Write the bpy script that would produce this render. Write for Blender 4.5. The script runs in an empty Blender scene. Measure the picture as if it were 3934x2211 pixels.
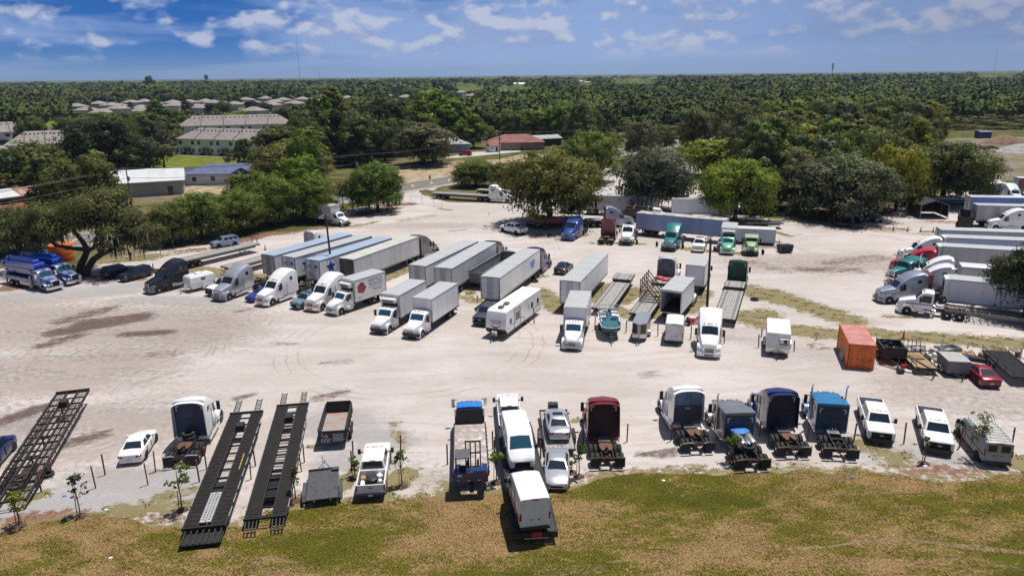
import bpy,math,random
import numpy as np
from mathutils import Vector,Matrix
# ---------------------------------------------------------------- camera, light, exposure
SC=bpy.context.scene
COL=SC.collection
rad=math.radians
CAM_H,PITCH,ROLL,FPX=28.3,rad(16.4),rad(0.6),2778.0
cd=bpy.data.cameras.new('camera')
cam=bpy.data.objects.new('camera',cd)
COL.objects.link(cam)
SC.camera=cam
cd.sensor_width=36.0
cd.lens=36.0*FPX/3934.0
cd.clip_start,cd.clip_end=0.5,90000.0
_U0=Vector((0,math.sin(PITCH),math.cos(PITCH)))
_F0=Vector((0,math.cos(PITCH),-math.sin(PITCH)))
_R=Vector((1,0,0))*math.cos(ROLL)-_U0*math.sin(ROLL)
_U=_U0*math.cos(ROLL)+Vector((1,0,0))*math.sin(ROLL)
_m=Matrix((_R,_U,-_F0)).transposed().to_4x4()
_m.translation=(0,0,CAM_H)
cam.matrix_world=_m
SUN_DIR=Vector((0.235,0.186,1.0)).normalized()# towards the sun
SUN_EL=math.asin(SUN_DIR.z)
ld=bpy.data.lights.new('sun','SUN')
ld.energy=5.0
ld.angle=rad(0.5)
ld.color=(1.0,0.955,0.89)
sun=bpy.data.objects.new('sun',ld)
COL.objects.link(sun)
sun.rotation_euler=SUN_DIR.to_track_quat('Z','Y').to_euler()
SC.view_settings.view_transform='Standard'
SC.view_settings.look='None'
SC.view_settings.exposure=0.1
SC.view_settings.gamma=1.0
SC.cycles.max_bounces=5
SC.cycles.diffuse_bounces=2
SC.cycles.glossy_bounces=3
SC.cycles.transmission_bounces=3
SC.cycles.transparent_max_bounces=8
SC.cycles.volume_bounces=0
SC.cycles.use_denoising=True
SC.cycles.volume_max_steps=64
class NT:
 """short hand for building node trees"""
 def __init__(s,tree):
  s.t=tree
  tree.nodes.clear()
 def n(s,kind,**kw):
  nd=s.t.nodes.new(kind)
  for k,v in kw.items():
   setattr(nd,k,v)
  return nd
 def set(s,nd,key,val):
  if hasattr(val,'is_output'):
   s.t.links.new(val,nd.inputs[key])
  elif val is not None:
   nd.inputs[key].default_value=val
 def math(s,op,a,b=None,c=None,clamp=False):
  nd=s.n('ShaderNodeMath',operation=op,use_clamp=clamp)
  s.set(nd,0,a)
  s.set(nd,1,b)
  s.set(nd,2,c)
  return nd.outputs[0]
 def vmath(s,op,a,b=None):
  nd=s.n('ShaderNodeVectorMath',operation=op)
  s.set(nd,0,a)
  s.set(nd,1,b)
  return nd.outputs[0]
 def mix(s,fac,a,b,mode='MIX'):
  nd=s.n('ShaderNodeMixRGB',blend_type=mode)
  for k,v in(('Fac',fac),('Color1',a),('Color2',b)):
   if isinstance(v,tuple)and len(v)== 3:
    v=v+(1,)
   s.set(nd,k,v)
  return nd.outputs[0]
 def noise(s,vec,scale,detail=4,rough=0.55,dist=0.0):
  nd=s.n('ShaderNodeTexNoise')
  if vec is not None:
   s.set(nd,'Vector',vec)
  nd.inputs['Scale'].default_value=scale
  nd.inputs['Detail'].default_value=detail
  nd.inputs['Roughness'].default_value=rough
  nd.inputs['Distortion'].default_value=dist
  return nd.outputs['Fac']
 def ramp(s,fac,a,b,lo=0.0,hi=1.0):
  nd=s.n('ShaderNodeMapRange')
  nd.interpolation_type='SMOOTHSTEP'
  s.set(nd,'Value',fac)
  for k,v in(('From Min',a),('From Max',b),('To Min',lo),('To Max',hi)):
   s.set(nd,k,v)
  return nd.outputs[0]
 def comb(s,x,y,z):
  nd=s.n('ShaderNodeCombineXYZ')
  s.set(nd,0,x)
  s.set(nd,1,y)
  s.set(nd,2,z)
  return nd.outputs[0]
 def sep(s,v):
  nd=s.n('ShaderNodeSeparateXYZ')
  s.set(nd,0,v)
  return nd.outputs
# ---- sky with cumulus bands (all by direction in the world)
SC.world=bpy.data.worlds.new('World')
SC.world.use_nodes=True
w=NT(SC.world.node_tree)
tc=w.n('ShaderNodeTexCoord').outputs['Generated']
dx,dy,dz=w.sep(tc)
el=w.math('MAXIMUM',dz,0.0)
az=w.math('ARCTAN2',dx,dy)
lift=w.math('ADD',w.math('MULTIPLY',w.math('POWER',el,0.8),1.5),0.10)
skyv=w.comb(dx,dy,lift)
sky=w.n('ShaderNodeTexSky',sky_type='NISHITA')
sky.sun_disc=False
sky.sun_elevation=SUN_EL
sky.sun_rotation=math.atan2(SUN_DIR.x,SUN_DIR.y)
sky.altitude=0
sky.air_density=1.0
sky.dust_density=0.6
sky.ozone_density=3.0
w.set(sky,'Vector',w.vmath('NORMALIZE',skyv))
hs=w.n('ShaderNodeHueSaturation')
w.set(hs,'Color',sky.outputs[0])
hs.inputs['Saturation'].default_value=1.28
hs.inputs['Value'].default_value=0.80
skyc=hs.outputs[0]
deep=w.mix(1.0,skyc,(0.05,0.58,1.08),'MULTIPLY')
left=w.ramp(az,-0.40,0.05,1.0,0.0)
base=w.mix(left,w.mix(1.0,skyc,(0.85,0.98,1.15),'MULTIPLY'),deep)
u0,v0=w.math('MULTIPLY',az,11.0),w.math('MULTIPLY',el,19.0)
vor=w.n('ShaderNodeTexVoronoi',feature='SMOOTH_F1')
w.set(vor,'Vector',w.comb(u0,v0,0.2))
vor.inputs['Scale'].default_value=5.0
n0=w.math('ADD',w.noise(w.comb(u0,v0,0.7),1.35,9,0.52,0.1),w.math('MULTIPLY',w.math('SUBTRACT',0.42,vor.outputs['Distance']),0.13))
n1=w.noise(w.comb(w.math('ADD',u0,0.05),w.math('ADD',v0,0.20),0.7),1.35,9,0.52,0.1)
n2=w.noise(w.comb(w.math('MULTIPLY',az,3.0),w.math('MULTIPLY',el,22.0),3.1),1.3,6,0.55,0.3)
right=w.ramp(az,-0.45,-0.12)
band=w.math('MULTIPLY',w.ramp(el,0.022,0.045),w.ramp(el,0.062,0.088,1.0,0.0))
nn=w.math('ADD',n0,w.math('ADD',w.math('MULTIPLY',right,0.075),w.math('MULTIPLY',band,0.055)))
puff=w.math('MULTIPLY',w.ramp(nn,0.53,0.67),w.ramp(el,0.012,0.04))
veil=w.math('MULTIPLY',w.ramp(w.math('ADD',n2,w.math('MULTIPLY',right,0.26)),0.46,0.76,0.0,0.85),w.ramp(el,0.0,0.1,1.0,0.85))
lit=w.ramp(w.math('SUBTRACT',n0,n1),-0.05,0.10)
dim=w.ramp(az,0.1,0.62,1.0,0.72)
cc=w.mix(lit,(2.8,3.8,6.4),(5.4,5.8,7.3))
c=w.mix(w.ramp(el,0.0,0.055,0.85,0.0),base,w.mix(left,(2.9,4.3,7.4),(0.75,2.1,5.0)))
c=w.mix(veil,c,(3.3,4.5,7.6))
c=w.mix(w.math('MULTIPLY',puff,0.92),c,cc)
c=w.mix(1.0,c,w.comb(dim,dim,w.math('ADD',0.08,w.math('MULTIPLY',dim,0.92))),'MULTIPLY')
c=w.mix(1.0,c,(1.42,1.42,1.42),'MULTIPLY')
up=w.ramp(el,0.10,0.30)
c=w.mix(up,c,sky.outputs[0])
bg=w.n('ShaderNodeBackground')
w.set(bg,'Color',c)
bg.inputs['Strength'].default_value=0.066
wo=w.n('ShaderNodeOutputWorld')
w.t.links.new(bg.outputs[0],wo.inputs[0])
# ---------------------------------------------------------------- where a spot of the survey photo lies on the ground
_XO,_YO=(0,1000,2000,2934),(200,700,1200,1651)
def K(rc,x,y):
 if rc == 0:
  return(x,y)
 r,c=divmod(rc,10)
 return(_XO[c-1]+x/2.576,_YO[r-1]+y/2.576)
def W(p,h=0.0):
 u,v=(p[0]-1967.0)/FPX,-(p[1]-1105.5)/FPX
 d=_F0+_R*u+_U*v
 t=(h-CAM_H)/d.z
 return Vector((d.x*t,d.y*t,h))
def G(rc,x,y,h=0.0):
 return W(K(rc,x,y),h)
def proj(v):
 q=Vector(v)-Vector((0,0,CAM_H))
 z=q.dot(_F0)
 return(1967.0+FPX*q.dot(_R)/z,1105.5-FPX*q.dot(_U)/z,z)
# ---------------------------------------------------------------- materials
_MC={}
def mat(name,col,rough=0.5,metal=0.0,var=0.12,scale=1.3,coat=0.0,col2=None,spec=None,streak=False,bump=0.0,bscale=20.0):
 key=(name,col,rough,metal)
 if key in _MC:
  return _MC[key]
 m=bpy.data.materials.new(name)
 m.use_nodes=True
 t=NT(m.node_tree)
 b=t.n('ShaderNodeBsdfPrincipled')
 o=t.n('ShaderNodeOutputMaterial')
 t.t.links.new(b.outputs[0],o.inputs[0])
 tco=t.n('ShaderNodeTexCoord').outputs['Object']
 v=tco
 if streak:
  x,y,z=t.sep(tco)
  v=t.comb(x,y,t.math('MULTIPLY',z,0.12))
 nz=t.noise(v,scale,5,0.6)
 c2=col2 or tuple(max(0.0,k*(1-2.2*var))for k in col)
 t.set(b,'Base Color',t.mix(t.ramp(nz,0.42,0.75),col,c2))
 t.set(b,'Roughness',t.ramp(nz,0.2,0.8,max(0.02,rough-0.06),min(1,rough+0.1)))
 b.inputs['Metallic'].default_value=metal
 if coat:
  b.inputs['Coat Weight'].default_value=coat
  b.inputs['Coat Roughness'].default_value=0.06
 if spec is not None:
  b.inputs['Specular IOR Level'].default_value=spec
 if bump:
  bp=t.n('ShaderNodeBump')
  bp.inputs['Strength'].default_value=bump
  bp.inputs['Distance'].default_value=0.05
  t.set(bp,'Height',t.noise(tco,bscale,5,0.65))
  t.t.links.new(bp.outputs[0],b.inputs['Normal'])
 _MC[key]=m
 return m
def paint(name,col,rough=0.32):
 return mat('paint_'+name,col,rough,0.0,0.07,0.9,coat=0.6)
WHITE=paint('white',(0.80,0.80,0.80))
OFFW=mat('paint_old_white',(0.70,0.70,0.68),0.45,0,0.12,0.8)
SILVER=mat('paint_silver',(0.52,0.53,0.56),0.28,0.55,0.05,0.8,coat=0.5)
BLACKP=paint('black',(0.012,0.012,0.016))
RUB=mat('rubber',(0.022,0.022,0.024),0.8,0,0.25,6,bump=0.3,bscale=30)
BLK=mat('black_steel',(0.018,0.018,0.020),0.55,0,0.3,2.0)
DARK=mat('dark_plastic',(0.028,0.028,0.030),0.6,0,0.2,2.0)
VOID=mat('dark_recess',(0.006,0.006,0.007),0.9,0,0.0)
GLASS=mat('tinted_glass',(0.012,0.022,0.035),0.05,0,0.1,1.0,spec=0.9)
GLASSB=mat('blue_tinted_glass',(0.02,0.07,0.11),0.06,0,0.1,1.0,spec=0.9)
CHROME=mat('chrome',(0.75,0.75,0.77),0.14,1.0,0.05)
ALU=mat('aluminium',(0.62,0.63,0.65),0.34,0.85,0.08,3)
GALV=mat('galvanised_steel',(0.45,0.46,0.47),0.5,0.5,0.15,3)
LAMP=mat('lamp_lens',(0.62,0.64,0.66),0.12,0.3,0.05)
REDL=mat('red_lens',(0.35,0.01,0.012),0.2,0,0.1)
AMBER=mat('amber_lens',(0.6,0.2,0.02),0.25,0,0.1)
RUST=mat('rusty_steel',(0.17,0.065,0.035),0.75,0.1,0.3,3,col2=(0.07,0.035,0.025))
RUSTP=mat('rust_red_post_paint',(0.30,0.075,0.045),0.7,0,0.2,4)
WOODG=mat('weathered_deck_boards',(0.33,0.32,0.31),0.8,0,0.2,2,streak=False)
WOOD=mat('raw_timber',(0.36,0.24,0.13),0.8,0,0.25,4)
SIDEW=mat('white_trailer_sheet',(0.74,0.745,0.76),0.35,0,0.07,0.9,streak=True,coat=0.2)
SIDEG=mat('grey_trailer_sheet',(0.55,0.56,0.58),0.38,0.1,0.1,0.9,streak=True)
ROOFG=mat('trailer_roof_sheet',(0.47,0.48,0.48),0.42,0.15,0.08,0.5)
ROOFB=mat('bluish_trailer_roof_sheet',(0.42,0.50,0.62),0.35,0.25,0.08,0.5)
# ---------------------------------------------------------------- mesh building
class MB:
 def __init__(s):
  s.v,s.f,s.m=[],[],[]
 def add(s,vs,fs,m=0):
  o=len(s.v)
  s.v +=[tuple(p)for p in vs]
  for f in fs:
   s.f.append([o+i for i in f])
   s.m.append(m)
  return s
 def bx(s,x0,x1,y0,y1,z0,z1,m=0):
  vs=[(x,y,z)for z in(z0,z1)for y in(y0,y1)for x in(x0,x1)]
  return s.add(vs,[(0,2,3,1),(4,5,7,6),(0,1,5,4),(2,6,7,3),(0,4,6,2),(1,3,7,5)],m)
 def loft(s,rings,m=0,cap=True,closed=True):
  n=len(rings[0])
  vs=[p for r in rings for p in r]
  fs=[]
  for i in range(len(rings)-1):
   for j in range(n if closed else n-1):
    k=(j+1)% n
    fs.append((i*n+j,i*n+k,(i+1)*n+k,(i+1)*n+j))
  if cap and closed:
   fs.append(tuple(range(n))[::-1])
   fs.append(tuple((len(rings)-1)*n+j for j in range(n)))
  return s.add(vs,fs,m)
 def prism(s,prof,y0,y1,m=0):# side outline (x, z) pushed along y
  return s.loft([[(x,y0,z)for x,z in prof],[(x,y1,z)for x,z in prof]],m)
 def slab(s,prof,z0,z1,m=0):# plan outline (x, y) pushed up
  return s.loft([[(x,y,z0)for x,y in prof],[(x,y,z1)for x,y in prof]],m)
 def cyl(s,a,b,r,n=10,m=0,r2=None,cap=True):
  a,b=Vector(a),Vector(b)
  d=(b-a).normalized()
  q=d.to_track_quat('Z','Y')
  X,Y=q @ Vector((1,0,0)),q @ Vector((0,1,0))
  r2=r if r2 is None else r2
  an=[2*math.pi*i/n for i in range(n)]
  return s.loft([[a+(X*math.cos(t)+Y*math.sin(t))*r for t in an],
                       [b+(X*math.cos(t)+Y*math.sin(t))*r2 for t in an]],m,cap)
 def tube(s,pts,r,n=6,m=0):
  for i in range(len(pts)-1):
   ra=r[i]if isinstance(r,(list,tuple))else r
   rb=r[i+1]if isinstance(r,(list,tuple))else r
   s.cyl(pts[i],pts[i+1],ra,n,m,rb)
  return s
 def bar(s,a,b,w,h=None,m=0):
  a,b=Vector(a),Vector(b)
  h=h or w
  d=(b-a).normalized()
  up=Vector((0,0,1))if abs(d.z)< 0.95 else Vector((1,0,0))
  X=d.cross(up).normalized()
  Y=X.cross(d)
  c=[(-.5,-.5),(.5,-.5),(.5,.5),(-.5,.5)]
  return s.loft([[p+X*(i*w)+Y*(j*h)for i,j in c]for p in(a,b)],m)
 def lathe(s,prof,n=16,m=0,axis='y',c=(0,0,0)):# prof: (along axis, radius)
  rings=[]
  for t,r in prof:
   ring=[]
   for i in range(n):
    a=2*math.pi*i/n
    u,v=r*math.cos(a),r*math.sin(a)
    ring.append({'y':(c[0]+u,c[1]+t,c[2]+v),'z':(c[0]+u,c[1]+v,c[2]+t),'x':(c[0]+t,c[1]+u,c[2]+v)}[axis])
   rings.append(ring)
  return s.loft(rings,m)
 def quad(s,a,b,c,d,m=0):
  return s.add([a,b,c,d],[(0,1,2,3)],m)
 def mesh(s,name,mats,ang=35):
  me=bpy.data.meshes.new(name)
  me.from_pydata(s.v,[],s.f)
  for mm in(mats if isinstance(mats,(list,tuple))else[mats]):
   me.materials.append(mm)
  if len(me.materials)> 1:
   me.polygons.foreach_set('material_index',s.m)
  import bmesh as _b
  bm=_b.new()
  bm.from_mesh(me)
  _b.ops.recalc_face_normals(bm,faces=bm.faces)
  bm.to_mesh(me)
  bm.free()
  if ang:
   me.polygons.foreach_set('use_smooth',[True]*len(me.polygons))
   me.set_sharp_from_angle(angle=rad(ang))
  return me
 def build(s,name,mats,parent=None,ang=35,loc=None):
  return link(name,s.mesh(name,mats,ang),parent,loc)
def link(name,me,parent=None,loc=None,rz=0.0):
 o=bpy.data.objects.new(name,me)
 COL.objects.link(o)
 if parent is not None:
  o.parent=parent
 if loc is not None:
  o.location=loc
 if rz:
  o.rotation_euler=(0,0,rz)
 return o
def tag(o,label=None,cat=None,group=None,kind=None):
 for k,v in(('label',label),('category',cat),('group',group),('kind',kind)):
  if v:
   o[k]=v
 return o
def thing(name,label,cat,group=None):
 return tag(link(name,None),label,cat,group)
def put(root,a,la,yaw=None,b=None,lb=None,z=0.0):
 """stand a thing on the ground: its local point la is seen at survey spot a, lb at b (or a compass yaw in degrees)"""
 A=G(*a,h=la[2])
 sh=Vector((0,0))
 if b is not None:
  B=G(*b,h=lb[2])
  d,e=B-A,Vector(lb)-Vector(la)
  yw=math.atan2(d.y,d.x)-math.atan2(e.y,e.x)
  k=(d.xy.length-e.xy.length)/2
  sh=d.xy.normalized()*k
 else:
  yw=rad(yaw)
 c,s=math.cos(yw),math.sin(yw)
 root.location=(A.x+sh.x-(c*la[0]-s*la[1]),A.y+sh.y-(s*la[0]+c*la[1]),z)
 root.rotation_euler=(0,0,yw)
 return root
def text(parent,name,s,size,m,origin,xdir,ydir,align='LEFT',sx=1.0):
 """raised lettering: origin, writing direction and up direction in the parent's space"""
 cu=bpy.data.curves.new(name,'FONT')
 cu.body=s
 cu.size=size
 cu.align_x=align
 cu.extrude=0.004
 cu.resolution_u=3
 tmp=bpy.data.objects.new(name,cu)
 me=bpy.data.meshes.new_from_object(tmp)
 bpy.data.objects.remove(tmp)
 X,Y=Vector(xdir).normalized(),Vector(ydir).normalized()
 Z=X.cross(Y)
 M=Matrix((X*sx,Y,Z)).transposed().to_4x4()
 M.translation=Vector(origin)
 me.transform(M)
 me.materials.clear()
 me.materials.append(m)
 return link(name,me,parent)
# ---- hull: cross-sections along x, (x, half width, bottom, top, corner radius, crown)
def ring(st):
 x,wd,zb,zt,r,cr=st
 wb=wd*0.94
 h=[(wb,zb),(wd,zb+0.10*(zt-zb)),(wd,zt-r),(wd-0.29*r,zt-0.29*r),(wd-r,zt)]
 return[(x,y,z)for y,z in h]+[(x,0,zt+cr)]+[(x,-y,z)for y,z in h[::-1]]
def hull(mb,sts,m=0):
 return mb.loft([ring(s)for s in sts],m)
def lerp(a,b,t):
 return tuple(p+(q-p)*t for p,q in zip(a,b))
def top_patch(mb,s0,s1,t0,t1,fy,off=0.012,m=0):
 """a pane lying on the top face between two hull sections"""
 rows=[]
 r0,r1=ring(s0),ring(s1)
 for t in(t0,(t0+t1)/2,t1):
  row=[]
  a,b,c=(Vector(lerp(r0[k],r1[k],t))for k in(4,5,6))
  for f in(-fy,-fy/2,0,fy/2,fy):
   row.append(b+((a-b)*f if f > 0 else(c-b)*-f))
  rows.append(row)
 n=(rows[2][2]-rows[0][2]).cross(rows[1][4]-rows[1][0]).normalized()
 if n.z < 0:
  n=-n
 vs=[p+n*off for r in rows for p in r]
 fs=[(i*5+j,i*5+j+1,(i+1)*5+j+1,(i+1)*5+j)for i in range(2)for j in range(4)]
 return mb.add(vs,fs,m)
# ---- wheels (shared meshes)
_WM={}
def wheel_mesh(kind,r,wd,m):
 key=(kind,round(r,3),round(wd,3),m.name)
 if key not in _WM:
  b=MB()
  h=wd/2
  if kind == 'tyre':
   b.lathe([(-h*.8,r*.60),(-h,r*.72),(-h*.96,r*.90),(-h*.7,r),(h*.7,r),(h*.96,r*.90),(h,r*.72),(h*.8,r*.60)],20)
  else:
   b.lathe([(-h*.5,0.02),(-h*.5,r*.56),(h*.78,r*.60),(h*.70,r*.50),(h*.35,r*.42),(h*.42,r*.22),(h*.8,r*.2),(h*.82,0.02)],16)
   for i in range(8):
    a=i*math.pi/4
    b.bx(r*.34*math.cos(a)-r*.035,r*.34*math.cos(a)+r*.035,h*.36,h*.46,r*.34*math.sin(a)-r*.035,r*.34*math.sin(a)+r*.035,1)
  _WM[key]=b.mesh(kind,[m,VOID]if kind == 'rim' else m,40)
 return _WM[key]
def wheel(parent,x,y,r,wd,rim=None,dual=False):
 """wheel = rim mesh, with tyre children; outer face points to the side y is on"""
 rim=rim or ALU
 o=link('wheel',wheel_mesh('rim',r,wd,rim),parent,(x,y,r),0 if y > 0 else math.pi)
 link('tyre',wheel_mesh('tyre',r,wd,RUB),o)
 if dual:
  link('tyre',wheel_mesh('tyre',r,wd,RUB),o,(0,-wd*1.15,0))
 return o
# ---------------------------------------------------------------- heavy lorries
def bumper_slab(mb,xf,hw,z0,z1,back=0.45,m=0):
 return mb.slab([(xf,-hw*.7),(xf,hw*.7),(xf-.3,hw),(xf-back,hw),(xf-back,-hw),(xf-.3,-hw)],z0,z1,m)
def arch(mb,cx,cz,ri,ro,y0,y1,a0=-5,a1=185,m=0):
 rings=[]
 for k in range(13):
  a=rad(a0+(a1-a0)*k/12)
  c,s=math.cos(a),math.sin(a)
  e=0.06*(ro-ri)
  rings.append([(cx+ri*c,y0,cz+ri*s),(cx+ri*c,y1,cz+ri*s),(cx+(ro-e)*c,y1,cz+(ro-e)*s),(cx+ro*c,y1+(y0-y1)*.12,cz+ro*s),(cx+ro*c,y0,cz+ro*s)])
 return mb.loft(rings,m)
def side_pane(mb,y,pts,m=0):
 n=len(pts)
 return mb.add([(x,y,z)for x,z in pts],[tuple(range(n))],m)
def chassis(root,xr,xf,axles,front,wheelr=.51,rim=None,flaps=True,fifth=True,detail=True,tailbar=True):
 b=MB()
 for s in(-1,1):
  b.bx(xr,xf,s*.43-.045,s*.43+.045,.78,1.03)
 for x in np.arange(xr+.05,min(xf,1.2),.75):
  b.bx(x,x+.12,-.40,.40,.82,.98)
 for x in axles:
  b.cyl((x,-.95,wheelr),(x,.95,wheelr),.11,8)
  b.cyl((x-.05,0,wheelr+.02),(x+.28,0,wheelr+.02),.24,10)
  for s in(-1,1):
   b.cyl((x-.3,s*.43,.55),(x-.3,s*.43,.82),.12,8)
   b.bar((x-.5,s*.5,.7),(x+.5,s*.5,.62),.08,.06)
 b.cyl((front,-.9,wheelr),(front,.9,wheelr),.09,8)
 b.bx(front-.2,front+1.0,-.4,.4,.55,.8)
 b.build('chassis_frame',BLK,root)
 for s in(-1,1):
  for x in axles:
   wheel(root,x,s*1.09,wheelr,.29,rim,True)
  wheel(root,front,s*1.05,wheelr,.30,rim)
 xe=xr
 if fifth:
  b=MB()
  x0=sum(axles)/len(axles)+.1
  b.slab([(x0+.5,-.3),(x0+.5,.3),(x0+.35,.5),(x0-.15,.5),(x0-.6,.38),(x0-.62,.2),(x0-.08,.05),(x0-.08,-.05),(x0-.62,-.2),(x0-.6,-.38),(x0-.15,-.5),(x0+.35,-.5)],1.14,1.20)
  b.bx(x0-.15,x0+.3,-.42,.42,1.03,1.14)
  b.build('fifth_wheel',mat('greasy_rust',(.16,.07,.045),.6,.2,.3,5,col2=(.05,.03,.025)),root)
 if flaps:
  for s in(-1,1):
   b=MB()
   b.bx(xe-.10,xe-.07,s*.95-.32,s*.95+.32,.26,.98)
   b.build('mud_flap',RUB,root)
 if tailbar:
  b=MB()
  for s in(-1,1):
   b.bar((xe-.08,s*.4,1.0),(xe-.08,s*.6,1.08),.07,.07)
   b.bar((xe-.08,s*.6,1.08),(xe-.08,s*1.28,1.02),.07,.09)
  b.build('mud_flap_hanger',CHROME,root)
  b=MB()
  b.bx(xe-.06,xe+.02,-.40,.40,.70,.95,0)
  for y in(-.32,-.2,.2,.32):
   b.cyl((xe-.10,y,.82),(xe-.05,y,.82),.055,8,1)
  b.build('tail_light_bar',[BLK,REDL],root)
def cab_mirrors(root,x,w,z0,z1,m=None):
 for s in(-1,1):
  b=MB()
  b.bx(x-.08,x+.07,s*(w+.30)-.13,s*(w+.30)+.13,z0,z1)
  b.bar((x,s*w*.95,z1-.05),(x,s*(w+.3),z1-.05),.05)
  b.bar((x,s*w*.95,z0+.06),(x,s*(w+.3),z0+.06),.05)
  b.build('mirror',m or DARK,root)
GYBACK2=mat('ribbed_grey_wall',(.12,.125,.13),.5,.1,.2,1)
def tractor(label,col,roof='high',nose='aero',stacks=False,back=None,bump=None,rim=None,hoodcol=None,group=None,
   trail=True,skirts=True,visor=False,open_back=False,extender=True,cat='semi truck',name='semi_truck',fifth=True,stripe=None):
 root=thing(name,label,cat,group)
 bump=bump or col
 hoodcol=hoodcol or col
 back=back or DARK
 xb={'day':.30,'flat':-1.25}.get(roof,-1.15)
 # hood
 b=MB()
 if nose == 'aero':
  hst=[(4.0,.60,.74,1.36,.16,.04),(3.86,.74,.70,1.58,.2,.05),(3.3,.84,.7,1.78,.2,.06),(2.7,.92,.7,1.93,.18,.06),(2.12,1.0,.7,2.05,.15,.05)]
 else:
  hst=[(4.0,.50,.95,1.72,.10,.05),(3.9,.54,.9,1.78,.12,.06),(3.0,.66,.8,1.90,.12,.05),(2.12,.84,.8,2.02,.12,.05)]
 hull(b,hst)
 b.build('hood',hoodcol,root)
 for s in(-1,1):
  b=MB()
  arch(b,2.95,.50,.58,.80 if nose == 'aero' else .70,s*.60,s*1.20,-25,175)
  if nose == 'aero':
   b.loft([[(3.95,s*.55,.7),(3.78,s*1.02,.7),(3.60,s*1.17,.7),(3.4,s*.55,.7)],[(3.95,s*.55,1.1),(3.78,s*1.0,1.12),(3.55,s*1.15,1.15),(3.3,s*.6,1.3)]])
  b.build('fender',hoodcol,root)
  b=MB()
  if nose == 'aero':
   b.loft([[(3.97,s*.62,.86),(3.80,s*1.04,.86),(3.5,s*1.17,.92),(3.55,s*.8,.9)],[(3.93,s*.66,1.10),(3.70,s*1.02,1.20),(3.42,s*1.15,1.26),(3.5,s*.8,1.1)]])
  else:
   b.bx(3.55,3.82,s*.98-.17,s*.98+.17,1.02,1.26)
  b.build('headlight',LAMP,root)
 # cab and sleeper
 cst=[(2.22,1.0,.62,2.00,.10,.03),(1.55,1.06,.6,2.80,.2,.07),(1.25,1.10,.6,2.98,.22,.08)]
 if nose != 'aero':
  cst[0]=(2.15,.98,.7,1.98,.10,.02)
  cst[1]=(1.80,1.02,.7,2.72,.16,.05)
 if roof == 'high':
  cst +=[(.75,1.17,.58,3.38,.34,.10),(.1,1.22,.55,3.74,.36,.10),(-.6,1.24,.55,3.92,.30,.08),(-1.15,1.24,.55,3.95,.22,.06)]
 elif roof == 'mid':
  cst +=[(.75,1.17,.58,3.1,.28,.08),(.0,1.22,.55,3.25,.28,.08),(-1.15,1.24,.55,3.3,.2,.05)]
 else:
  cst +=[(.9,1.10,.6,2.98,.2,.07),(.32,1.08,.6,2.93,.2,.05)]
 b=MB()
 hull(b,cst)
 if roof in('high','mid'):
  b.bx(.30,.315,-1.232,1.232,.62,2.6,1)
 b.build('cab',[col,DARK],root)
 if roof == 'flat':
  b=MB()
  hull(b,[(.28,1.2,.62,2.98,.08,.03),(-.3,1.22,.6,3.10,.08,.03),(-1.25,1.22,.6,3.12,.06,.02)])
  b.build('sleeper',col,root)
 zt=cst[-1][3]if roof != 'flat' else 3.12
 hw=1.0 if roof == 'day' else 1.15
 b=MB()
 top_patch(b,cst[0],cst[1],.06,.94,.93)
 b.build('windshield',GLASS,root)
 for s in(-1,1):
  b=MB()
  y=s*1.128
  side_pane(b,y,[(1.78 if nose == 'aero' else 1.85,1.78),(1.42 if nose == 'aero' else 1.7,2.58),(.55,2.62),(.55,1.72)])
  b.build('side_window',GLASS,root)
  if roof in('high','mid','flat'):
   b=MB()
   zc=2.95 if roof == 'high' else 2.45
   side_pane(b,s*1.252,[(-.25,zc-.22),(-.25,zc+.2),(-.75,zc+.2),(-.75,zc-.22)])
   b.build('sleeper_window',GLASS,root)
 # back wall
 b=MB()
 if roof == 'day':
  b.bx(xb-.02,xb+.03,-.85,.85,1.1,2.7,0)
  b.bx(xb-.03,xb,-.6,.6,2.0,2.55,1)
 else:
  b.bx(xb-.02,xb+.03,-hw,hw,.85,zt-.22,0)
  for z in np.linspace(1.3,zt-.6,3):
   b.bx(xb-.045,xb-.015,-hw*.8,hw*.8,z,z+.05,0)
  for s in(-1,1):
   b.bx(xb-.035,xb-.015,s*.95-.04,s*.95+.04,zt-.8,zt-.45,2)
   b.bx(xb-.035,xb-.015,s*.86-.12,s*.86+.12,zt-.46,zt-.40,2)
 b.build('back_panel',[back,GLASS,mat('white_reflector_tape',(.75,.75,.75),.4)],root)
 if open_back:
  b=MB()
  b.bx(xb-.05,xb-.021,-hw+.1,hw-.1,2.55,zt-.3,0)  # upper recess: blue light put into the panel colour
  for y in(-.35,.35):
   b.bar((xb-.06,y,2.6),(xb-.06,y*.2,zt-.4),.03,m=1)
  b.bx(xb-.16,xb-.021,-hw,hw,1.15,2.5,2)
  for z in np.linspace(1.3,2.3,6):
   b.bx(xb-.175,xb-.16,-hw+.08,hw-.08,z,z+.07,1)
  b.bx(xb-.18,xb-.16,-.25,.25,2.28,2.4,3)
  b.build('back_equipment',[mat('blue_lit_recess',(.20,.30,.45),.4),DARK,GYBACK2,ALU],root,0)
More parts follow.
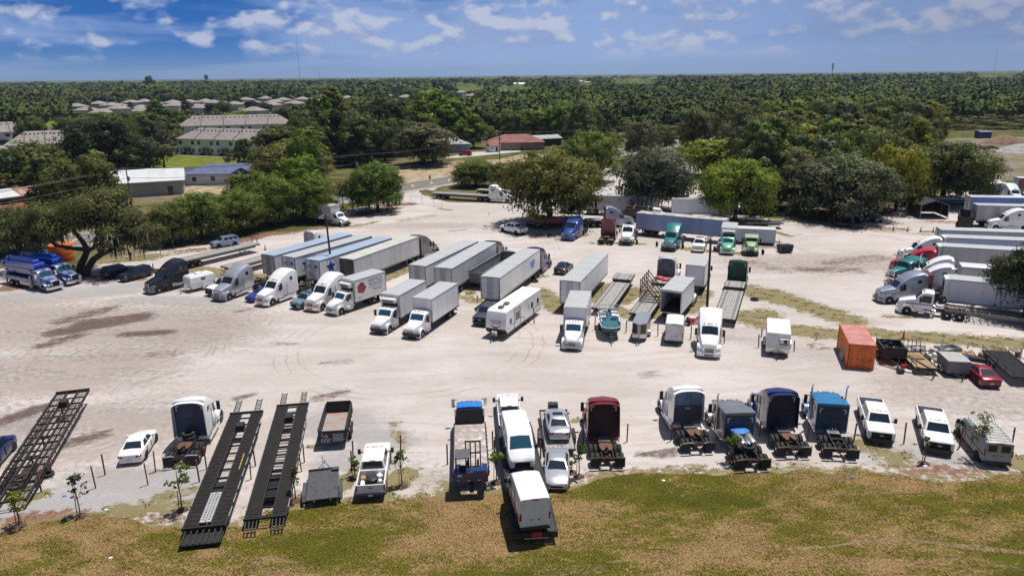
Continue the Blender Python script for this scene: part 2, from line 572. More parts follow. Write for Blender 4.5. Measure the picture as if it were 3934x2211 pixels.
 if roof in('high','mid')and extender:
  for s in(-1,1):
   b=MB()
   b.loft([[(xb,s*1.24,.95),(xb,s*1.21,.95),(xb,s*1.21,zt-.25),(xb,s*1.24,zt-.25)],[(xb-.48,s*1.27,1.0),(xb-.48,s*1.25,1.0),(xb-.48,s*1.18,zt-.35),(xb-.48,s*1.21,zt-.35)]])
   b.build('side_extender',col,root)
  b=MB()
  b.loft([[(xb,y,zt-.02-.28*abs(y/1.24)** 3),(xb,y,zt-.06-.28*abs(y/1.24)** 3),(xb-.35,y,zt-.08-.28*abs(y/1.24)** 3),(xb-.35,y,zt-.05-.28*abs(y/1.24)** 3)]for y in np.linspace(-1.2,1.2,9)])
  b.build('roof_extender',col,root)
 # front
 b=MB()
 bumper_slab(b,4.12,1.2,.34,.74)
 b.build('bumper',bump,root)
 b=MB()
 b.bx(4.10,4.135,-.45,.45,.42,.56)
 b.build('bumper_intake',VOID,root)
 b=MB()
 if nose == 'aero':
  gz=[(3.98,.80),(4.03,.80),(3.98,1.42),(3.92,1.42)]
  b.prism(gz,-.50,.50,0)
  for y in np.linspace(-.45,.45,9):
   b.bar((4.035,y,.82),(3.985,y,1.40),.022,.02,1)
  for s in(-1,1):
   b.bar((4.03,s*.51,.80),(3.97,s*.51,1.43),.05,.06,1)
  b.bar((3.97,-.53,1.43),(3.97,.53,1.43),.06,.05,1)
 else:
  b.bx(3.96,4.03,-.46,.46,.95,1.70,0)
  for y in np.linspace(-.42,.42,11):
   b.bx(4.03,4.045,y-.012,y+.012,.97,1.68,1)
  for s in(-1,1):
   b.bx(3.96,4.06,s*.48-.04,s*.48+.04,.90,1.74,1)
  b.bx(3.96,4.06,-.52,.52,1.68,1.76,1)
 b.build('grille',[VOID,CHROME],root)
 cab_mirrors(root,1.72,1.1,1.75,2.5)
 b=MB()
 for y in(-.6,-.18,0,.18,.6):
  b.bx(1.30,1.42,y-.05,y+.05,3.0 if roof != 'x' else 3,3.06)
 b.build('marker_lights',AMBER,root)
 if visor:
  b=MB()
  b.loft([[(1.95 if nose != 'aero' else 1.75,y,2.62),(1.70,y,2.86),(1.68,y,2.82)]for y in(-1.02,-.5,0,.5,1.02)])
  b.build('sun_visor',col if nose != 'aero' else DARK,root)
 # running gear
 day=roof == 'day'
 chassis(root,-3.2 if day else-4.55,3.7,(-1.25,-2.55)if day else(-2.62,-3.92),2.95,rim=rim,fifth=fifth)
 for s in(-1,1):
  b=MB()
  x1,x2=(-.95,1.0)if roof != 'day' else(.0,1.3)
  b.cyl((x1,s*.98,.72),(x2,s*.98,.72),.31,14,0)
  for x in(x1+.35,x2-.35):
   b.cyl((x,s*.98,.72),(x+.07,s*.98,.72),.322,14,1)
  b.bx(1.15,1.75,s*1.0-.2,s*1.0+.2,.42,.50,0)
  b.bx(1.15,1.75,s*1.05-.15,s*1.05+.15,.74,.80,0)
  b.build('fuel_tank',[CHROME,DARK],root)
 if skirts and roof in('high','mid'):
  for s in(-1,1):
   b=MB()
   b.bx(-1.15,1.95,s*1.27-.025,s*1.27+.005,.36,.60)
   b.build('side_skirt',col,root)
 b=MB()
 b.bx(xb-1.0 if roof != 'day' else-.9,xb-.2,-.45,.45,1.035,1.07)
 b.build('deck_plate',ALU,root)
 b=MB()
 for q,(s,c)in enumerate(((-.15,1),(0,2),(.15,0))):
  pts=[Vector((xb-.05,s,1.9)),Vector((xb-.25,s*1.3,1.35)),Vector((xb-.6,s*1.6,1.15)),Vector((xb-.9,s*1.2,1.2))]
  b.tube(pts,.022,6,c)
 b.build('air_hose',[DARK,mat('red_hose',(.4,.03,.03),.5),mat('blue_hose',(.03,.08,.4),.5)],root)
 if stacks:
  for s in(-1,1):
   b=MB()
   xs=xb+.1 if roof == 'day' else .36
   b.cyl((xs,s*1.32,1.0),(xs,s*1.32,2.5),.12,12)
   b.tube([(xs,s*1.32,2.5),(xs,s*1.32,3.85),(xs-.22,s*1.34,4.12)],.075,12)
   b.build('exhaust_stack',CHROME,root)
 if stripe:
  for s in(-1,1):
   b=MB()
   b.bx(.3,3.2,s*1.10-.012,s*1.10+.03*s,1.42,1.52)
   b.build('side_stripe',stripe,root)
 return root
def trailer(label,L=16.15,roof=None,side=None,door=None,group=None,W2=1.295,H=4.1,z0=1.15,name='box_trailer',wheels=True,cat='trailer',gear=True,tandem=1.9,tone=None,rods=True):
 root=thing(name,label,cat,group)
 side,roof,door=side or SIDEW,roof or ROOFG,door or SIDEW
 x0,x1=-L/2,L/2
 b=MB()
 b.bx(x0+.04,x1,-W2,W2,z0+.22,H-.03)
 for k in range(int(L/1.22)+1):
  x=x0+.1+k*1.22
  if x < x1-.05:
   for s in(-1,1):
    b.bx(x,x+.025,s*W2-.008,s*W2+.008,z0+.25,H-.1)
 for s in(-1,1):
  b.bx(x1-.1,x1+.012,s*W2-.06*(s > 0),s*W2+.012+.048*(s < 0),z0+.2,H-.02)
 b.build('box_wall',side,root)
 b=MB()
 n=12
 b.loft([[(x0+.02,y,H-.04),(x0+.02,y,H+.02*(1-(y/W2)** 2)),(x1,y,H+.02*(1-(y/W2)** 2)),(x1,y,H-.04)]for y in np.linspace(-W2-.006,W2+.006,7)])
 for k in range(1,5):
  x=x0+L*k/5
  b.bx(x,x+.04,-W2+.02,W2-.02,H-.02,H+.026)
 b.build('roof',roof,root)
 b=MB()
 for s in(-1,1):
  b.bx(x0+.05,x1-.05,s*(W2+.002)-.03,s*(W2+.002)+.03,z0,z0+.215)
  b.bx(x0+.03,x1,s*W2-.02,s*W2+.024,H-.14,H-.045)
 b.build('side_rail',mat('trailer_rail',(.33,.34,.35),.4,.5,.1,2),root)
 b=MB()
 fr=mat('trailer_rear_frame',(.30,.30,.31),.45,.4,.1,2)
 b.bx(x0-.03,x0+.05,-W2-.01,-W2+.11,z0,H)
 b.bx(x0-.03,x0+.05,W2-.11,W2+.01,z0,H)
 b.bx(x0-.03,x0+.05,-W2+.11,W2-.11,H-.13,H)
 b.bx(x0-.03,x0+.05,-W2+.11,W2-.11,z0,z0+.16)
 b.build('rear_frame',fr,root)
 for s in(-1,1):
  b=MB()
  b.bx(x0+.0,x0+.03,s*.008,s*(W2-.115),z0+.17,H-.135)
  if rods:
   for y in(.12,.34):
    b.cyl((x0-.03,s*y,z0+.15),(x0-.03,s*y,H-.12),.022,6,1)
    b.bx(x0-.05,x0-.01,s*y-.05,s*y+.05,z0+.75,z0+.85,1)
  for z in(z0+.4,z0+1.1,z0+1.8,z0+2.5):
   b.bx(x0-.045,x0+.0,s*(W2-.09),s*(W2-.28),z,z+.06,1)
  b.build('rear_door',[door,fr],root)
 b=MB()
 for s in(-1,1):
  b.bx(x0+.1,x1-.3,s*.5-.05,s*.5+.05,z0-.18,z0-.01)
 for x in np.arange(x0+.6,x1,1.1):
  b.bx(x,x+.08,-W2+.05,W2-.05,z0-.10,z0-.005)
 xa=x0+tandem
 b.bx(xa-.9,xa+2.2,-.55,.55,.72,.97)
 for x in(xa,xa+1.25):
  b.cyl((x,-.95,.51),(x,.95,.51),.10,8)
 b.bx(x0,x0+.08,-1.15,1.15,.55,.68)
 for s in(-1,1):
  b.bx(x0,x0+.08,s*.5-.05,s*.5+.05,.6,z0)
 b.build('underframe',BLK,root)
 for s in(-1,1):
  if wheels:
   for x in(xa,xa+1.25):
    wheel(root,x,s*1.12,.51,.28,OFFW,True)
  b=MB()
  b.bx(xa-.78,xa-.75,s*.95-.3,s*.95+.3,.3,z0-.1)
  b.build('mud_flap',RUB,root)
 if gear:
  b=MB()
  xl=x1-2.9
  for s in(-1,1):
   b.bx(xl-.07,xl+.07,s*.75-.07,s*.75+.07,.12,z0)
   b.bx(xl-.16,xl+.16,s*.75-.14,s*.75+.14,.0,.12)
   b.bar((xl,s*.75,.4),(xl+.9,s*.4,z0-.1),.06)
  b.bar((xl,-.75,.7),(xl,.75,.7),.06)
  b.build('landing_gear',GALV,root)
 b=MB()
 for s in(-1,1):
  for k in(0,.14):
   b.cyl((x0-.045,s*(W2-.2-k),z0+.08),(x0-.02,s*(W2-.2-k),z0+.08),.05,8)
 b.build('tail_lights',REDL,root)
 return root
def star(parent,name,c,r,xd,yd,m,th=.006):
 X,Y=Vector(xd),Vector(yd)
 Z=X.cross(Y).normalized()
 pts=[]
 for k in range(10):
  a=math.pi/2+k*math.pi/5
  q=r if k % 2 == 0 else r*.42
  pts.append(Vector(c)+X*q*math.cos(a)+Y*q*math.sin(a))
 b=MB()
 b.loft([[p+Z*.002 for p in pts],[p+Z*th for p in pts]])
 return b.build(name,m,parent,0)
def box_truck(label,boxl=7.6,col=None,boxcol=None,reefer=False,rear='closed',group=None,H=3.95,roof=None,liftgate=False,cab='new',bump=None,rails=True,name='box_truck',hoodcol=None):
 root=thing(name,label,'box truck',group)
 col,boxcol,roof=col or WHITE,boxcol or SIDEW,roof or ROOFG
 hoodcol=hoodcol or col
 L=boxl+3.25
 x0=-L/2
 xb=x0+boxl
 xf=L/2
 W2=1.24
 z0=1.12
 ax,fx=x0+2.1,xf-1.05
 b=MB()
 if rear == 'open':
  b.bx(x0+.03,xb,-W2,-W2+.05,z0+.12,H-.03)
  b.bx(x0+.03,xb,W2-.05,W2,z0+.12,H-.03)
  b.bx(xb-.05,xb,-W2+.05,W2-.05,z0+.12,H-.03)
 else:
  b.bx(x0+.03,xb,-W2,W2,z0+.12,H-.03)
 b.build('box_wall',boxcol,root)
 b=MB()
 b.loft([[(x0,y,H-.04),(x0,y,H+.02*(1-(y/W2)** 2)),(xb+.05,y,H+.02*(1-(y/W2)** 2)),(xb+.05,y,H-.04)]for y in np.linspace(-W2-.01,W2+.01,7)])
 b.build('roof',roof,root)
 rail=mat('box_edge_trim',(.50,.51,.52),.35,.6,.1,2)
 b=MB()
 for s in(-1,1):
  b.bx(x0,xb+.04,s*W2-.03,s*W2+.018,z0,z0+.12)
  b.bx(x0,xb+.04,s*W2-.02,s*W2+.022,H-.12,H-.045)
  b.bx(xb-.05,xb+.035,s*(W2-.03)-.05,s*(W2-.03)+.05,z0+.12,H-.12)
  b.bx(x0-.02,x0+.06,s*(W2-.03)-.06,s*(W2-.03)+.055,z0+.12,H-.12)
 b.bx(x0-.02,x0+.06,-W2+.09,W2-.09,H-.24,H-.045)
 b.bx(x0-.02,x0+.06,-W2+.03,W2-.03,z0,z0+.12)
 b.build('box_trim',rail,root)
 b=MB()
 b.bx(x0+.02,xb-.06,-W2+.06,W2-.06,z0+.06,z0+.115)
 b.build('box_floor',mat('dark_box_floor',(.06,.05,.045),.8),root)
 if rear != 'open':
  b=MB()
  b.bx(x0-.002,x0+.026,-W2+.09,W2-.09,z0+.125,H-.25)
  for k in range(1,8):
   z=z0+.12+k*(H-z0-.37)/8
   b.bx(x0-.012,x0-.003,-W2+.1,W2-.1,z,z+.02,1)
  b.build('roll_door',[boxcol,rail],root)
 # cab
 s0=(xf-1.62,.95,.62,1.78,.10,.02)
 cst=[s0,(xf-2.1,1.0,.6,2.42,.16,.05),(xf-2.45,1.02,.6,2.58,.16,.05),(xb+.1,1.02,.6,2.58,.12,.03)]
 b=MB()
 hull(b,cst)
 b.build('cab',col,root)
 b=MB()
 hull(b,[(xf-.06,.50,.75,1.22,.1,.03),(xf-.25,.62,.72,1.42,.14,.05),(xf-.9,.80,.7,1.62,.15,.06),(xf-1.7,.93,.7,1.80,.12,.04)])
 b.build('hood',hoodcol,root)
 b=MB()
 top_patch(b,cst[0],cst[1],.07,.93,.92)
 b.build('windshield',GLASSB,root)
 for s in(-1,1):
  b=MB()
  side_pane(b,s*1.032,[(xf-1.85,1.68),(xf-2.12,2.32),(xb+.45,2.36),(xb+.45,1.66)])
  b.build('side_window',GLASS,root)
  b=MB()
  arch(b,fx,.48,.55,.72,s*.55,s*1.12,-30,175)
  b.build('fender',hoodcol,root)
  b=MB()
  b.loft([[(xf-.08,s*.52,.8),(xf-.25,s*.98,.8),(xf-.45,s*1.0,.85),(xf-.4,s*.6,.85)],[(xf-.16,s*.56,1.05),(xf-.36,s*.92,1.12),(xf-.6,s*.95,1.15),(xf-.4,s*.6,1.0)]])
  b.build('headlight',LAMP,root)
  wheel(root,fx,s*.98,.48,.27,OFFW)
  wheel(root,ax,s*1.0,.48,.27,OFFW,True)
  b=MB()
  b.bx(ax-.85,ax-.82,s*.92-.28,s*.92+.28,.25,z0-.05)
  b.build('mud_flap',RUB,root)
  b=MB()
  b.cyl((xf-2.9,s*.92,.62),(xf-1.95,s*.92,.62),.28,12)
  b.bx(xf-2.6,xf-2.0,s*1.0-.12,s*1.0+.14,.42,.48)
  b.build('fuel_tank',ALU,root)
 cab_mirrors(root,xf-1.95,1.05,1.62,2.3)
 b=MB()
 bumper_slab(b,xf+.02,1.12,.40,.70,.35)
 b.build('bumper',bump or DARK,root)
 b=MB()
 b.prism([(xf-.10,.78),(xf-.02,.78),(xf-.10,1.24),(xf-.2,1.24)],-.44,.44,0)
 for z in(.86,.95,1.04,1.13):
  b.bar((xf-.005-(z-.78)*.17,-.43,z),(xf-.005-(z-.78)*.17,.43,z),.02,.02,1)
 b.bar((xf+.01,-.02,.78),(xf-.09,-.02,1.22),.03,.03,1)
 b.build('grille',[VOID,CHROME],root)
 b=MB()
 for y in(-.5,-.17,0,.17,.5):
  b.bx(xf-2.48,xf-2.36,y-.05,y+.05,2.60,2.66)
 b.build('marker_lights',AMBER,root)
 b=MB()
 for s in(-1,1):
  b.bx(x0+.1,xf-.5,s*.42-.04,s*.42+.04,.72,.98)
  b.bx(x0+.1,xb-.1,s*.42-.05,s*.42+.05,.98,z0-.01)
 for x in np.arange(x0+.5,xb,1.0):
  b.bx(x,x+.08,-1.1,1.1,z0-.09,z0-.005)
 b.cyl((ax,-.95,.48),(ax,.95,.48),.11,8)
 b.cyl((fx,-.9,.48),(fx,.9,.48),.09,8)
 b.bx(x0+.0,x0+.1,-1.1,1.1,.50,.64)
 b.bx(x0+.05,x0+.15,-.48,-.38,.6,z0)
 b.bx(x0+.05,x0+.15,.38,.48,.6,z0)
 b.build('chassis_frame',BLK,root)
 if reefer:
  b=MB()
  b.bx(xb+.045,xb+.16,-.95,.95,2.4,3.1,1)
  b.loft([[(xb+.04,y,3.05),(xb+.62,y,3.10),(xb+.62,y,3.42),(xb+.5,y,3.56),(xb+.04,y,3.58)]for y in np.linspace(-1.0,1.0,5)],0)
  b.bx(xb+.56,xb+.635,-.75,.75,3.17,3.36,1)
  b.build('refrigeration_unit',[OFFW,DARK],root)
 if liftgate:
  b=MB()
  b.bx(x0-.5,x0-.05,-1.1,1.1,.85,.95)
  b.bar((x0-.3,-.9,.85),(x0+.3,-.7,.5),.1)
  b.bar((x0-.3,.9,.85),(x0+.3,.7,.5),.1)
  b.build('lift_gate',BLK,root)
 return root,(x0,xb,xf,W2,z0,H)
def flatbed(label,L=14.6,step=0.0,group=None,name='flatbed_trailer',deckm=None,zd=1.42,tandem=2.0,cat='flatbed trailer',gear=True,headboard=False,skeletal=False):
 """flat deck; step = length of a raised front deck"""
 root=thing(name,label,cat,group)
 deckm=deckm or WOODG
 x0,x1=-L/2,L/2
 zl=zd-.42 if step else zd
 xs=x1-step
 dk=MB()
 def deck(xa,xb,z):
  n=9
  for k in range(n):
   y0=-1.22+2.44*k/n
   dk.bx(xa,xb,y0+.012,y0+2.44/n-.012,z-.05,z+(.004 if k % 3 else-.004),1 if k % 3 == 1 and k % 2 else 0)
 if not skeletal:
  deck(x0,xs if step else x1,zl)
 if step:
  deck(xs,x1,zd)
 if dk.v:
  dk.build('deck',[deckm,mat('worn_dark_deck_boards',(.20,.185,.175),.85,0,.2,2)],root)
 b=MB()
 for s in(-1,1):
  b.bx(x0-.02,xs if step else x1,s*1.26-.05,s*1.26+.05,zl-.20,zl+.012)
  if step:
   b.bx(xs,x1,s*1.26-.05,s*1.26+.05,zd-.2,zd+.012)
  b.bx(x0+.2,x1-.4,s*.5-.07,s*.5+.07,zl-.62,zl-.21)
  for x in np.arange(x0+.5,(xs if step else x1)-.2,.62):
   b.bx(x,x+.06,s*1.31,s*1.335,zl-.17,zl-.02)
 b.bx(x0-.06,x0-.02,-1.3,1.3,zl-.26,zl+.0)
 b.bx(x1,x1+.04,-1.3,1.3,zd-.26,zd)
 if step:
  b.bx(xs-.04,xs-.005,-1.22,1.22,zl+.01,zd-.05)
 for x in np.arange(x0+.4,x1,.7):
  b.bx(x,x+.08,-1.2,1.2,zl-.30,zl-.21)
 xa=x0+tandem
 for x in(xa,xa+1.28):
  b.cyl((x,-.95,.5),(x,.95,.5),.1,8)
 b.bx(x0-.02,x0+.05,-1.1,1.1,.55,.66)
 b.bx(x0,x0+.05,-.5,-.4,.6,zl-.2)
 b.bx(x0,x0+.05,.4,.5,.6,zl-.2)
 b.build('frame',BLK if step else mat('grey_trailer_frame',(.16,.16,.165),.5,.3,.15,2),root)
 for s in(-1,1):
  for x in(xa,xa+1.28):
   wheel(root,x,s*1.1,.47,.27,ALU,True)
  b=MB()
  b.bx(xa-.75,xa-.72,s*.95-.28,s*.95+.28,.28,zl-.25)
  b.build('mud_flap',RUB,root)
 if gear:
  b=MB()
  xl=x1-2.6
  for s in(-1,1):
   b.bx(xl-.07,xl+.07,s*.75-.07,s*.75+.07,.1,zl-.2)
   b.bx(xl-.16,xl+.16,s*.75-.14,s*.75+.14,0,.1)
  b.bar((xl,-.75,.6),(xl,.75,.6),.06)
  b.build('landing_gear',GALV,root)
 b=MB()
 for s in(-1,1):
  for k in(0,.15,.3):
   b.cyl((x0-.08,s*(1.1-k),zl-.13),(x0-.05,s*(1.1-k),zl-.13),.05,8)
 b.build('tail_lights',REDL,root)
 if headboard:
  b=MB()
  for y in(-.9,-.5,.5,.9):
   b.bx(x1-.1,x1-.04,y-.03,y+.03,zd,zd+.95)
  b.build('headboard_stake',RUST,root)
 return root
# ---------------------------------------------------------------- cars, pickups and vans
def pane(mb,a,b,c,d,u0,u1,v0,v1,off=.008,m=0):
 a,b,c,d=map(Vector,(a,b,c,d))
 f=lambda u,v:(a*(1-u)+b*u)*(1-v)+(d*(1-u)+c*u)*v
 n=(b-a).cross(d-a).normalized()*off
 return mb.quad(f(u0,v0)+n,f(u1,v0)+n,f(u1,v1)+n,f(u0,v1)+n,m)
CARS={
 # body sections, belt z, windscreen foot, windscreen top, rear top, rear foot, foot half width, roof half width, roof z, wheel r, axles
 'sedan':dict(st=[(2.40,.58,.30,.58,.12,.02),(2.28,.76,.22,.70,.14,.03),(1.6,.88,.2,.86,.14,.05),(.95,.90,.2,.97,.1,.03),(-.3,.91,.2,1.0,.1,0),(-1.6,.90,.2,1.02,.1,.03),(-2.15,.84,.22,1.0,.14,.03),(-2.36,.76,.28,.90,.12,.02),(-2.42,.66,.34,.68,.1,0)],
                  cab=(.96,1.02,.22,-.85,-1.72,.85,.60,1.45),r=.33,ax=(1.42,-1.34)),
 'coupe':dict(st=[(2.40,.58,.30,.58,.12,.02),(2.28,.78,.22,.70,.14,.03),(1.5,.92,.2,.86,.14,.05),(.95,.93,.2,.96,.1,.03),(-.3,.93,.2,1.0,.1,0),(-1.6,.93,.2,1.06,.12,.03),(-2.15,.88,.22,1.06,.14,.03),(-2.36,.80,.3,.95,.12,.02),(-2.42,.68,.36,.72,.1,0)],
                  cab=(.96,1.05,.25,-.65,-2.0,.85,.58,1.46),r=.36,ax=(1.45,-1.42)),
 'suv':dict(st=[(2.40,.66,.36,.86,.14,.02),(2.28,.84,.28,1.0,.14,.03),(1.6,.93,.26,1.10,.14,.04),(1.0,.94,.26,1.13,.1,.02),(-1.0,.95,.26,1.16,.1,0),(-2.2,.93,.28,1.18,.1,0),(-2.42,.88,.34,1.12,.1,0),(-2.46,.80,.4,.8,.1,0)],
    cab=(1.12,1.08,.45,-2.0,-2.36,.88,.70,1.74),r=.37,ax=(1.45,-1.40)),
 'minivan':dict(st=[(2.55,.66,.32,.80,.14,.02),(2.42,.86,.24,.95,.14,.03),(1.8,.97,.22,1.08,.14,.04),(1.3,.98,.22,1.12,.1,.02),(-1.0,.99,.22,1.13,.1,0),(-2.35,.97,.24,1.14,.1,0),(-2.55,.9,.34,1.08,.1,0),(-2.6,.82,.4,.8,.1,0)],
     cab=(1.08,1.62,.65,-2.2,-2.5,.93,.74,1.76),r=.34,ax=(1.55,-1.5)),
}
def greenhouse(mb,belt,xf0,xf1,xr1,xr0,w0,w1,top,m=0):
 def rect(x0,x1,w,z,c):
  return[(x1,w-c,z),(x1+c,w,z),(x0-c,w,z),(x0,w-c,z),(x0,-w+c,z),(x0-c,-w,z),(x1+c,-w,z),(x1,-w+c,z)]
 zm=top-.05
 t=.94
 rings=[rect(xf0,xr0,w0,belt-.05,.06),rect(xf0+(xf1-xf0)*t,xr0+(xr1-xr0)*t,w0+(w1-w0)*t,zm,.06),rect(xf1-.1,xr1+.1,w1-.07,top,.1)]
 xm=(xf1+xr1)/2
 rings.append(rect(xm+.5*(xf1-xm),xm+.5*(xr1-xm),w1*.5,top+.03,.1))
 mb.loft(rings,m)
def glass_set(root,belt,xf0,xf1,xr1,xr0,w0,w1,top,splits=((.05,.46),(.50,.93)),glass=None,rear=True,g2=None):
 glass=glass or GLASS
 b0=belt-.05
 zt=top-.05
 k=.94
 ft,rt,wt=xf0+(xf1-xf0)*k,xr0+(xr1-xr0)*k,w0+(w1-w0)*k
 b=MB()
 pane(b,(xf0,-w0,b0),(xf0,w0,b0),(ft,wt,zt),(ft,-wt,zt),.07,.93,.13,.93)
 b.build('windshield',g2 or glass,root,0)
 if rear:
  b=MB()
  pane(b,(xr0,w0,b0),(xr0,-w0,b0),(rt,-wt,zt),(rt,wt,zt),.08,.92,.20,.92)
  b.build('rear_window',glass,root,0)
 for s in(-1,1):
  A,B,C,D=(xf0,s*w0,b0),(xr0,s*w0,b0),(rt,s*wt,zt),(ft,s*wt,zt)
  for u0,u1 in splits:
   b=MB()
   pane(b,A,B,C,D,u0,u1,.17,.90,.01 if s > 0 else-.01)
   b.build('side_window',glass,root,0)
def lights(root,xf,wf,zf,xr,wr,zr,hl=(.30,.12),tl=(.30,.15)):
 for s in(-1,1):
  b=MB()
  b.loft([[(xf+.03,s*(wf-hl[0]),zf-hl[1]/2),(xf-.14,s*(wf+.06),zf-hl[1]/2),(xf-.40,s*(wf+.03),zf-.02)],
    [(xf-.06,s*(wf-hl[0]),zf+hl[1]/2+.02),(xf-.24,s*(wf+.05),zf+hl[1]/2+.05),(xf-.50,s*(wf+.02),zf+hl[1]/2+.06)]])
  b.build('headlight',LAMP,root)
  b=MB()
  b.loft([[(xr-.05,s*(wr-tl[0]),zr-tl[1]/2),(xr+.05,s*(wr+.03),zr-tl[1]/2),(xr+.3,s*(wr+.06),zr-tl[1]/2+.03)],
    [(xr-.04,s*(wr-tl[0]),zr+tl[1]/2),(xr+.06,s*(wr+.03),zr+tl[1]/2),(xr+.32,s*(wr+.06),zr+tl[1]/2)]])
  b.build('taillight',REDL,root)
def car(label,kind,col,group=None,name=None,cat=None,roofcol=None,sunroof=False,rails=False,glass=None,scale=1.0,trim=True):
 c=CARS[kind]
 root=thing(name or {'sedan':'sedan_car','coupe':'coupe_car','suv':'suv_car','minivan':'minivan'}[kind],label,cat or('car' if kind in('sedan','coupe')else kind),group)
 st,r=c['st'],c['r']
 belt,xf0,xf1,xr1,xr0,w0,w1,top=c['cab']
 wd=max(s[1]for s in st)
 b=MB()
 hull(b,st,0)
 greenhouse(b,belt,xf0,xf1,xr1,xr0,w0,w1,top,0)
 for x in c['ax']:
  for s in(-1,1):
   b.cyl((x,s*(wd-.35),r),(x,s*(wd+.006),r),r*1.16,20,1)  # black disc on the side paints the shade of a wheel well
 if roofcol:
  b.bx(xr1+.1,xf1-.1,-w1+.1,w1-.1,top-.02,top+.034,2)
 b.build('body',[col,VOID,roofcol or col],root)
 glass_set(root,belt,xf0,xf1,xr1,xr0,w0,w1,top,splits=((.10,.47),(.51,.88))if kind in('sedan','coupe')else((.12,.38),(.42,.66),(.70,.93)),glass=glass)
 xf,xr=st[0][0],st[-1][0]
 lights(root,xf-.04,st[1][1]-.02,st[1][3]-.14,xr+.02,st[-2][1]+.02,st[-2][3]-.1)
 b=MB()
 for x in(.02,-.98):
  for s in(-1,1):
   b.bx(x,x+.022,s*wd-.03,s*wd+.004,.38,belt-.02)
 for s in(-1,1):
  for x in(-.12,-1.1):
   b.bx(x,x+.16,s*wd-.02,s*wd+.025,belt-.16,belt-.13)
 b.build('door_seam',VOID,root,0)
 b=MB()
 b.bx(xf-.15,xf+.012,-.42,.42,.38,.52 if kind in('sedan','coupe')else .72)
 b.build('grille',VOID,root)
 b=MB()
 b.bx(xr-.012,xr+.05,-.16,.16,st[-1][3]-.22,st[-1][3]-.08)
 b.build('license_plate',mat('plate',(.6,.6,.58),.5),root)
 if kind != 'sedan':
  b=MB()
  b.bx(xr-.02,xr+.3,-.7,.7,.28,.46)
  b.build('rear_bumper',DARK,root)
 for s in(-1,1):
  b=MB()
  b.bx(xf0-.45,xf0-.30,s*(w0+.02),s*(w0+.22),belt+.02,belt+.16)
  b.build('mirror',col,root)
  for x in c['ax']:
   wheel(root,x,s*(wd-.10),r,.23)
  if rails:
   b=MB()
   b.tube([(xf1-.2,s*w1*.9,top),(xf1-.4,s*w1*.9,top+.07),(xr1+.3,s*w1*.9,top+.07),(xr1+.1,s*w1*.9,top)],.025)
   b.build('roof_rail',DARK,root)
 if sunroof:
  b=MB()
  b.bx(xf1-.75,xf1-.2,-w1*.68,w1*.68,top-.01,top+.037)
  b.build('sunroof',GLASS,root)
 if scale != 1.0:
  root.scale=(scale,)*3
 return root
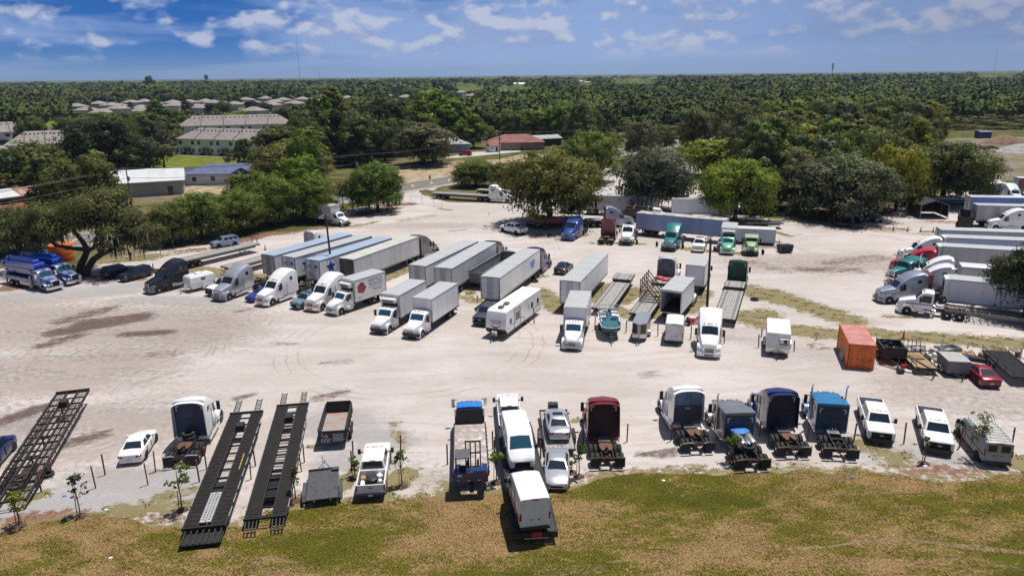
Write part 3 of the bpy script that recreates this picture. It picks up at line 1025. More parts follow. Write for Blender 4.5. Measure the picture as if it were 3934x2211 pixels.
def pickup(label,col,group=None,L=6.35,grille=None,bedm=None,lights_on_roof=True,cab_only_front=False,glass=None,dually=False,name='pickup_truck',cat='pickup'):
 root=thing(name,label,cat,group)
 xf,xr=L/2,-L/2
 hw=1.0
 bedl=2.0 if L > 6 else 1.65
 xb=xr+bedl # front wall of the bed
 belt=1.32
 ax=(xf-.95,xr+1.28)
 b=MB()
 hull(b,[(xf,.84,.48,1.06,.08,.02),(xf-.10,.96,.44,1.18,.10,.03),(xf-.8,1.0,.42,1.26,.12,.06),(xf-1.5,1.0,.42,belt,.1,.03),(xb,1.0,.42,belt,.08,0)])
 greenhouse(b,belt,xf-1.42,xf-2.05,xb+.18,xb+.04,.93,.74,1.98)
 for x in ax:
  for s in(-1,1):
   b.cyl((x,s*.6,.42),(x,s*(hw+.008),.42),.49,20,1)  # wheel well shade as a black disc, body not cut open
 b.build('body',[col,VOID],root)
 b=MB()
 t=.09
 for s in(-1,1):
  b.loft([[(x,s*hw,.55),(x,s*hw,belt-.03),(x,s*(hw-.03),belt),(x,s*(hw-t),belt),(x,s*(hw-t),.78)]for x in(xb,xr+.05)])
 b.bx(xb-.05,xb,-hw+t,hw-t,.6,belt)
 b.build('bed_side',col,root)
 b=MB()
 b.bx(xr+.02,xb-.04,-hw+t,hw-t,.72,.80)
 for s in(-1,1):
  b.bx(ax[1]-.5,ax[1]+.5,s*(hw-t)-.16*(s > 0),s*(hw-t)+.16*(s < 0),.8,1.0)
 b.build('bed_floor',bedm or DARK,root)
 b=MB()
 b.bx(xr,xr+.07,-hw+.07,hw-.07,.66,belt-.01)
 b.bx(xr-.008,xr,-.12,.12,1.05,1.13,1)
 b.build('tailgate',[col,DARK],root)
 glass_set(root,belt,xf-1.42,xf-2.05,xb+.18,xb+.04,.93,.74,1.98,splits=((.16,.55),(.59,.93)),glass=glass)
 b=MB()
 b.bx(xr-.14,xr+.02,-.95,.95,.48,.64)
 b.build('rear_bumper',DARK,root)
 b=MB()
 b.bx(xr-.148,xr-.14,-.16,.16,.5,.62)
 b.build('license_plate',mat('plate',(.6,.6,.58),.5),root)
 b=MB()
 bumper_slab(b,xf+.14,1.0,.36,.66,.3)
 b.build('front_bumper',grille or DARK,root)
 b=MB()
 b.bx(xf-.05,xf+.04,-.72,.72,.68,1.12,0)
 for z in(.78,.89,1.0):
  b.bx(xf+.04,xf+.055,-.70,.70,z,z+.05,1)
 b.build('grille',[VOID,grille or DARK],root)
 b=MB()
 ring_=[(.16*math.cos(a),.065*math.sin(a))for a in np.linspace(0,2*math.pi,16,False)]
 b.loft([[(xf+.05,y,.90+z)for y,z in ring_],[(xf+.068,y,.90+z)for y,z in ring_]])
 b.build('oval_badge',mat('badge',(.35,.38,.42),.3,.4),root)
 for s in(-1,1):
  b=MB()
  b.loft([[(xf+.03,s*.73,.78),(xf-.05,s*.97,.78),(xf-.3,s*.97,.8),(xf-.3,s*.75,.8)],[(xf+.0,s*.73,1.13),(xf-.12,s*.985,1.14),(xf-.35,s*.99,1.15),(xf-.3,s*.75,1.1)]])
  b.build('headlight',LAMP,root)
  b=MB()
  b.bx(xr-.01,xr+.14,s*.955-.055,s*.955+.055,.86,1.24)
  b.build('taillight',REDL,root)
  b=MB()
  b.bx(xf-1.88,xf-1.74,s*1.22-.11,s*1.22+.11,1.25,1.62)
  b.bar((xf-1.8,s*.92,1.36),(xf-1.8,s*1.15,1.36),.06)
  b.build('mirror',DARK,root)
  for x in ax:
   wheel(root,x,s*(hw-.12),.41,.27)
 b=MB()
 for s in(-1,1):
  for x in(xf-1.62,xf-2.72,xb-.02):
   b.bx(x,x+.025,s*hw-.03,s*hw+.004,.52,belt-.03)
 b.build('door_seam',mat('panel_gap_grey',(.16,.16,.17),.6),root,0)
 if lights_on_roof:
  b=MB()
  for y in(-.5,-.15,0,.15,.5):
   b.bx(xf-2.28,xf-2.18,y-.05,y+.05,1.985,2.03)
  b.bx(xb+.16,xb+.22,-.2,.2,1.92,1.97)
  b.build('marker_lights',AMBER,root)
 return root
def van(label,col,kind='high',group=None,rack=False,L=5.95,name='van',rearwin=False,black=True,ribs=False):
 root=thing(name,label,'van',group)
 H={'high':2.72,'mid':2.5,'low':2.08}[kind]
 xf,xr=L/2,-L/2
 w=1.0
 if kind == 'low':
  st=[(xf,.82,.45,.98,.1,.02),(xf-.12,.94,.4,1.1,.12,.03),(xf-.75,.99,.38,1.26,.1,.03),(xf-1.45,.95,.38,2.0,.18,.04),(xf-1.9,.97,.38,H,.18,.05),(xr+.2,.97,.38,H,.18,.05),(xr,.93,.42,H-.08,.15,.03)]
  wi=2
 else:
  st=[(xf,.78,.40,.92,.12,.02),(xf-.15,.93,.34,1.12,.14,.03),(xf-.8,1.0,.32,1.42,.1,.04),(xf-1.55,.96,.32,H-.28,.20,.06),(xf-2.1,.97,.32,H,.22,.05),(xr+.25,.97,.32,H,.2,.05),(xr,.94,.36,H-.06,.16,.03)]
  wi=2
 ax=(xf-.98,xr+1.05)
 b=MB()
 hull(b,st)
 for x in ax:
  for s in(-1,1):
   b.cyl((x,s*.6,.36),(x,s*(w+.01),.36),.43,20,1)  # black disc standing for the shaded hollow round the wheel
 if ribs:
  for k in range(9):
   y=-.72+k*.18
   b.bx(xr+.4,xf-2.4,y-.03,y+.03,H+.02,H+.058,0)
 b.build('body',[col,VOID],root)
 b=MB()
 top_patch(b,st[wi],st[wi+1],.06,.92,.92)
 b.build('windshield',GLASSB,root)
 for s in(-1,1):
  b=MB()
  zt=min(H-.45,1.95)
  side_pane(b,s*(w+.008),[(xf-.98,1.3),(xf-1.42,zt),(xf-2.15,zt),(xf-2.15,1.28)])
  b.build('side_window',GLASS,root)
  b=MB()
  b.loft([[(xf-.03,s*.52,.80),(xf-.13,s*.92,.82),(xf-.3,s*.9,.85)],[(xf-.14,s*.60,1.02),(xf-.42,s*.96,1.20),(xf-.45,s*.85,1.1)]])
  b.build('headlight',LAMP,root)
  b=MB()
  b.bx(xr-.012,xr+.12,s*.91-.06,s*.91+.06,.95,1.45)
  b.build('taillight',REDL,root)
  b=MB()
  b.bx(xf-1.18,xf-1.05,s*1.17-.1,s*1.17+.1,1.28,1.62)
  b.bar((xf-1.12,s*.93,1.35),(xf-1.12,s*1.1,1.35),.07)
  b.build('mirror',DARK,root)
  for x in ax:
   wheel(root,x,s*(w-.12),.35,.24,GALV)
  b=MB()
  b.bx(xr-.014,xr-.002,s*.02,s*.86,.55,H-.3,0)
  b.bx(xr-.03,xr-.014,s*.25-.1,s*.25+.1,.98,1.03,1)
  if rearwin:
   b.bx(xr-.022,xr-.014,s*.14,s*.74,1.28,1.82,2)
  b.build('rear_door',[col,DARK,GLASS],root)
 b=MB()
 for s in(-1,1):
  for x in(xf-1.0,xf-2.22,xf-3.5):
   b.bx(x,x+.025,s*w-.03,s*w+.006,.55,min(H-.4,2.1))
  b.bx(xr+.1,xf-2.3,s*w-.03,s*w+.004,.95,.99)
 b.build('door_seam',mat('panel_gap_grey',(.16,.16,.17),.6),root,0)
 b=MB()
 b.bx(xf-.10,xf+.03,-.55,.55,.50,.86,0)
 b.build('grille',VOID,root)
 b=MB()
 bumper_slab(b,xf+.06,.9,.30,.48,.3)
 b.build('front_bumper',DARK,root)
 b=MB()
 b.bx(xr-.12,xr+.1,-.93,.93,.34,.50)
 b.build('rear_bumper',DARK,root)
 b=MB()
 b.bx(xr-.03,xr+.05,-.22,.22,H-.17,H-.11)
 b.build('brake_light',REDL,root)
 if rack:
  b=MB()
  for s in(-1,1):
   b.bar((xr+.3,s*.80,H+.2),(xf-2.0,s*.80,H+.2),.05)
  for x in np.linspace(xr+.3,xf-2.0,8):
   b.bar((x,-.85,H+.2),(x,.85,H+.2),.05)
   for s in(-1,1):
    b.bar((x,s*.84,H+.2),(x,s*.88,H-.15),.04)
  b.build('ladder_rack',OFFW,root)
 return root
def jack_tongue(b,x0,x1,hw,z,m=0):
 """A-frame tow bar with coupler and jack wheel"""
 for s in(-1,1):
  b.bar((x0,s*hw,z),(x1-.15,0,z),.09,.1,m)
 b.bar((x1-.3,0,z),(x1+.12,0,z),.1,.1,m)
 b.cyl((x1-.3,.12,.18),(x1-.3,.12,z+.55),.04,8,m)
 b.cyl((x1-.3,.09,.1),(x1-.3,.15,.1),.1,10,m)
def cargo_trailer(label,L,W2,H,col,group=None,vnose=0.0,roof=None,name='cargo_trailer',z0=.42,blackfront=False,stone=True,axle=0.0,axles=1):
 root=thing(name,label,'trailer',group)
 x0,x1=-L/2,L/2
 out=[(x0,-W2),(x1-vnose,-W2),(x1,-.12 if vnose else-W2),(x1,.12 if vnose else W2),(x1-vnose,W2),(x0,W2)]
 if not vnose:
  out=[(x0,-W2),(x1,-W2),(x1,W2),(x0,W2)]
 b=MB()
 b.slab(out,z0,H-.04)
 b.build('body',col,root,25)
 b=MB()
 b.slab([(x+(.012 if x > 0 else-.012),y+(.012 if y > 0 else-.012))for x,y in out],H-.06,H)
 b.build('roof',roof or ALU,root,25)
 b=MB()
 if stone:
  e=.01
  b.slab([(x+(e if x > 0 else-e),y+(e if y > 0 else-e))for x,y in out if True][1:-1]+[(x1-vnose-.1,W2-.05),(x1-vnose-.1,-W2+.05)],z0+.02,z0+.5)
  b.build('stone_guard',ALU,root,25)
 if blackfront:
  for s in(-1,1):
   b=MB()
   A,B=(x1-vnose,s*W2),(x1,s*.12)
   d=Vector((B[0]-A[0],B[1]-A[1],0))
   n=Vector((d.y,-d.x,0)).normalized()
   if n.x < 0:
    n=-n
   n *= .012
   p=lambda t,z:Vector((A[0]+d.x*t,A[1]+d.y*t,z))+n
   b.quad(p(.08,z0+.55),p(.92,z0+.55),p(.92,H-.12),p(.08,H-.12))
   b.build('front_panel',BLACKP,root,0)
 b=MB()
 jack_tongue(b,x1-vnose-.1,x1+1.1,W2*.7,z0-.02)
 b.bx(x0,x1-vnose,-W2*.8,W2*.8,z0-.12,z0-.005)
 b.build('tow_bar',BLK,root)
 for s in(-1,1):
  for k in range(axles):
   xa=axle-k*.85
   wheel(root,xa,s*(W2+.14),.33,.2,OFFW)
   b=MB()
   arch(b,xa,.34,.38,.42,s*(W2+.005),s*(W2+.27),-5,185)
   b.build('fender',ALU,root)
 b=MB()
 b.bx(x0-.012,x0-.001,-W2+.08,W2-.08,z0+.06,H-.12)
 b.build('rear_door',col,root)
 return root
def saddle_tyre(label,group=None,r=.5,wd=.28,name='loose_tyre',rim=None):
 root=thing(name,label,'tyre',group)
 b=MB()
 h=wd/2
 b.lathe([(-h*.8,r*.58),(-h,r*.72),(-h*.96,r*.90),(-h*.7,r),(h*.7,r),(h*.96,r*.90),(h,r*.72),(h*.8,r*.58),(0,r*.54),(-h*.8,r*.58)],20,0,'z',(0,0,h))
 b.build('tyre',RUB,root)
 if rim:
  b=MB()
  b.lathe([(h*.5,.02),(h*.5,r*.5),(h*1.0,r*.57),(h*.3,r*.57)],16,0,'z')
  b.build('rim',rim,root)
 return root
# ---------------------------------------------------------------- one-off vehicles and gear
def wedge_hauler(label,L,style,group='empty car hauler trailers'):
 """long low car hauler: two runner tracks on a ladder frame; x+ = hitch end"""
 root=thing('car_hauler_trailer',label,'trailer',group)
 x0,x1=-L/2,L/2
 zf={'mesh':(.75,1.35),'alu':(.70,1.05),'ramp':(.70,1.0)}[style]
 Z=lambda x:zf[0]+(zf[1]-zf[0])*(x-x0)/L
 blk=BLK if style != 'mesh' else mat('dark_rusty_frame',(.022,.018,.017),.7,0,.3,2,col2=(.05,.026,.02))
 b=MB()
 for s in(-1,1):
  for y in(1.30,.42):
   b.bar((x0,s*y,Z(x0)-.1),(x1,s*y,Z(x1)-.1),.09,.2)
 for x in np.arange(x0+.3,x1,1.15):
  b.bar((x,-1.28,Z(x)-.14),(x,1.28,Z(x)-.14),.08,.12)
 for s in(-1,1):
  b.bar((x0+1,s*1.30,Z(x0)-.62+.2),(x1-2.5,s*1.30,Z(x1)-.66),.05,.06)
  for x in np.arange(x0+1.2,x1-2.5,1.15):
   b.bar((x,s*1.30,Z(x)-.18),(x,s*1.30,Z(x)-.60),.045)
 b.bar((x1,-1.36,Z(x1)),(x1,1.36,Z(x1)),.14,.2)
 b.bar((x0,-1.36,Z(x0)),(x0,1.36,Z(x0)),.10,.14)
 b.build('ladder_frame',blk,root,0)
 for s in(-1,1):
  b=MB()
  y0,y1=s*.47,s*1.25
  if style == 'mesh':
   for x in np.arange(x0+.1,x1-.1,.34):
    b.bar((x,y0,Z(x)),(x,y1,Z(x)),.035,.03)
   for k in(.0,.33,.66,1):
    y=y0+(y1-y0)*k
    b.bar((x0+.1,y,Z(x0)+.01),(x1-.1,y,Z(x1)+.01),.03,.025)
  elif style == 'alu':
   b.loft([[(x,y0,Z(x)+.02),(x,y1,Z(x)+.02),(x,y1,Z(x)-.03),(x,y0,Z(x)-.03)]for x in(x0+.15,x1-.2)])
   for x in np.arange(x0+.3,x1-.3,.5):
    b.bar((x,y0,Z(x)+.03),(x,y1,Z(x)+.03),.03,.02)
  else:
   b.loft([[(x,y0,Z(x)+.02),(x,y1,Z(x)+.02),(x,y1,Z(x)-.03),(x,y0,Z(x)-.03)]for x in(x0+.15,x1-.2)])
   b.loft([[(x,y0*.98,Z(x)+.05),(x,y1*1.01,Z(x)+.05),(x,y1*1.01,Z(x)),(x,y0*.98,Z(x))]for x in(x0+.5,x0+2.4)])
  b.build('runner_track',mat('black_tread_plate',(.017,.0155,.015),.85,0,.3,3,col2=(.035,.026,.022),spec=.2,bump=.3,bscale=25)if style != 'mesh' else blk,root,0)
  b=MB()
  if style == 'mesh':
   for x in np.arange(x0+.5,x1-.5,.4):
    b.bar((x,s*1.30,Z(x)),(x,s*1.42,Z(x)),.03)
  for x in np.arange(x0+1,x1-1,1.6):
   b.bar((x,s*1.36,Z(x)-.02),(x+1.1,s*1.36,Z(x)-.02),.05,.06)
  b.build('side_rub_rail',GALV if style != 'mesh' else blk,root,0)
  for k in range(3 if style == 'mesh' else 2):
   wheel(root,x0+3.2+k*1.0,s*1.08,.36,.24,GALV)
  if style != 'mesh':
   b=MB()
   for k in range(9):
    b.bx(x1+.05+k*.2,x1+.13+k*.2,s*.85-.2,s*.85+.2,Z(x1)+.05+k*.03,Z(x1)+.08+k*.03)
   for y in(-.21,.21):
    b.bar((x1-.3,s*.85+y,Z(x1)+.02),(x1+1.85,s*.85+y,Z(x1)+.34),.05,.07)
   b.build('loading_ramp',BLK,root,0)
 b=MB()
 b.bx(x0+2.6,x0+5.8,-.38,.38,.35,.55)
 for k in range(2):
  b.cyl((x0+3.2+k,-1.0,.36),(x0+3.2+k,1.0,.36),.07,8)
 b.bx(x1-3.2,x1-2.4,-.3,.3,Z(x1)-.2,Z(x1)+.35)
 b.build('axle_beam',blk,root,0)
 if style == 'mesh':
  b=MB()
  for x in(x0+3.5,x0+6.2,x0+9.0,x1-3.2):
   b.bar((x,-.42,Z(x)-.05),(x,.42,Z(x)-.05),.12,.1)
   b.bar((x,.1,Z(x)),(x,.1,Z(x)-.75),.1)
  b.build('cross_strut',blk,root,0)
 if style == 'alu':
  b=MB()
  for s in(-1,1):
   b.bx(x0+.45,x0+4.0,s*.19-.165,s*.19+.165,Z(x0)+.03,Z(x0)+.09,0)
   for k in range(12):
    b.bx(x0+.7+k*.27,x0+.80+k*.27,s*.19-.07,s*.19+.07,Z(x0)+.09,Z(x0)+.094,1)
  b.build('aluminium_ramp',[mat('bright_ramp_aluminium',(.46,.46,.46),.5,.3,.15,3),VOID],root,0)
  b=MB()
  b.bx(x0-1.3,x0-.06,-1.25,1.25,.28,.36)
  for y in np.linspace(-1.1,1.1,7):
   b.bar((x0-1.25,y,.38),(x0-.05,y,.55),.09,.1)
  b.build('tail_ramp',BLK,root,0)
  b=MB()
  b.bar((x0+5.5,-1.0,Z(x0)+.10),(x0+9.0,-.98,Z(x0)+.22),.07,.05)
  b.build('yellow_tie_bar',mat('yellow_paint',(.42,.33,.05),.5),root,0)
 if style == 'ramp':
  b=MB()
  for s in(-1,1):
   for y in np.linspace(.5,1.2,4):
    b.bar((x0-.9,s*y,.3),(x0-.05,s*y,.6),.07,.06)
   b.bar((x0-.9,s*.45,.3),(x0-.9,s*1.25,.3),.06)
  for x in np.arange(x0+2.8,x1-1,.42):
   b.bar((x,-.42,Z(x)-.08),(x,.42,Z(x)-.08),.05,.05)
  b.build('tail_ramp',BLK,root,0)
 return root
def gooseneck_hauler(label,L=16.0):
 root=thing('gooseneck_trailer',label,'trailer')
 x0,x1=-L/2,L/2
 b=MB()
 Z=lambda x:.75+.25*(x-x0)/L
 for s in(-1,1):
  b.bar((x0,s*1.32,Z(x0)),(x1-1.5,s*1.32,Z(x1)),.10,.26)
  b.bar((x0,s*.45,Z(x0)-.06),(x1-1.5,s*.45,Z(x1)-.06),.08,.2)
  b.bar((x0+.8,s*1.40,Z(x0)+.02),(x1-2,s*1.40,Z(x1)+.02),.05,.05)
  for x in np.arange(x0+.4,x1-2,.8):
   b.bar((x,s*1.34,Z(x)-.05),(x,s*1.45,Z(x)-.05),.06)
  b.bar((x1-1.5,s*1.2,Z(x1)),(x1,s*.3,1.5),.14,.2)
 for x in np.arange(x0+.2,x1-1.6,.9):
  b.bar((x,-1.3,Z(x)-.1),(x,1.3,Z(x)-.1),.08,.1)
 b.bx(x0-.08,x0,-1.36,1.36,.45,.90)
 b.bx(x1-.3,x1+.3,-.3,.3,1.2,1.55)
 b.build('frame',BLK,root,0)
 for s in(-1,1):
  b=MB()
  b.loft([[(x,s*.48,Z(x)+.1),(x,s*1.26,Z(x)+.1),(x,s*1.26,Z(x)+.04),(x,s*.48,Z(x)+.04)]for x in(x0+.1,x1-1.6)])
  b.build('runner_track',DARK,root,0)
  for k in range(2):
   wheel(root,x0+3.0+k*.95,s*1.06,.37,.24,GALV)
  b=MB()
  b.bx(x0-.1,x0-.083,s*1.1-.16,s*1.1+.16,.6,.7)
  b.build('taillight',REDL,root)
 b=MB()
 b.bx(x0-.105,x0-.083,-.75,.75,.48,.52)
 b.build('reflector_strip',mat('white_reflector_tape',(.75,.75,.75),.4),root)
 b=MB()
 b.loft([[(x0-.14,-.32,.93),(x0-.14,.32,.93),(x0-.11,.32,.95),(x0-.11,-.32,.95)],[(x0-.18,-.30,.60),(x0-.19,.28,.57),(x0-.15,.30,.57),(x0-.15,-.32,.60)]])
 b.build('red_flag',mat('red_cloth',(.55,.03,.05),.8,0,.2,5),root,0)
 return root
def dump_trailer(label,L=4.8,sign=True,group=None,col=None,wall=.78,name='dump_trailer',junk=False):
 root=thing(name,label,'trailer',group)
 col=col or BLK
 x0,x1,w,z0,z1=-L/2,L/2,1.05,.85,.85+wall
 b=MB()
 for s in(-1,1):
  b.bx(x0,x1,s*w-.04,s*w+.04,z0,z1)
  b.bx(x0-.03,x1+.03,s*w-.07,s*w+.07,z1,z1+.09)
  for x in np.linspace(x0+.3,x1-.3,6):
   b.bx(x-.05,x+.05,s*(w+.04),s*(w+.10),z0,z1)
 b.bx(x1-.04,x1+.04,-w+.04,w-.04,z0,z1+.25)
 b.build('bed_wall',col,root,0)
 b=MB()
 b.bx(x0,x1-.04,-w+.04,w-.04,z0-.06,z0+.04)
 b.build('bed_floor',mat('rust_stained_floor',(.30,.27,.26),.7,.1,.3,.9,col2=(.35,.13,.05)),root,0)
 b=MB()
 b.bx(x0-.09,x0-.03,-w-.02,w+.02,z0-.25,z1-.02)
 b.build('tailgate',col,root,0)
 b=MB()
 jack_tongue(b,x1-.2,x1+1.3,.6,.58)
 b.bx(x0,x1,-.5,-.38,.55,z0-.07)
 b.bx(x0,x1,.38,.5,.55,z0-.07)
 b.build('frame',col,root,0)
 for s in(-1,1):
  for k in(0,1):
   wheel(root,.1-k*.86,s*1.17,.36,.22,GALV)
  b=MB()
  b.bx(-1.25,.6,s*1.12-.02,s*1.30+.02,.78,.82)
  b.bx(.56,.62,s*1.12,s*1.30,.45,.80)
  b.bx(-1.27,-1.21,s*1.12,s*1.30,.45,.80)
  b.build('fender',col,root,0)
 if sign:
  X,Y=(0,-1,0),(0,0,1)
  lt=mat('sign_lettering',(.72,.74,.78),.5)
  gd=mat('gold_lettering',(.55,.42,.28),.4,.3)
  x=x0-.094
  text(root,'lettering','L',.52,gd,(x,.85,z0+.28),X,Y)
  text(root,'lettering','G',.40,lt,(x,.62,z0+.18),X,Y)
  for k,(s,sz)in enumerate((('407.561.0085',.155),('832.863.0884',.135),('Free Estimates',.13))):
   text(root,'lettering',s,sz,lt,(x,.92,z0+.0-k*.115),X,Y)
  for k in range(6):
   b=MB()
   b.bx(x-.004,x,-.92+.12*(k % 2),-.02,z0+.44-k*.115,z0+.475-k*.115)
   b.build('small_print_line',lt,root,0)
 if junk:
  r=random.Random(7)
  b=MB()
  for k in range(9):
   c=Vector((r.uniform(x0+.4,x1-.4),r.uniform(-.7,.7),z1-.15+r.uniform(-.1,.15)))
   b.lathe([(-.12,.02),(-.1,.28),(.1,.28),(.12,.02)],12,0,r.choice('xyz'),c)
  b.build('bagged_load',mat('black_bag_plastic',(.02,.02,.024),.3),root)
 return root
def tilt_trailer(label):
 root=thing('tilt_trailer',label,'trailer')
 L,w,z=3.9,1.08,.62
 x0,x1=-L/2,L/2
 g=mat('dark_grey_deck_paint',(.075,.075,.082),.55,.1,.2,2)
 b=MB()
 b.bx(x0,x1,-w,w,z-.06,z)
 for y in(-.43,.43):
  b.bx(x0+.05,x1-.05,y-.035,y+.035,z,z+.035)
 b.bx(x1-.05,x1+.03,-w,w,z-.1,z+.14)
 b.bx(x1-.4,x1-.05,-w-.02,-w+.5,z+.14,z+.17)
 b.build('deck',g,root,0)
 b=MB()
 jack_tongue(b,x1+.03,x1+1.5,.55,.55)
 b.bx(x0,x1,-.6,-.5,.42,z-.07)
 b.bx(x0,x1,.5,.6,.42,z-.07)
 b.build('tow_bar',ALU,root,0)
 for s in(-1,1):
  for k in(0,1):
   wheel(root,-.2-k*.78,s*(w+.15),.33,.2,GALV)
  b=MB()
  b.bx(-1.45,.28,s*(w+.04)-.01,s*(w+.28)+.01,.70,.73)
  b.loft([[(.28,s*(w+.04),.70),(.28,s*(w+.28),.70),(.28,s*(w+.28),.73),(.28,s*(w+.04),.73)],[(.55,s*(w+.04),.4),(.55,s*(w+.28),.4),(.58,s*(w+.28),.42),(.58,s*(w+.04),.42)]])
  b.loft([[(-1.45,s*(w+.04),.70),(-1.45,s*(w+.28),.70),(-1.45,s*(w+.28),.73),(-1.45,s*(w+.04),.73)],[(-1.72,s*(w+.04),.4),(-1.72,s*(w+.28),.4),(-1.75,s*(w+.28),.42),(-1.75,s*(w+.04),.42)]])
  b.build('fender',g,root,0)
 return root
def flatbed_truck(label):
 """flat deck lorry with a blue cab, seen from behind"""
 root=thing('flatbed_truck',label,'truck')
 blue=paint('bright_blue',(.02,.20,.62))
 L=11.0
 x0,x1=-L/2,L/2
 b=MB()
 hull(b,[(x1-1.0,.98,.6,1.72,.1,.02),(x1-1.45,1.02,.6,2.35,.16,.05),(x1-1.8,1.05,.6,2.52,.16,.05),(x1-2.9,1.05,.6,2.52,.14,.04)])
 hull(b,[(x1,.62,.7,1.25,.14,.03),(x1-.3,.8,.65,1.5,.16,.04),(x1-1.2,.95,.65,1.74,.12,.04)])
 b.build('cab',blue,root)
 b=MB()
 top_patch(b,(x1-1.0,.98,.6,1.72,.1,.02),(x1-1.45,1.02,.6,2.35,.16,.05),.06,.94,.92)
 b.build('windshield',GLASS,root)
 b=MB()
 b.bx(x0,x1-3.2,-1.22,1.22,1.12,1.22)
 b.build('deck',mat('worn_paint_deck',(.30,.25,.23),.75,0,.15,1.6,col2=(.62,.58,.52)),root,0)
 b=MB()
 for s in(-1,1):
  b.bx(x0,x1-3.15,s*1.26-.045,s*1.26+.045,1.02,1.26)
  for x in np.arange(x0+.4,x1-3.4,.6):
   b.bx(x,x+.07,s*1.31,s*1.34,1.05,1.2)
 b.build('deck_edge_rail',BLK,root,0)
 b=MB()
 b.bx(x1-3.2,x1-3.12,-1.2,1.2,1.1,2.45)
 b.build('headboard',BLK,root,0)
 b=MB()
 for s in(-1,1):
  b.bx(x1-3.22,x1-3.1,s*1.15-.06,s*1.15+.06,1.9,2.5)
 b.build('work_light',LAMP,root)
 cab_mirrors(root,x1-1.2,1.05,1.75,2.45,CHROME)
 b=MB()
 for y in(-.6,-.2,0,.2,.6):
  b.bx(x1-1.95,x1-1.83,y-.05,y+.05,2.55,2.61)
 b.build('marker_lights',AMBER,root)
 for s in(-1,1):
  wheel(root,x1-1.1,s*1.02,.48,.27,ALU)
  wheel(root,x0+2.2,s*1.02,.48,.27,ALU,True)
 b=MB()
 for s in(-1,1):
  b.bx(x0+.1,x1-.5,s*.42-.04,s*.42+.04,.72,1.11)
 b.cyl((x0+2.2,-.95,.48),(x0+2.2,.95,.48),.1,8)
 b.cyl((x1-1.1,-.95,.48),(x1-1.1,.95,.48),.1,8)
 b.bx(x0-.05,x0,-1.2,1.2,.8,1.2)
 b.build('chassis_frame',BLK,root,0)
 b=MB()
 bumper_slab(b,x1+.12,1.1,.4,.7)
 b.build('bumper',CHROME,root)
 return root
def forklift(label):
 """truck-mounted three-wheel forklift; x+ = forks"""
 root=thing('forklift',label,'forklift')
 bl=paint('forklift_blue',(.010,.035,.12))
 b=MB()
 b.bx(-1.0,-.3,-1.15,1.15,.95,1.62)
 b.bx(-.3,.9,-1.15,-.75,.75,1.25)
 b.bx(-.3,.9,.75,1.15,.75,1.25)
 b.bx(-.95,-.35,-1.05,-.15,1.62,1.72)
 b.build('body',bl,root,0)
 b=MB()
 for y in(.15,1.05):
  for x in(-.75,.35):
   b.bar((x,y,1.3),(x,y,2.62),.07)
 b.build('cab_post',BLK,root,0)
 b=MB()
 b.bx(-.85,.45,.08,1.12,2.62,2.70)
 b.build('overhead_guard',mat('guard_grey',(.10,.10,.11),.5),root,0)
 b=MB()
 b.bx(-.45,-.1,.35,.85,1.25,1.38)
 b.bx(-.5,-.4,.35,.85,1.3,1.9)
 b.build('seat',DARK,root,0)
 b=MB()
 for y in(-.52,-.18,.18,.52):
  b.bar((.75,y-.15,.9),(.75,y-.15,3.15),.09)
 for z in(1.1,2.2,3.1):
  b.bar((.75,-.68,z),(.75,.38,z),.09)
 b.build('mast',BLK,root,0)
 b=MB()
 for y in(-.5,.25):
  b.bx(.8,2.0,y-.06,y+.06,.92,.98)
  b.bx(.8,.86,y-.06,y+.06,.92,1.6)
 b.build('fork',BLK,root,0)
 for x,y in((.55,1.05),(.55,-1.05),(-.75,0)):
  wheel(root,x,y,.38,.3,GALV)
 b=MB()
 for k,y in enumerate(np.linspace(-1.0,.8,6)):
  b.bx(-1.02,-1.0,y,y+.2,1.02,1.07,k % 2)
 b.bx(-1.02,-1.0,.65,.95,1.35,1.5,1)
 b.build('reflector_strip',[REDL,mat('white_reflector_tape',(.75,.75,.75),.4)],root,0)
 b=MB()
 b.bx(-1.06,-1.0,-1.0,-.7,1.35,1.5)
 b.bx(-1.06,-1.0,.1,.4,1.35,1.5)
 b.build('taillight',REDL,root)
 return root
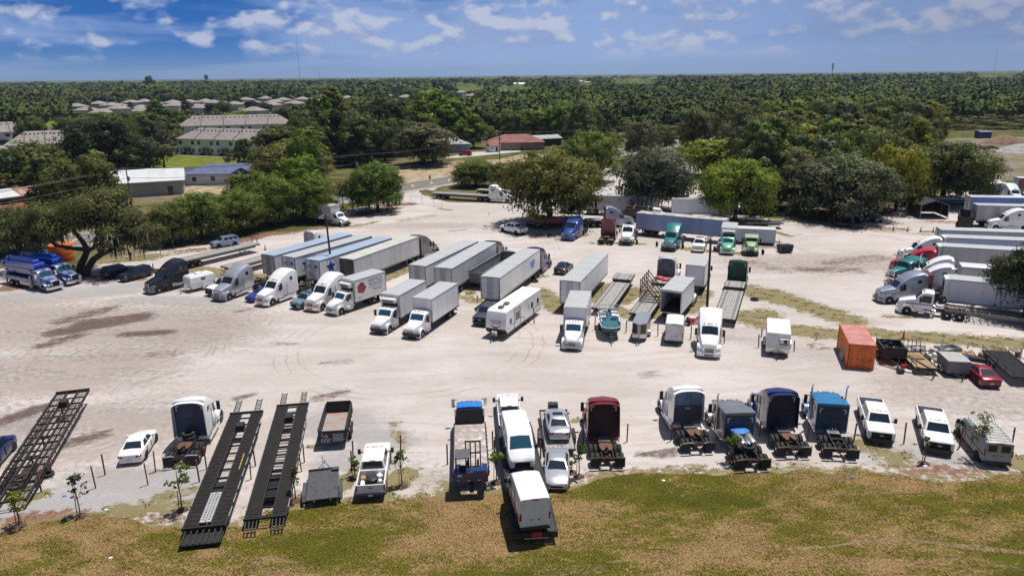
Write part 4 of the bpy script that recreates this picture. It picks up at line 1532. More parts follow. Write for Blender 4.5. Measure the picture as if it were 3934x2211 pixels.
def camper(label):
 """long white travel trailer; x+ = tow bar end"""
 root=thing('travel_trailer',label,'caravan')
 L,w,z0,H=10.4,1.22,.62,3.2
 x0,x1=-L/2,L/2
 wh=mat('camper_white',(.80,.80,.79),.35,0,.05,.7,coat=.3)
 b=MB()
 prof=[(x0,z0),(x0,H-.08),(x0+.1,H),(x1-.75,H),(x1-.5,H-.10),(x1-.2,H-.9),(x1-.02,1.35),(x1-.10,.98),(x1-.45,z0)]
 b.prism(prof,-w,w)
 b.build('body',wh,root,25)
 b=MB()
 b.bx(x0+.02,x1-.7,-w-.012,w+.012,H-.07,H+.02)
 b.build('roof',mat('roof_membrane',(.85,.85,.83),.5),root,0)
 b=MB()
 bl=[(x1-.04,1.30),(x1+.02,1.32),(x1-.06,.96),(x1-.42,z0-.02),(x1-.48,z0)]
 b.prism([(x1-.02+.012,1.25),(x1-.10+.014,.98),(x1-.45+.012,z0-.004),(x1-.6,z0-.02),(x1-.3,1.0)],-w-.012,w+.012)
 b.build('front_skirt',DARK,root,0)
 b=MB()
 for x in(x1-1.55,x1-3.0):
  b.loft([[(x+sx*q,sy*q2,z)for sx,sy in((-.36,-.28),(.36,-.28),(.36,.28),(-.36,.28))]for z,q,q2 in((H+.02,1,1),(H+.24,.94,.9),(H+.30,.75,.7))])
 b.build('roof_vent_cover',mat('vent_grey',(.12,.12,.12),.5),root,30)
 b=MB()
 b.bx(x0+2.3,x0+2.9,-.3,.3,H+.02,H+.05)
 b.bx(x0+4.6,x0+5.0,.3,.8,H+.02,H+.04)
 b.build('roof_hatch',OFFW,root,0)
 for s in(-1,1):
  for k,(xa,xb_,za,zb)in enumerate(((x1-1.75,x1-1.15,1.55,2.15),(x1-3.9,x1-2.75,1.5,2.45),(x0+2.6,x0+3.15,1.65,2.3),(x0+.8,x0+1.35,1.75,2.35))):
   b=MB()
   b.bx(xa,xb_,s*w-.012,s*w+.012,za,zb)
   b.build('window',GLASS,root,0)
  b=MB()
  for k in range(3):
   b.add([(x1-5.8+1.9*k,s*(w+.008),.95+.1*k),(x1-4.2+1.9*k,s*(w+.008),1.55-.15*k),(x1-2.9+1.5*k,s*(w+.008),1.75-.4*k),(x1-4.15+1.9*k,s*(w+.008),1.47-.15*k)],[(0,1,2,3)],k % 2)
  b.add([(x0+.1,s*(w+.008),1.5),(x0+1.4,s*(w+.008),1.55),(x0+2.6,s*(w+.008),1.25),(x0+1.4,s*(w+.008),1.45)],[(0,1,2,3)],0)
  b.add([(x0+3.5,s*(w+.008),1.2),(x0+4.1,s*(w+.008),2.3),(x0+4.5,s*(w+.008),H-.2),(x0+3.95,s*(w+.008),2.25)],[(0,1,2,3)],0)
  b.build('side_graphic',[mat('graphic_dark_grey',(.09,.10,.13),.4),mat('graphic_red',(.42,.11,.07),.4)],root,0)
  b=MB()
  b.bx(x0+.05,x1-.6,s*w-.01,s*w+.014,z0,z0+.16)
  b.build('lower_trim',mat('trim_grey',(.25,.24,.24),.5),root,0)
  for k in(0,1):
   wheel(root,-.7-k*.85,s*(w-.12),.36,.22,GALV)
 for s in(1,):
  b=MB()
  xa,xb_=x1-4.1,x1-2.35
  for(p,q,za,zb)in((xa,xa+.06,.72,2.85),(xb_-.06,xb_,.72,2.85),(xa,xb_,2.79,2.85)):
   b.bx(p,q,w+.005,w+.03,za,zb)
  b.build('slide_out_trim',mat('slide_trim',(.06,.07,.12),.4),root,0)
 b=MB()
 jack_tongue(b,x1-.4,x1+1.15,.75,.55)
 b.bx(x0,x1-.5,-.7,-.58,.45,z0)
 b.bx(x0,x1-.5,.58,.7,.45,z0)
 b.build('tow_bar',BLK,root,0)
 b=MB()
 for y in(-.17,.17):
  b.cyl((x1+.3,y,.62),(x1+.3,y,1.0),.15,12)
  b.cyl((x1+.3,y,1.0),(x1+.3,y,1.08),.15,12,0,.07)
 b.build('gas_bottle',OFFW,root)
 # lettering and emblem on the raked nose
 sl=Vector((-.18-.0,0,.95-.0)).normalized()
 dk=mat('graphic_lettering',(.12,.12,.14),.4)
 nz=lambda z:x1-.02-(z-1.35)*.18/.95+.02
 text(root,'lettering','SPORTSTER',.27,dk,(nz(1.98),0,1.98),(0,1,0),sl,'CENTER')
 b=MB()
 b.bx(nz(1.86)-.01,nz(1.86),-.45,.55,1.82,1.89)
 b.build('small_print_line',dk,root,0)
 b=MB()
 q=lambda y,z:(nz(z)+.004,y,z)
 b.add([q(-.8,1.8),q(-.42,1.58),q(-.2,1.33),q(0,1.27),q(.2,1.33),q(.42,1.58),q(.8,1.8),q(.42,1.48),q(.16,1.22),q(0,1.16),q(-.16,1.22),q(-.42,1.48)],[(0,1,11),(1,2,10,11),(2,3,9,10),(3,4,8,9),(4,5,7,8),(5,6,7)],0)
 q=lambda y,z:(nz(z)+.006,y,z)
 b.add([q(-.36,1.60),q(-.2,1.48),q(0,1.50),q(.2,1.48),q(.36,1.60),q(.18,1.34),q(0,1.28),q(-.18,1.34)],[(0,1,7),(1,2,6,7),(2,3,5,6),(3,4,5)],1)
 b.build('nose_emblem',[mat('graphic_dark_grey',(.09,.10,.13),.4),mat('emblem_orange',(.55,.10,.02),.35)],root,0)
 return root
def deck_boat(label):
 root=thing('deck_boat',label,'boat')
 teal=mat('teal_hull',(.018,.11,.10),.4,0,.1,1)
 z0,z1=.75,1.5
 out=[(-2.7,1.15),(1.6,1.15),(2.4,1.05),(2.85,.55),(2.95,0),(2.85,-.55),(2.4,-1.05),(1.6,-1.15),(-2.7,-1.15)]
 inn=[(x*.9-.05,y*.62)for x,y in out]
 b=MB()
 b.loft([[(x,y,z0)for x,y in inn],[(x*.98,y*.92,z0+.35)for x,y in out],[(x,y,z1-.1)for x,y in out],[(x,y,z1)for x,y in out]])
 b.build('hull',teal,root,30)
 b=MB()
 b.slab([(x*.965,y*.95)for x,y in out],z1-.02,z1+.02)
 b.build('deck',mat('teal_deck_carpet',(.02,.11,.145),.85,0,.12,3),root,0)
 b=MB()
 for i in range(len(out)-1):
  b.bar((*out[i],z1+.01),(*out[i+1],z1+.01),.07,.06)
 b.build('gunwale_trim',OFFW,root,0)
 b=MB()
 for s in(-1,1):
  b.tube([(2.0,s*1.08,z1),(2.0,s*1.08,z1+.5),(1.2,s*1.1,z1+.55),(-2.5,s*1.1,z1+.6),(-2.5,s*1.1,z1)],.03)
 b.tube([(-1.6,-1.1,z1+.6),(-1.6,-1.1,z1+1.25),(-1.6,1.1,z1+1.25),(-1.6,1.1,z1+.6)],.035)
 b.build('rail',ALU,root)
 b=MB()
 b.bx(-1.3,-.7,-.75,-.15,z1+.02,z1+.75)
 b.bx(-.75,-.6,-.75,-.15,z1+.6,z1+.95)
 b.build('console',OFFW,root,0)
 for x,y in((-.3,.65),(-1.9,.65),(-1.9,-.65),(-.1,-.75)):
  b=MB()
  b.bx(x-.28,x+.28,y-.35,y+.35,z1+.02,z1+.4)
  b.bx(x-.34,x-.22,y-.35,y+.35,z1+.4,z1+.75)
  b.build('seat',mat('boat_vinyl',(.55,.56,.58),.5),root,0)
 b=MB()
 b.cyl((-.05,.85,z1+.45),(-.05,.2,z1+.5),.2,10)
 b.build('rolled_cover',WHITE,root)
 b=MB()
 for s in(-1,1):
  b.bx(.7,1.5,s*1.0-.06,s*1.0+.06,z1+.3,z1+.36)
  b.bx(1.6,2.7,s*.4-.02,s*.4+.02,z1+.022,z1+.03,1)
 b.build('bow_bolster',[OFFW,BLK],root,0)
 return root
def boat_trailer(label):
 root=thing('boat_trailer',label,'trailer')
 b=MB()
 for s in(-1,1):
  b.bar((-2.6,s*.75,.55),(1.6,s*.75,.55),.08,.12)
  b.bar((1.6,s*.75,.55),(3.7,0,.5),.08,.1)
  b.bar((-2.4,s*.45,.70),(2.0,s*.4,.70),.1,.1)
 for x in(-2.4,-1,.6,1.6):
  b.bar((x,-.75,.52),(x,.75,.52),.08)
 b.bar((3.2,0,.5),(4.5,0,.45),.09,.09)
 for k in range(4):
  b.bar((2.4+k*.25,-.18,1.3-k*.22),(2.4+k*.25,.18,1.3-k*.22),.06,.04,1)
 for s in(-1,1):
  b.bar((2.35,s*.2,1.38),(3.3,s*.2,.55),.05,.06)
 b.cyl((3.5,.25,.15),(3.5,.25,.9),.04,8)
 b.build('frame',[BLK,ALU],root,0)
 for s in(-1,1):
  for k in(0,1):
   wheel(root,-.8-k*.75,s*1.05,.31,.2,GALV)
 return root
def container(label):
 root=thing('shipping_container',label,'container')
 L,w,H=6.06,1.22,2.59
 x0,x1=-L/2,L/2
 orange=mat('container_orange',(.72,.155,.018),.5,0,.1,1.2,col2=(.42,.10,.025))
 fade=mat('faded_container_roof',(.40,.15,.125),.6,0,.1,.8,col2=(.5,.28,.24))
 for s in(-1,1):
  b=MB()
  rings=[]
  n=44
  pts=[]
  for k in range(n+1):
   x=x0+.1+(L-.2)*k/n
   pts.append((x,s*(w-(.035 if k % 4 in(1,2)else 0))))
  b.loft([[(x,y,z)for x,y in pts]for z in(.15,H-.1)],0,False,False)
  b.build('side_wall',orange,root,0)
 b=MB()
 pts=[]
 for k in range(45):
  pts.append((x0+.05+(L-.1)*k/44,H-(.02 if k % 4 in(1,2)else 0)))
 b.loft([[(x,y,z)for x,z in pts]for y in(-w+.03,w-.03)],0,False,False)
 b.build('roof',fade,root,0)
 b=MB()
 for s in(-1,1):
  for x in(x0,x1):
   b.bx(x-.06*(x > 0),x+.06*(x < 0),s*w-.07,s*w+.01,0,H+.01)
  b.bx(x0,x1,s*w-.05,s*w+.008,0,.16)
  b.bx(x0,x1,s*w-.05,s*w+.008,H-.12,H+.006)
 for x in(x0-.005,x1-.05):
  b.bx(x,x+.055,-w,w,0,.14)
  b.bx(x,x+.055,-w,w,H-.1,H+.003)
 b.build('corner_frame',orange,root,0)
 b=MB()
 b.bx(x0+.02,x0+.06,-w+.06,w-.06,.14,H-.1)
 b.build('front_wall',orange,root,0)
 b=MB()
 b.bx(x0+.1,x1-.1,-w+.1,w-.1,.1,.16)
 b.build('floor',BLK,root,0)
 for s in(-1,1):
  b=MB()
  b.bx(x1-.05,x1-.01,s*.01,s*(w-.07),.15,H-.11)
  for z in(.55,1.1,1.65,2.15):
   b.bx(x1-.012,x1+.004,s*.08,s*(w-.12),z-.16,z+.16)
  for y in(.28,.9):
   b.cyl((x1+.03,s*y,.12),(x1+.03,s*y,H-.1),.022,6)
   b.bx(x1+.02,x1+.06,s*y-.18,s*y+.06,1.0,1.05,1)
  b.build('door',[orange,RUST],root,0)
 return root
def pump_truck(label,group):
 """concrete boom pump: striped blue cab, folded blue boom"""
 root=thing('concrete_pump_truck',label,'truck',group)
 bl=mat('pump_blue_silver_paint',(.04,.09,.28),.3,.2,.0,1.1,coat=.5,col2=(.42,.44,.50))
 boom=paint('boom_blue',(.006,.05,.34),.22)
 L=10.8
 x0,x1=-L/2,L/2
 b=MB()
 hull(b,[(x1-.05,.55,.85,1.45,.1,.04),(x1-.25,.66,.8,1.6,.16,.05),(x1-1.0,.82,.78,1.78,.15,.05),(x1-1.9,.96,.78,1.95,.12,.04)])
 b.build('hood',bl,root)
 cst=[(x1-1.85,1.0,.7,1.92,.1,.02),(x1-2.25,1.03,.7,2.68,.16,.05),(x1-2.6,1.05,.7,2.85,.16,.05),(x1-3.6,1.05,.7,2.85,.14,.04)]
 b=MB()
 hull(b,cst)
 b.build('cab',bl,root)
 b=MB()
 top_patch(b,cst[0],cst[1],.06,.94,.92)
 b.build('windshield',GLASSB,root)
 for s in(-1,1):
  b=MB()
  side_pane(b,s*1.058,[(x1-2.1,1.78),(x1-2.35,2.55),(x1-3.2,2.6),(x1-3.2,1.75)])
  b.build('side_window',GLASS,root)
  b=MB()
  arch(b,x1-1.15,.5,.58,.76,s*.62,s*1.2,-20,180)
  b.build('fender',bl,root)
  b=MB()
  b.bx(x1-.35,x1-.1,s*.85-.17,s*.85+.17,.92,1.15)
  b.build('headlight',LAMP,root)
  wheel(root,x1-1.15,s*1.05,.51,.3,ALU)
  for x in(x0+2.0,x0+3.35):
   wheel(root,x,s*1.07,.51,.29,ALU,True)
  b=MB()
  b.bx(x0+.3,x1-3.7,s*1.0-.2,s*1.0+.22,1.05,1.55)
  b.bx(x0+4.2,x1-3.8,s*1.0-.2,s*1.0+.22,.55,1.02,1)
  b.build('side_locker',[bl,ALU],root,0)
  for x in(x1-3.85,x0+1.0):
   b=MB()
   b.bx(x-.12,x+.12,s*1.2-.1,s*1.2+.1,.45,2.0)
   b.bx(x-.2,x+.2,s*1.2-.16,s*1.2+.16,.36,.45)
   b.build('outrigger',mat('grey_outrigger',(.42,.43,.45),.4,.3),root,0)
 cab_mirrors(root,x1-2.0,1.05,1.8,2.5,CHROME)
 b=MB()
 bumper_slab(b,x1+.12,1.2,.42,.78)
 b.build('bumper',CHROME,root)
 b=MB()
 b.bx(x1-.06,x1+.02,-.52,.52,.85,1.5,0)
 for s in(-1,1):
  b.bx(x1-.04,x1+.05,s*.55-.04,s*.55+.04,.82,1.54,1)
 b.bx(x1-.04,x1+.05,-.51,.51,1.5,1.56,1)
 b.build('grille',[VOID,CHROME],root,0)
 b=MB()
 for s in(-1,1):
  b.bx(x0,x1-.6,s*.43-.05,s*.43+.05,.75,1.05)
 b.bx(x0+.2,x1-3.7,-.8,.8,1.05,1.5)
 for x in(x0+2.0,x0+3.35,x1-1.15):
  b.cyl((x,-.95,.5),(x,.95,.5),.1,8)
 b.build('chassis_frame',BLK,root,0)
 b=MB()
 b.cyl((x1-4.4,0,1.5),(x1-4.4,0,2.9),.5,14)
 b.bx(x1-4.9,x1-3.9,-.5,.5,2.5,3.2)
 b.build('boom_turret',boom,root)
 for k,(xa,xb_,y,za,zb,r)in enumerate(((x0-.3,x1-3.5,-.36,3.05,3.3,.42),(x0-.1,x1-3.6,.42,3.1,3.35,.40),(x0+.4,x1-3.9,0,3.75,3.85,.34),(x0+.2,x1-4.6,-.32,2.3,2.35,.36),(x0+.3,x1-5.0,.36,2.35,2.4,.34))):
  b=MB()
  b.bar((xa,y,za),(xb_,y,zb),r*1.5,r*1.9)
  b.cyl((xa,y-r,za),(xa,y+r,za),r,14)
  b.cyl((xb_,y-r,zb),(xb_,y+r,zb),r*.9,14)
  b.build('boom_section',boom,root,40)
 b=MB()
 b.tube([(x0+.2,-.75,2.55),(x1-4.4,-.75,2.75),(x1-4.2,-.75,2.1)],.075,8)
 b.build('delivery_pipe',ALU,root)
 b=MB()
 b.loft([[(x0-.35,-.6,.9),(x0+.4,-.6,.9),(x0+.4,.6,.9),(x0-.35,.6,.9)],[(x0-.7,-.9,1.65),(x0+.5,-.9,1.65),(x0+.5,.9,1.65),(x0-.7,.9,1.65)]])
 b.build('hopper',mat('grey_outrigger',(.42,.43,.45),.4,.3),root,0)
 return root
def open_bed_truck(label,col,cabcol,group=None,L=8.6):
 """tipper: day cab tractor with an open steel body; x+ = cab"""
 root=thing('dump_truck',label,'truck',group)
 x0,x1=-L/2,L/2
 b=MB()
 for s in(-1,1):
  b.bx(x0,x1-3.3,s*1.2-.05,s*1.2+.05,1.15,2.5)
  b.bx(x0-.05,x1-3.25,s*1.2-.09,s*1.2+.09,2.5,2.62)
  for x in np.linspace(x0+.4,x1-3.6,7):
   b.bx(x-.06,x+.06,s*1.25,s*1.32,1.15,2.5)
 b.bx(x1-3.35,x1-3.25,-1.15,1.15,1.15,2.75)
 b.bx(x0-.07,x0,-1.15,1.15,1.0,2.4)
 for z in(1.4,1.8,2.2):
  b.bx(x0-.13,x0-.07,-1.1,1.1,z,z+.1)
 for y in(-1.1,0,1.1):
  b.bx(x0-.13,x0-.07,y-.06,y+.06,1.0,2.35)
 b.build('tipper_body',col,root,0)
 b=MB()
 b.bx(x0,x1-3.3,-1.15,1.15,1.1,1.17)
 b.build('bed_floor',mat('dull_bed_floor',(.16,.16,.17),.6,.2,.2,2),root,0)
 b=MB()
 hull(b,[(x1-1.4,1.0,.7,1.95,.1,.02),(x1-1.8,1.03,.7,2.65,.16,.05),(x1-3.1,1.05,.7,2.8,.16,.05)])
 hull(b,[(x1,.6,.8,1.5,.14,.03),(x1-.3,.75,.75,1.7,.16,.04),(x1-1.6,.95,.75,1.95,.12,.04)])
 b.build('cab',cabcol,root)
 b=MB()
 b.bx(x1-3.12,x1-3.09,-.6,.6,2.0,2.5)
 b.build('rear_window',GLASS,root,0)
 chassis(root,x0+.1,x1-.4,(x0+1.5,x0+2.85),x1-1.1,fifth=False)
 cab_mirrors(root,x1-1.6,1.05,1.8,2.5)
 return root
def pallet(label,group,x,y,z=0,rz=0,tilt=0,m=None):
 b=MB()
 for k in range(7):
  b.bx(-.6,.6,-.5+k*.15,-.5+k*.15+.1,.12,.14)
 for y_ in(-.45,0,.45):
  b.bx(-.04+y_*1.2,.04+y_*1.2,-.5,.5,.02,.12)
 for k in range(3):
  b.bx(-.6,.6,-.5+k*.45,-.5+k*.45+.1,0,.02)
 o=b.build('wooden_pallet',m or WOOD,None,0)
 tag(o,label,'pallet',group)
 o.location=(x,y,z)
 o.rotation_euler=(tilt,0,rz)
 return o
# ---------------------------------------------------------------- ground, lot, road, water
def ground_mat(name,fn):
 m=bpy.data.materials.new(name)
 m.use_nodes=True
 t=NT(m.node_tree)
 b=t.n('ShaderNodeBsdfPrincipled')
 o=t.n('ShaderNodeOutputMaterial')
 t.t.links.new(b.outputs[0],o.inputs[0])
 b.inputs['Roughness'].default_value=0.95
 b.inputs['Specular IOR Level'].default_value=0.12
 pos=t.n('ShaderNodeNewGeometry').outputs['Position']
 col,h,hd=fn(t,pos)
 t.set(b,'Base Color',col)
 if h is not None:
  bp=t.n('ShaderNodeBump')
  bp.inputs['Strength'].default_value=0.6
  bp.inputs['Distance'].default_value=hd
  t.set(bp,'Height',h)
  t.t.links.new(bp.outputs[0],b.inputs['Normal'])
 return m
def field_colour(t,pos):
 """olive grass worn through to straw and pinkish soil; shared by the turf and its blades"""
 x,y,z=t.sep(pos)
 st=t.comb(t.math('MULTIPLY',x,0.5),y,0.0)
 big=t.noise(st,0.13,5,0.62,0.4)
 mid=t.noise(st,0.55,6,0.66,0.4)
 fine=t.noise(pos,2.6,5,0.72,0.3)
 tiny=t.noise(t.comb(x,t.math('MULTIPLY',y,0.6),0.0),8.0,3,0.75)
 mixd=t.math('ADD',t.math('MULTIPLY',mid,.55),t.math('ADD',t.math('MULTIPLY',fine,.38),t.math('MULTIPLY',tiny,.22)))
 g=t.mix(t.ramp(tiny,.32,.68),(.044,.046,.004),(.142,.122,.014))
 g=t.mix(t.ramp(big,.50,.68,0,.75),g,(.040,.052,.004))
 s=t.mix(t.ramp(tiny,.32,.66),(.125,.080,.030),(.31,.20,.095))
 bal=t.math('SUBTRACT',mixd,t.math('MULTIPLY',t.math('SUBTRACT',big,.5),.85))
 c=t.mix(t.ramp(bal,.52,.68),g,s)
 so=t.math('ADD',t.math('MULTIPLY',t.noise(st,.22,4,.6,.3),.8),t.math('MULTIPLY',fine,.35))
 c=t.mix(t.ramp(so,.66,.80,0,.7),c,t.mix(t.ramp(tiny,.3,.7),(.16,.105,.08),(.29,.20,.16)))
 return c,fine,tiny
def _turf(t,pos):
 c,f,ti=field_colour(t,pos)
 return c,t.math('ADD',f,t.math('MULTIPLY',ti,.6)),0.12
def _base(t,pos):
 big=t.noise(pos,0.02,4,0.6)
 mid=t.noise(pos,0.2,5,0.65)
 fine=t.noise(pos,2.2,4,0.7)
 c=t.mix(t.ramp(mid,.38,.62),(.055,.070,.014),(.15,.13,.05))
 c=t.mix(t.ramp(big,.5,.66),c,(.23,.17,.12))
 c=t.mix(t.ramp(fine,.35,.75,0,.5),c,(.03,.035,.012))
 return c,fine,0.2
def _lawn(t,pos):
 mid=t.noise(pos,0.25,4,0.6)
 fine=t.noise(pos,2.5,4,0.7)
 c=t.mix(t.ramp(mid,.35,.65),(.085,.125,.012),(.17,.18,.025))
 return t.mix(t.ramp(fine,.4,.75,0,.4),c,(.10,.08,.03)),fine,.1
def _clear(t,pos):
 mid=t.noise(pos,0.12,5,0.65,.4)
 fine=t.noise(pos,1.5,5,0.7)
 c=t.mix(t.ramp(mid,.40,.62),(.20,.155,.13),(.09,.10,.025))
 return t.mix(t.ramp(fine,.4,.7,0,.6),c,(.30,.25,.22)),fine,.15
ARCS=[tuple(G(31,1250,420)[:2])+(9.,3.2,.75),tuple(G(31,600,480)[:2])+(7.,2.6,.6),tuple(G(24,900,620)[:2])+(13.,4.,.7),tuple(G(32,1500,300)[:2])+(15.,4.,.4),tuple(G(22,1900,640)[:2])+(16.,4.,.5)]
def _lot(t,pos):
 def at(n):
  nd=t.n('ShaderNodeAttribute',attribute_name=n)
  return nd.outputs['Fac']
 x,y,z=t.sep(pos)
 big=t.noise(pos,.045,4,.6,.3)
 mid=t.noise(t.comb(t.math('MULTIPLY',x,.30),y,0.),.35,6,.62,.5)
 fine=t.noise(pos,1.6,6,.7)
 grit=t.noise(pos,9.0,4,.75)
 # swept wheel tracks, curving with the aisles
 u=t.math('ADD',y,t.math('MULTIPLY',t.noise(t.comb(t.math('MULTIPLY',x,.5),y,2.),.045,2,.5),26.))
 trk=t.noise(t.comb(t.math('MULTIPLY',x,.035),u,0.),1.15,4,.65,.15)
 c=t.mix(t.ramp(big,.35,.65),(.515,.468,.450),(.425,.385,.362))
 c=t.mix(t.ramp(mid,.40,.68,0,.55),c,(.375,.315,.275))
 c=t.mix(t.ramp(trk,.54,.70,0,.50),c,(.345,.285,.255))
 c=t.mix(t.ramp(trk,.28,.42,.35,0),c,(.60,.56,.54))
 c=t.mix(t.ramp(fine,.50,.74,0,.55),c,(.32,.275,.25))
 c=t.mix(t.ramp(grit,.55,.80,0,.35),c,(.27,.245,.23))
 c=t.mix(t.ramp(grit,.22,.36,.3,0),c,(.64,.61,.59))
 rut=t.noise(t.comb(t.math('MULTIPLY',x,.05),t.math('MULTIPLY',u,1.0),5.),4.2,3,.6,.1)
 rm=t.ramp(t.noise(pos,.11,3,.6,.5),.48,.62)
 c=t.mix(t.math('MULTIPLY',t.ramp(rut,.60,.70),t.math('MULTIPLY',rm,.5)),c,(.27,.225,.20))
 for cx,cy,rr_,wd_,kk in ARCS:
  dv=t.vmath('SUBTRACT',pos,(cx,cy,0))
  ln_=t.n('ShaderNodeVectorMath',operation='LENGTH')
  t.set(ln_,0,dv)
  rl=t.math('ADD',ln_.outputs['Value'],t.math('MULTIPLY',t.noise(pos,.3,2,.5),1.2))
  band=t.math('MULTIPLY',t.ramp(rl,rr_-wd_,rr_-wd_*.6),t.ramp(rl,rr_+wd_*.6,rr_+wd_,1,0))
  tn=t.noise(t.comb(t.math('MULTIPLY',rl,2.4),0.,cx),1.0,2,.6)
  f=t.math('MULTIPLY',t.math('MULTIPLY',t.ramp(tn,.54,.64),band),t.ramp(t.noise(pos,.22,3,.6),.42,.58,0,kk))
  c=t.mix(f,c,(.22,.175,.15))
 mott=t.math('ADD',t.math('MULTIPLY',fine,.6),t.math('MULTIPLY',mid,.4))
 def over(c,name,col,soft=.16,k=1.0,src=None):
  a=at(name)
  f=t.ramp(t.math('ADD',a,t.math('MULTIPLY',t.math('SUBTRACT',src or mott,.5),3.0)),.5-soft,.5+soft,0,k)
  f=t.math('MULTIPLY',f,t.ramp(a,.02,.2))
  return t.mix(f,c,col)
 strk=t.noise(t.comb(t.math('ADD',t.math('MULTIPLY',x,.12),t.math('MULTIPLY',y,-.05)),t.math('ADD',y,t.math('MULTIPLY',x,-.28)),0.),1.3,6,.68,.3)
 gv=t.mix(t.ramp(grit,.3,.7),(.20,.20,.205),(.34,.335,.335))
 c=over(c,'gravel',gv,.4,.72)
 c=over(c,'dull',t.mix(t.ramp(mid,.4,.6),(.20,.165,.145),(.31,.26,.23)),.5,.92)
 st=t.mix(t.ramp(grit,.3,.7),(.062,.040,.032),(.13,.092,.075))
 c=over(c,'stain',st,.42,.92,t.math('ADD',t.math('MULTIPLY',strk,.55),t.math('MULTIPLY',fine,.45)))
 mu=t.mix(t.ramp(t.noise(pos,4.,4,.7),.3,.7),(.10,.042,.026),(.26,.14,.09))
 c=over(c,'mulch_dark',mu,.2,.95)
 wg=t.noise(pos,5.0,4,.7)
 wd=t.mix(t.ramp(wg,.35,.65),(.055,.065,.010),(.22,.17,.06))
 c=over(c,'weeds',wd,.16,.9,t.math('ADD',t.math('MULTIPLY',fine,.5),t.math('MULTIPLY',t.noise(pos,.7,5,.7),.5)))
 c=over(c,'weeds',t.mix(t.ramp(wg,.4,.7),(.30,.245,.16),(.20,.17,.07)),.5,.45)
 h=t.math('ADD',t.math('MULTIPLY',trk,.8),t.math('ADD',fine,t.math('MULTIPLY',grit,.25)))
 return c,h,.10
def sheet(name,pts,z,m,kind='structure',label=None):
 b=MB()
 b.add([(p[0],p[1],z)for p in pts],[tuple(range(len(pts)))])
 o=b.build(name,m,None,0)
 return tag(o,label,None,None,kind)
S=20000.0
sheet('ground',[(-S,-300),(S,-300),(S,S),(-S,S)],0,ground_mat('earth_and_scrub',_base))
sheet('grass_field',[(-260,-60),(260,-60),(260,62),(-260,62)],.004,ground_mat('worn_field_grass',_turf))
EDGE=[(41,x,y)for x,y in((-900,1080),(0,1015),(100,1000),(380,935),(620,890),(880,872),(1290,900),(1500,940),(1830,960),(2200,960),(2450,940))]
EDGE +=[(42,x,y)for x,y in((60,830),(250,800),(450,765),(830,722),(1250,712),(1480,690),(1600,655),(1900,672),(2200,640),(2400,625))]
EDGE +=[(43,x,y)for x,y in((120,660),(280,645),(480,600),(700,520),(830,465),(1080,445),(1550,432),(1700,402),(2050,430),(2400,440))]
EDGE +=[(44,x,y)for x,y in((0,430),(380,375),(620,430),(720,400),(1000,405),(1170,445),(1600,480),(1720,515),(2130,500),(2300,450),(2576,420),(3300,380))]
EDGE +=[(24,3300,1000),(14,3200,1260),(14,2250,1330),(24,1750,130),(24,1420,215),(24,1310,280),(24,1160,350),(24,900,420),(24,400,372),(24,0,348),(23,2400,352),
         (13,2300,1330),(13,1800,1110),(13,1560,1040),(13,1300,1060),(13,1150,1190),(13,900,1150),(13,760,1160),(13,300,1250),(12,2560,1330),(22,2300,205),(22,1850,195),(22,1600,120),(22,1560,60),(12,1700,1372),(12,1830,1310),(12,1500,1365),(12,1350,1420),
         (22,1250,120),(22,1300,195),(22,850,270),(22,700,400),(22,400,480),(22,0,500),(21,2300,590),(21,1900,640),(21,1500,690),(21,1000,760),(21,830,800),(21,400,860),(21,0,850),(21,-900,950)]
rng=np.random.default_rng(5)
_p=np.array([G(*e)[:2]for e in EDGE])
def dense(poly,step,amp,seed):
 r=np.random.default_rng(seed)
 out=[]
 for a,c in zip(poly,np.roll(poly,-1,0)):
  n=max(1,int(np.hypot(*(c-a))/step))
  out +=[a+(c-a)*k/n for k in range(n)]
 out=np.array(out)
 n=len(out)
 w_=np.zeros((n,2))
 for f in(n // 9,n // 4,n // 2):
  q=r.normal(size=(f,2))
  w_ += np.stack([np.interp(np.arange(n),np.linspace(0,n,f),q[:,k])for k in(0,1)],1)*amp*(9*f/n)**-.5*.6
 return out+w_
def inside(P,poly):
 x,y=P[:,0],P[:,1]
 r=np.zeros(len(P),bool)
 x0,y0=poly[-1]
 for x1,y1 in poly:
  if y0 != y1:
   hit=((y1 > y)!=(y0 > y))&(x <(x0-x1)*(y-y1)/(y0-y1)+x1)
   r ^= hit
  x0,y0=x1,y1
 return r
def seg_dist(P,pts):
 d=np.full(len(P),1e9)
 for a,c in zip(pts[:-1],pts[1:]):
  v=c-a
  tt=np.clip(((P-a)@ v)/max(v @ v,1e-9),0,1)
  d=np.minimum(d,np.hypot(*(P-a-tt[:,None]*v).T))
 if len(pts)== 1:
  d=np.hypot(*(P-pts[0]).T)
 return d
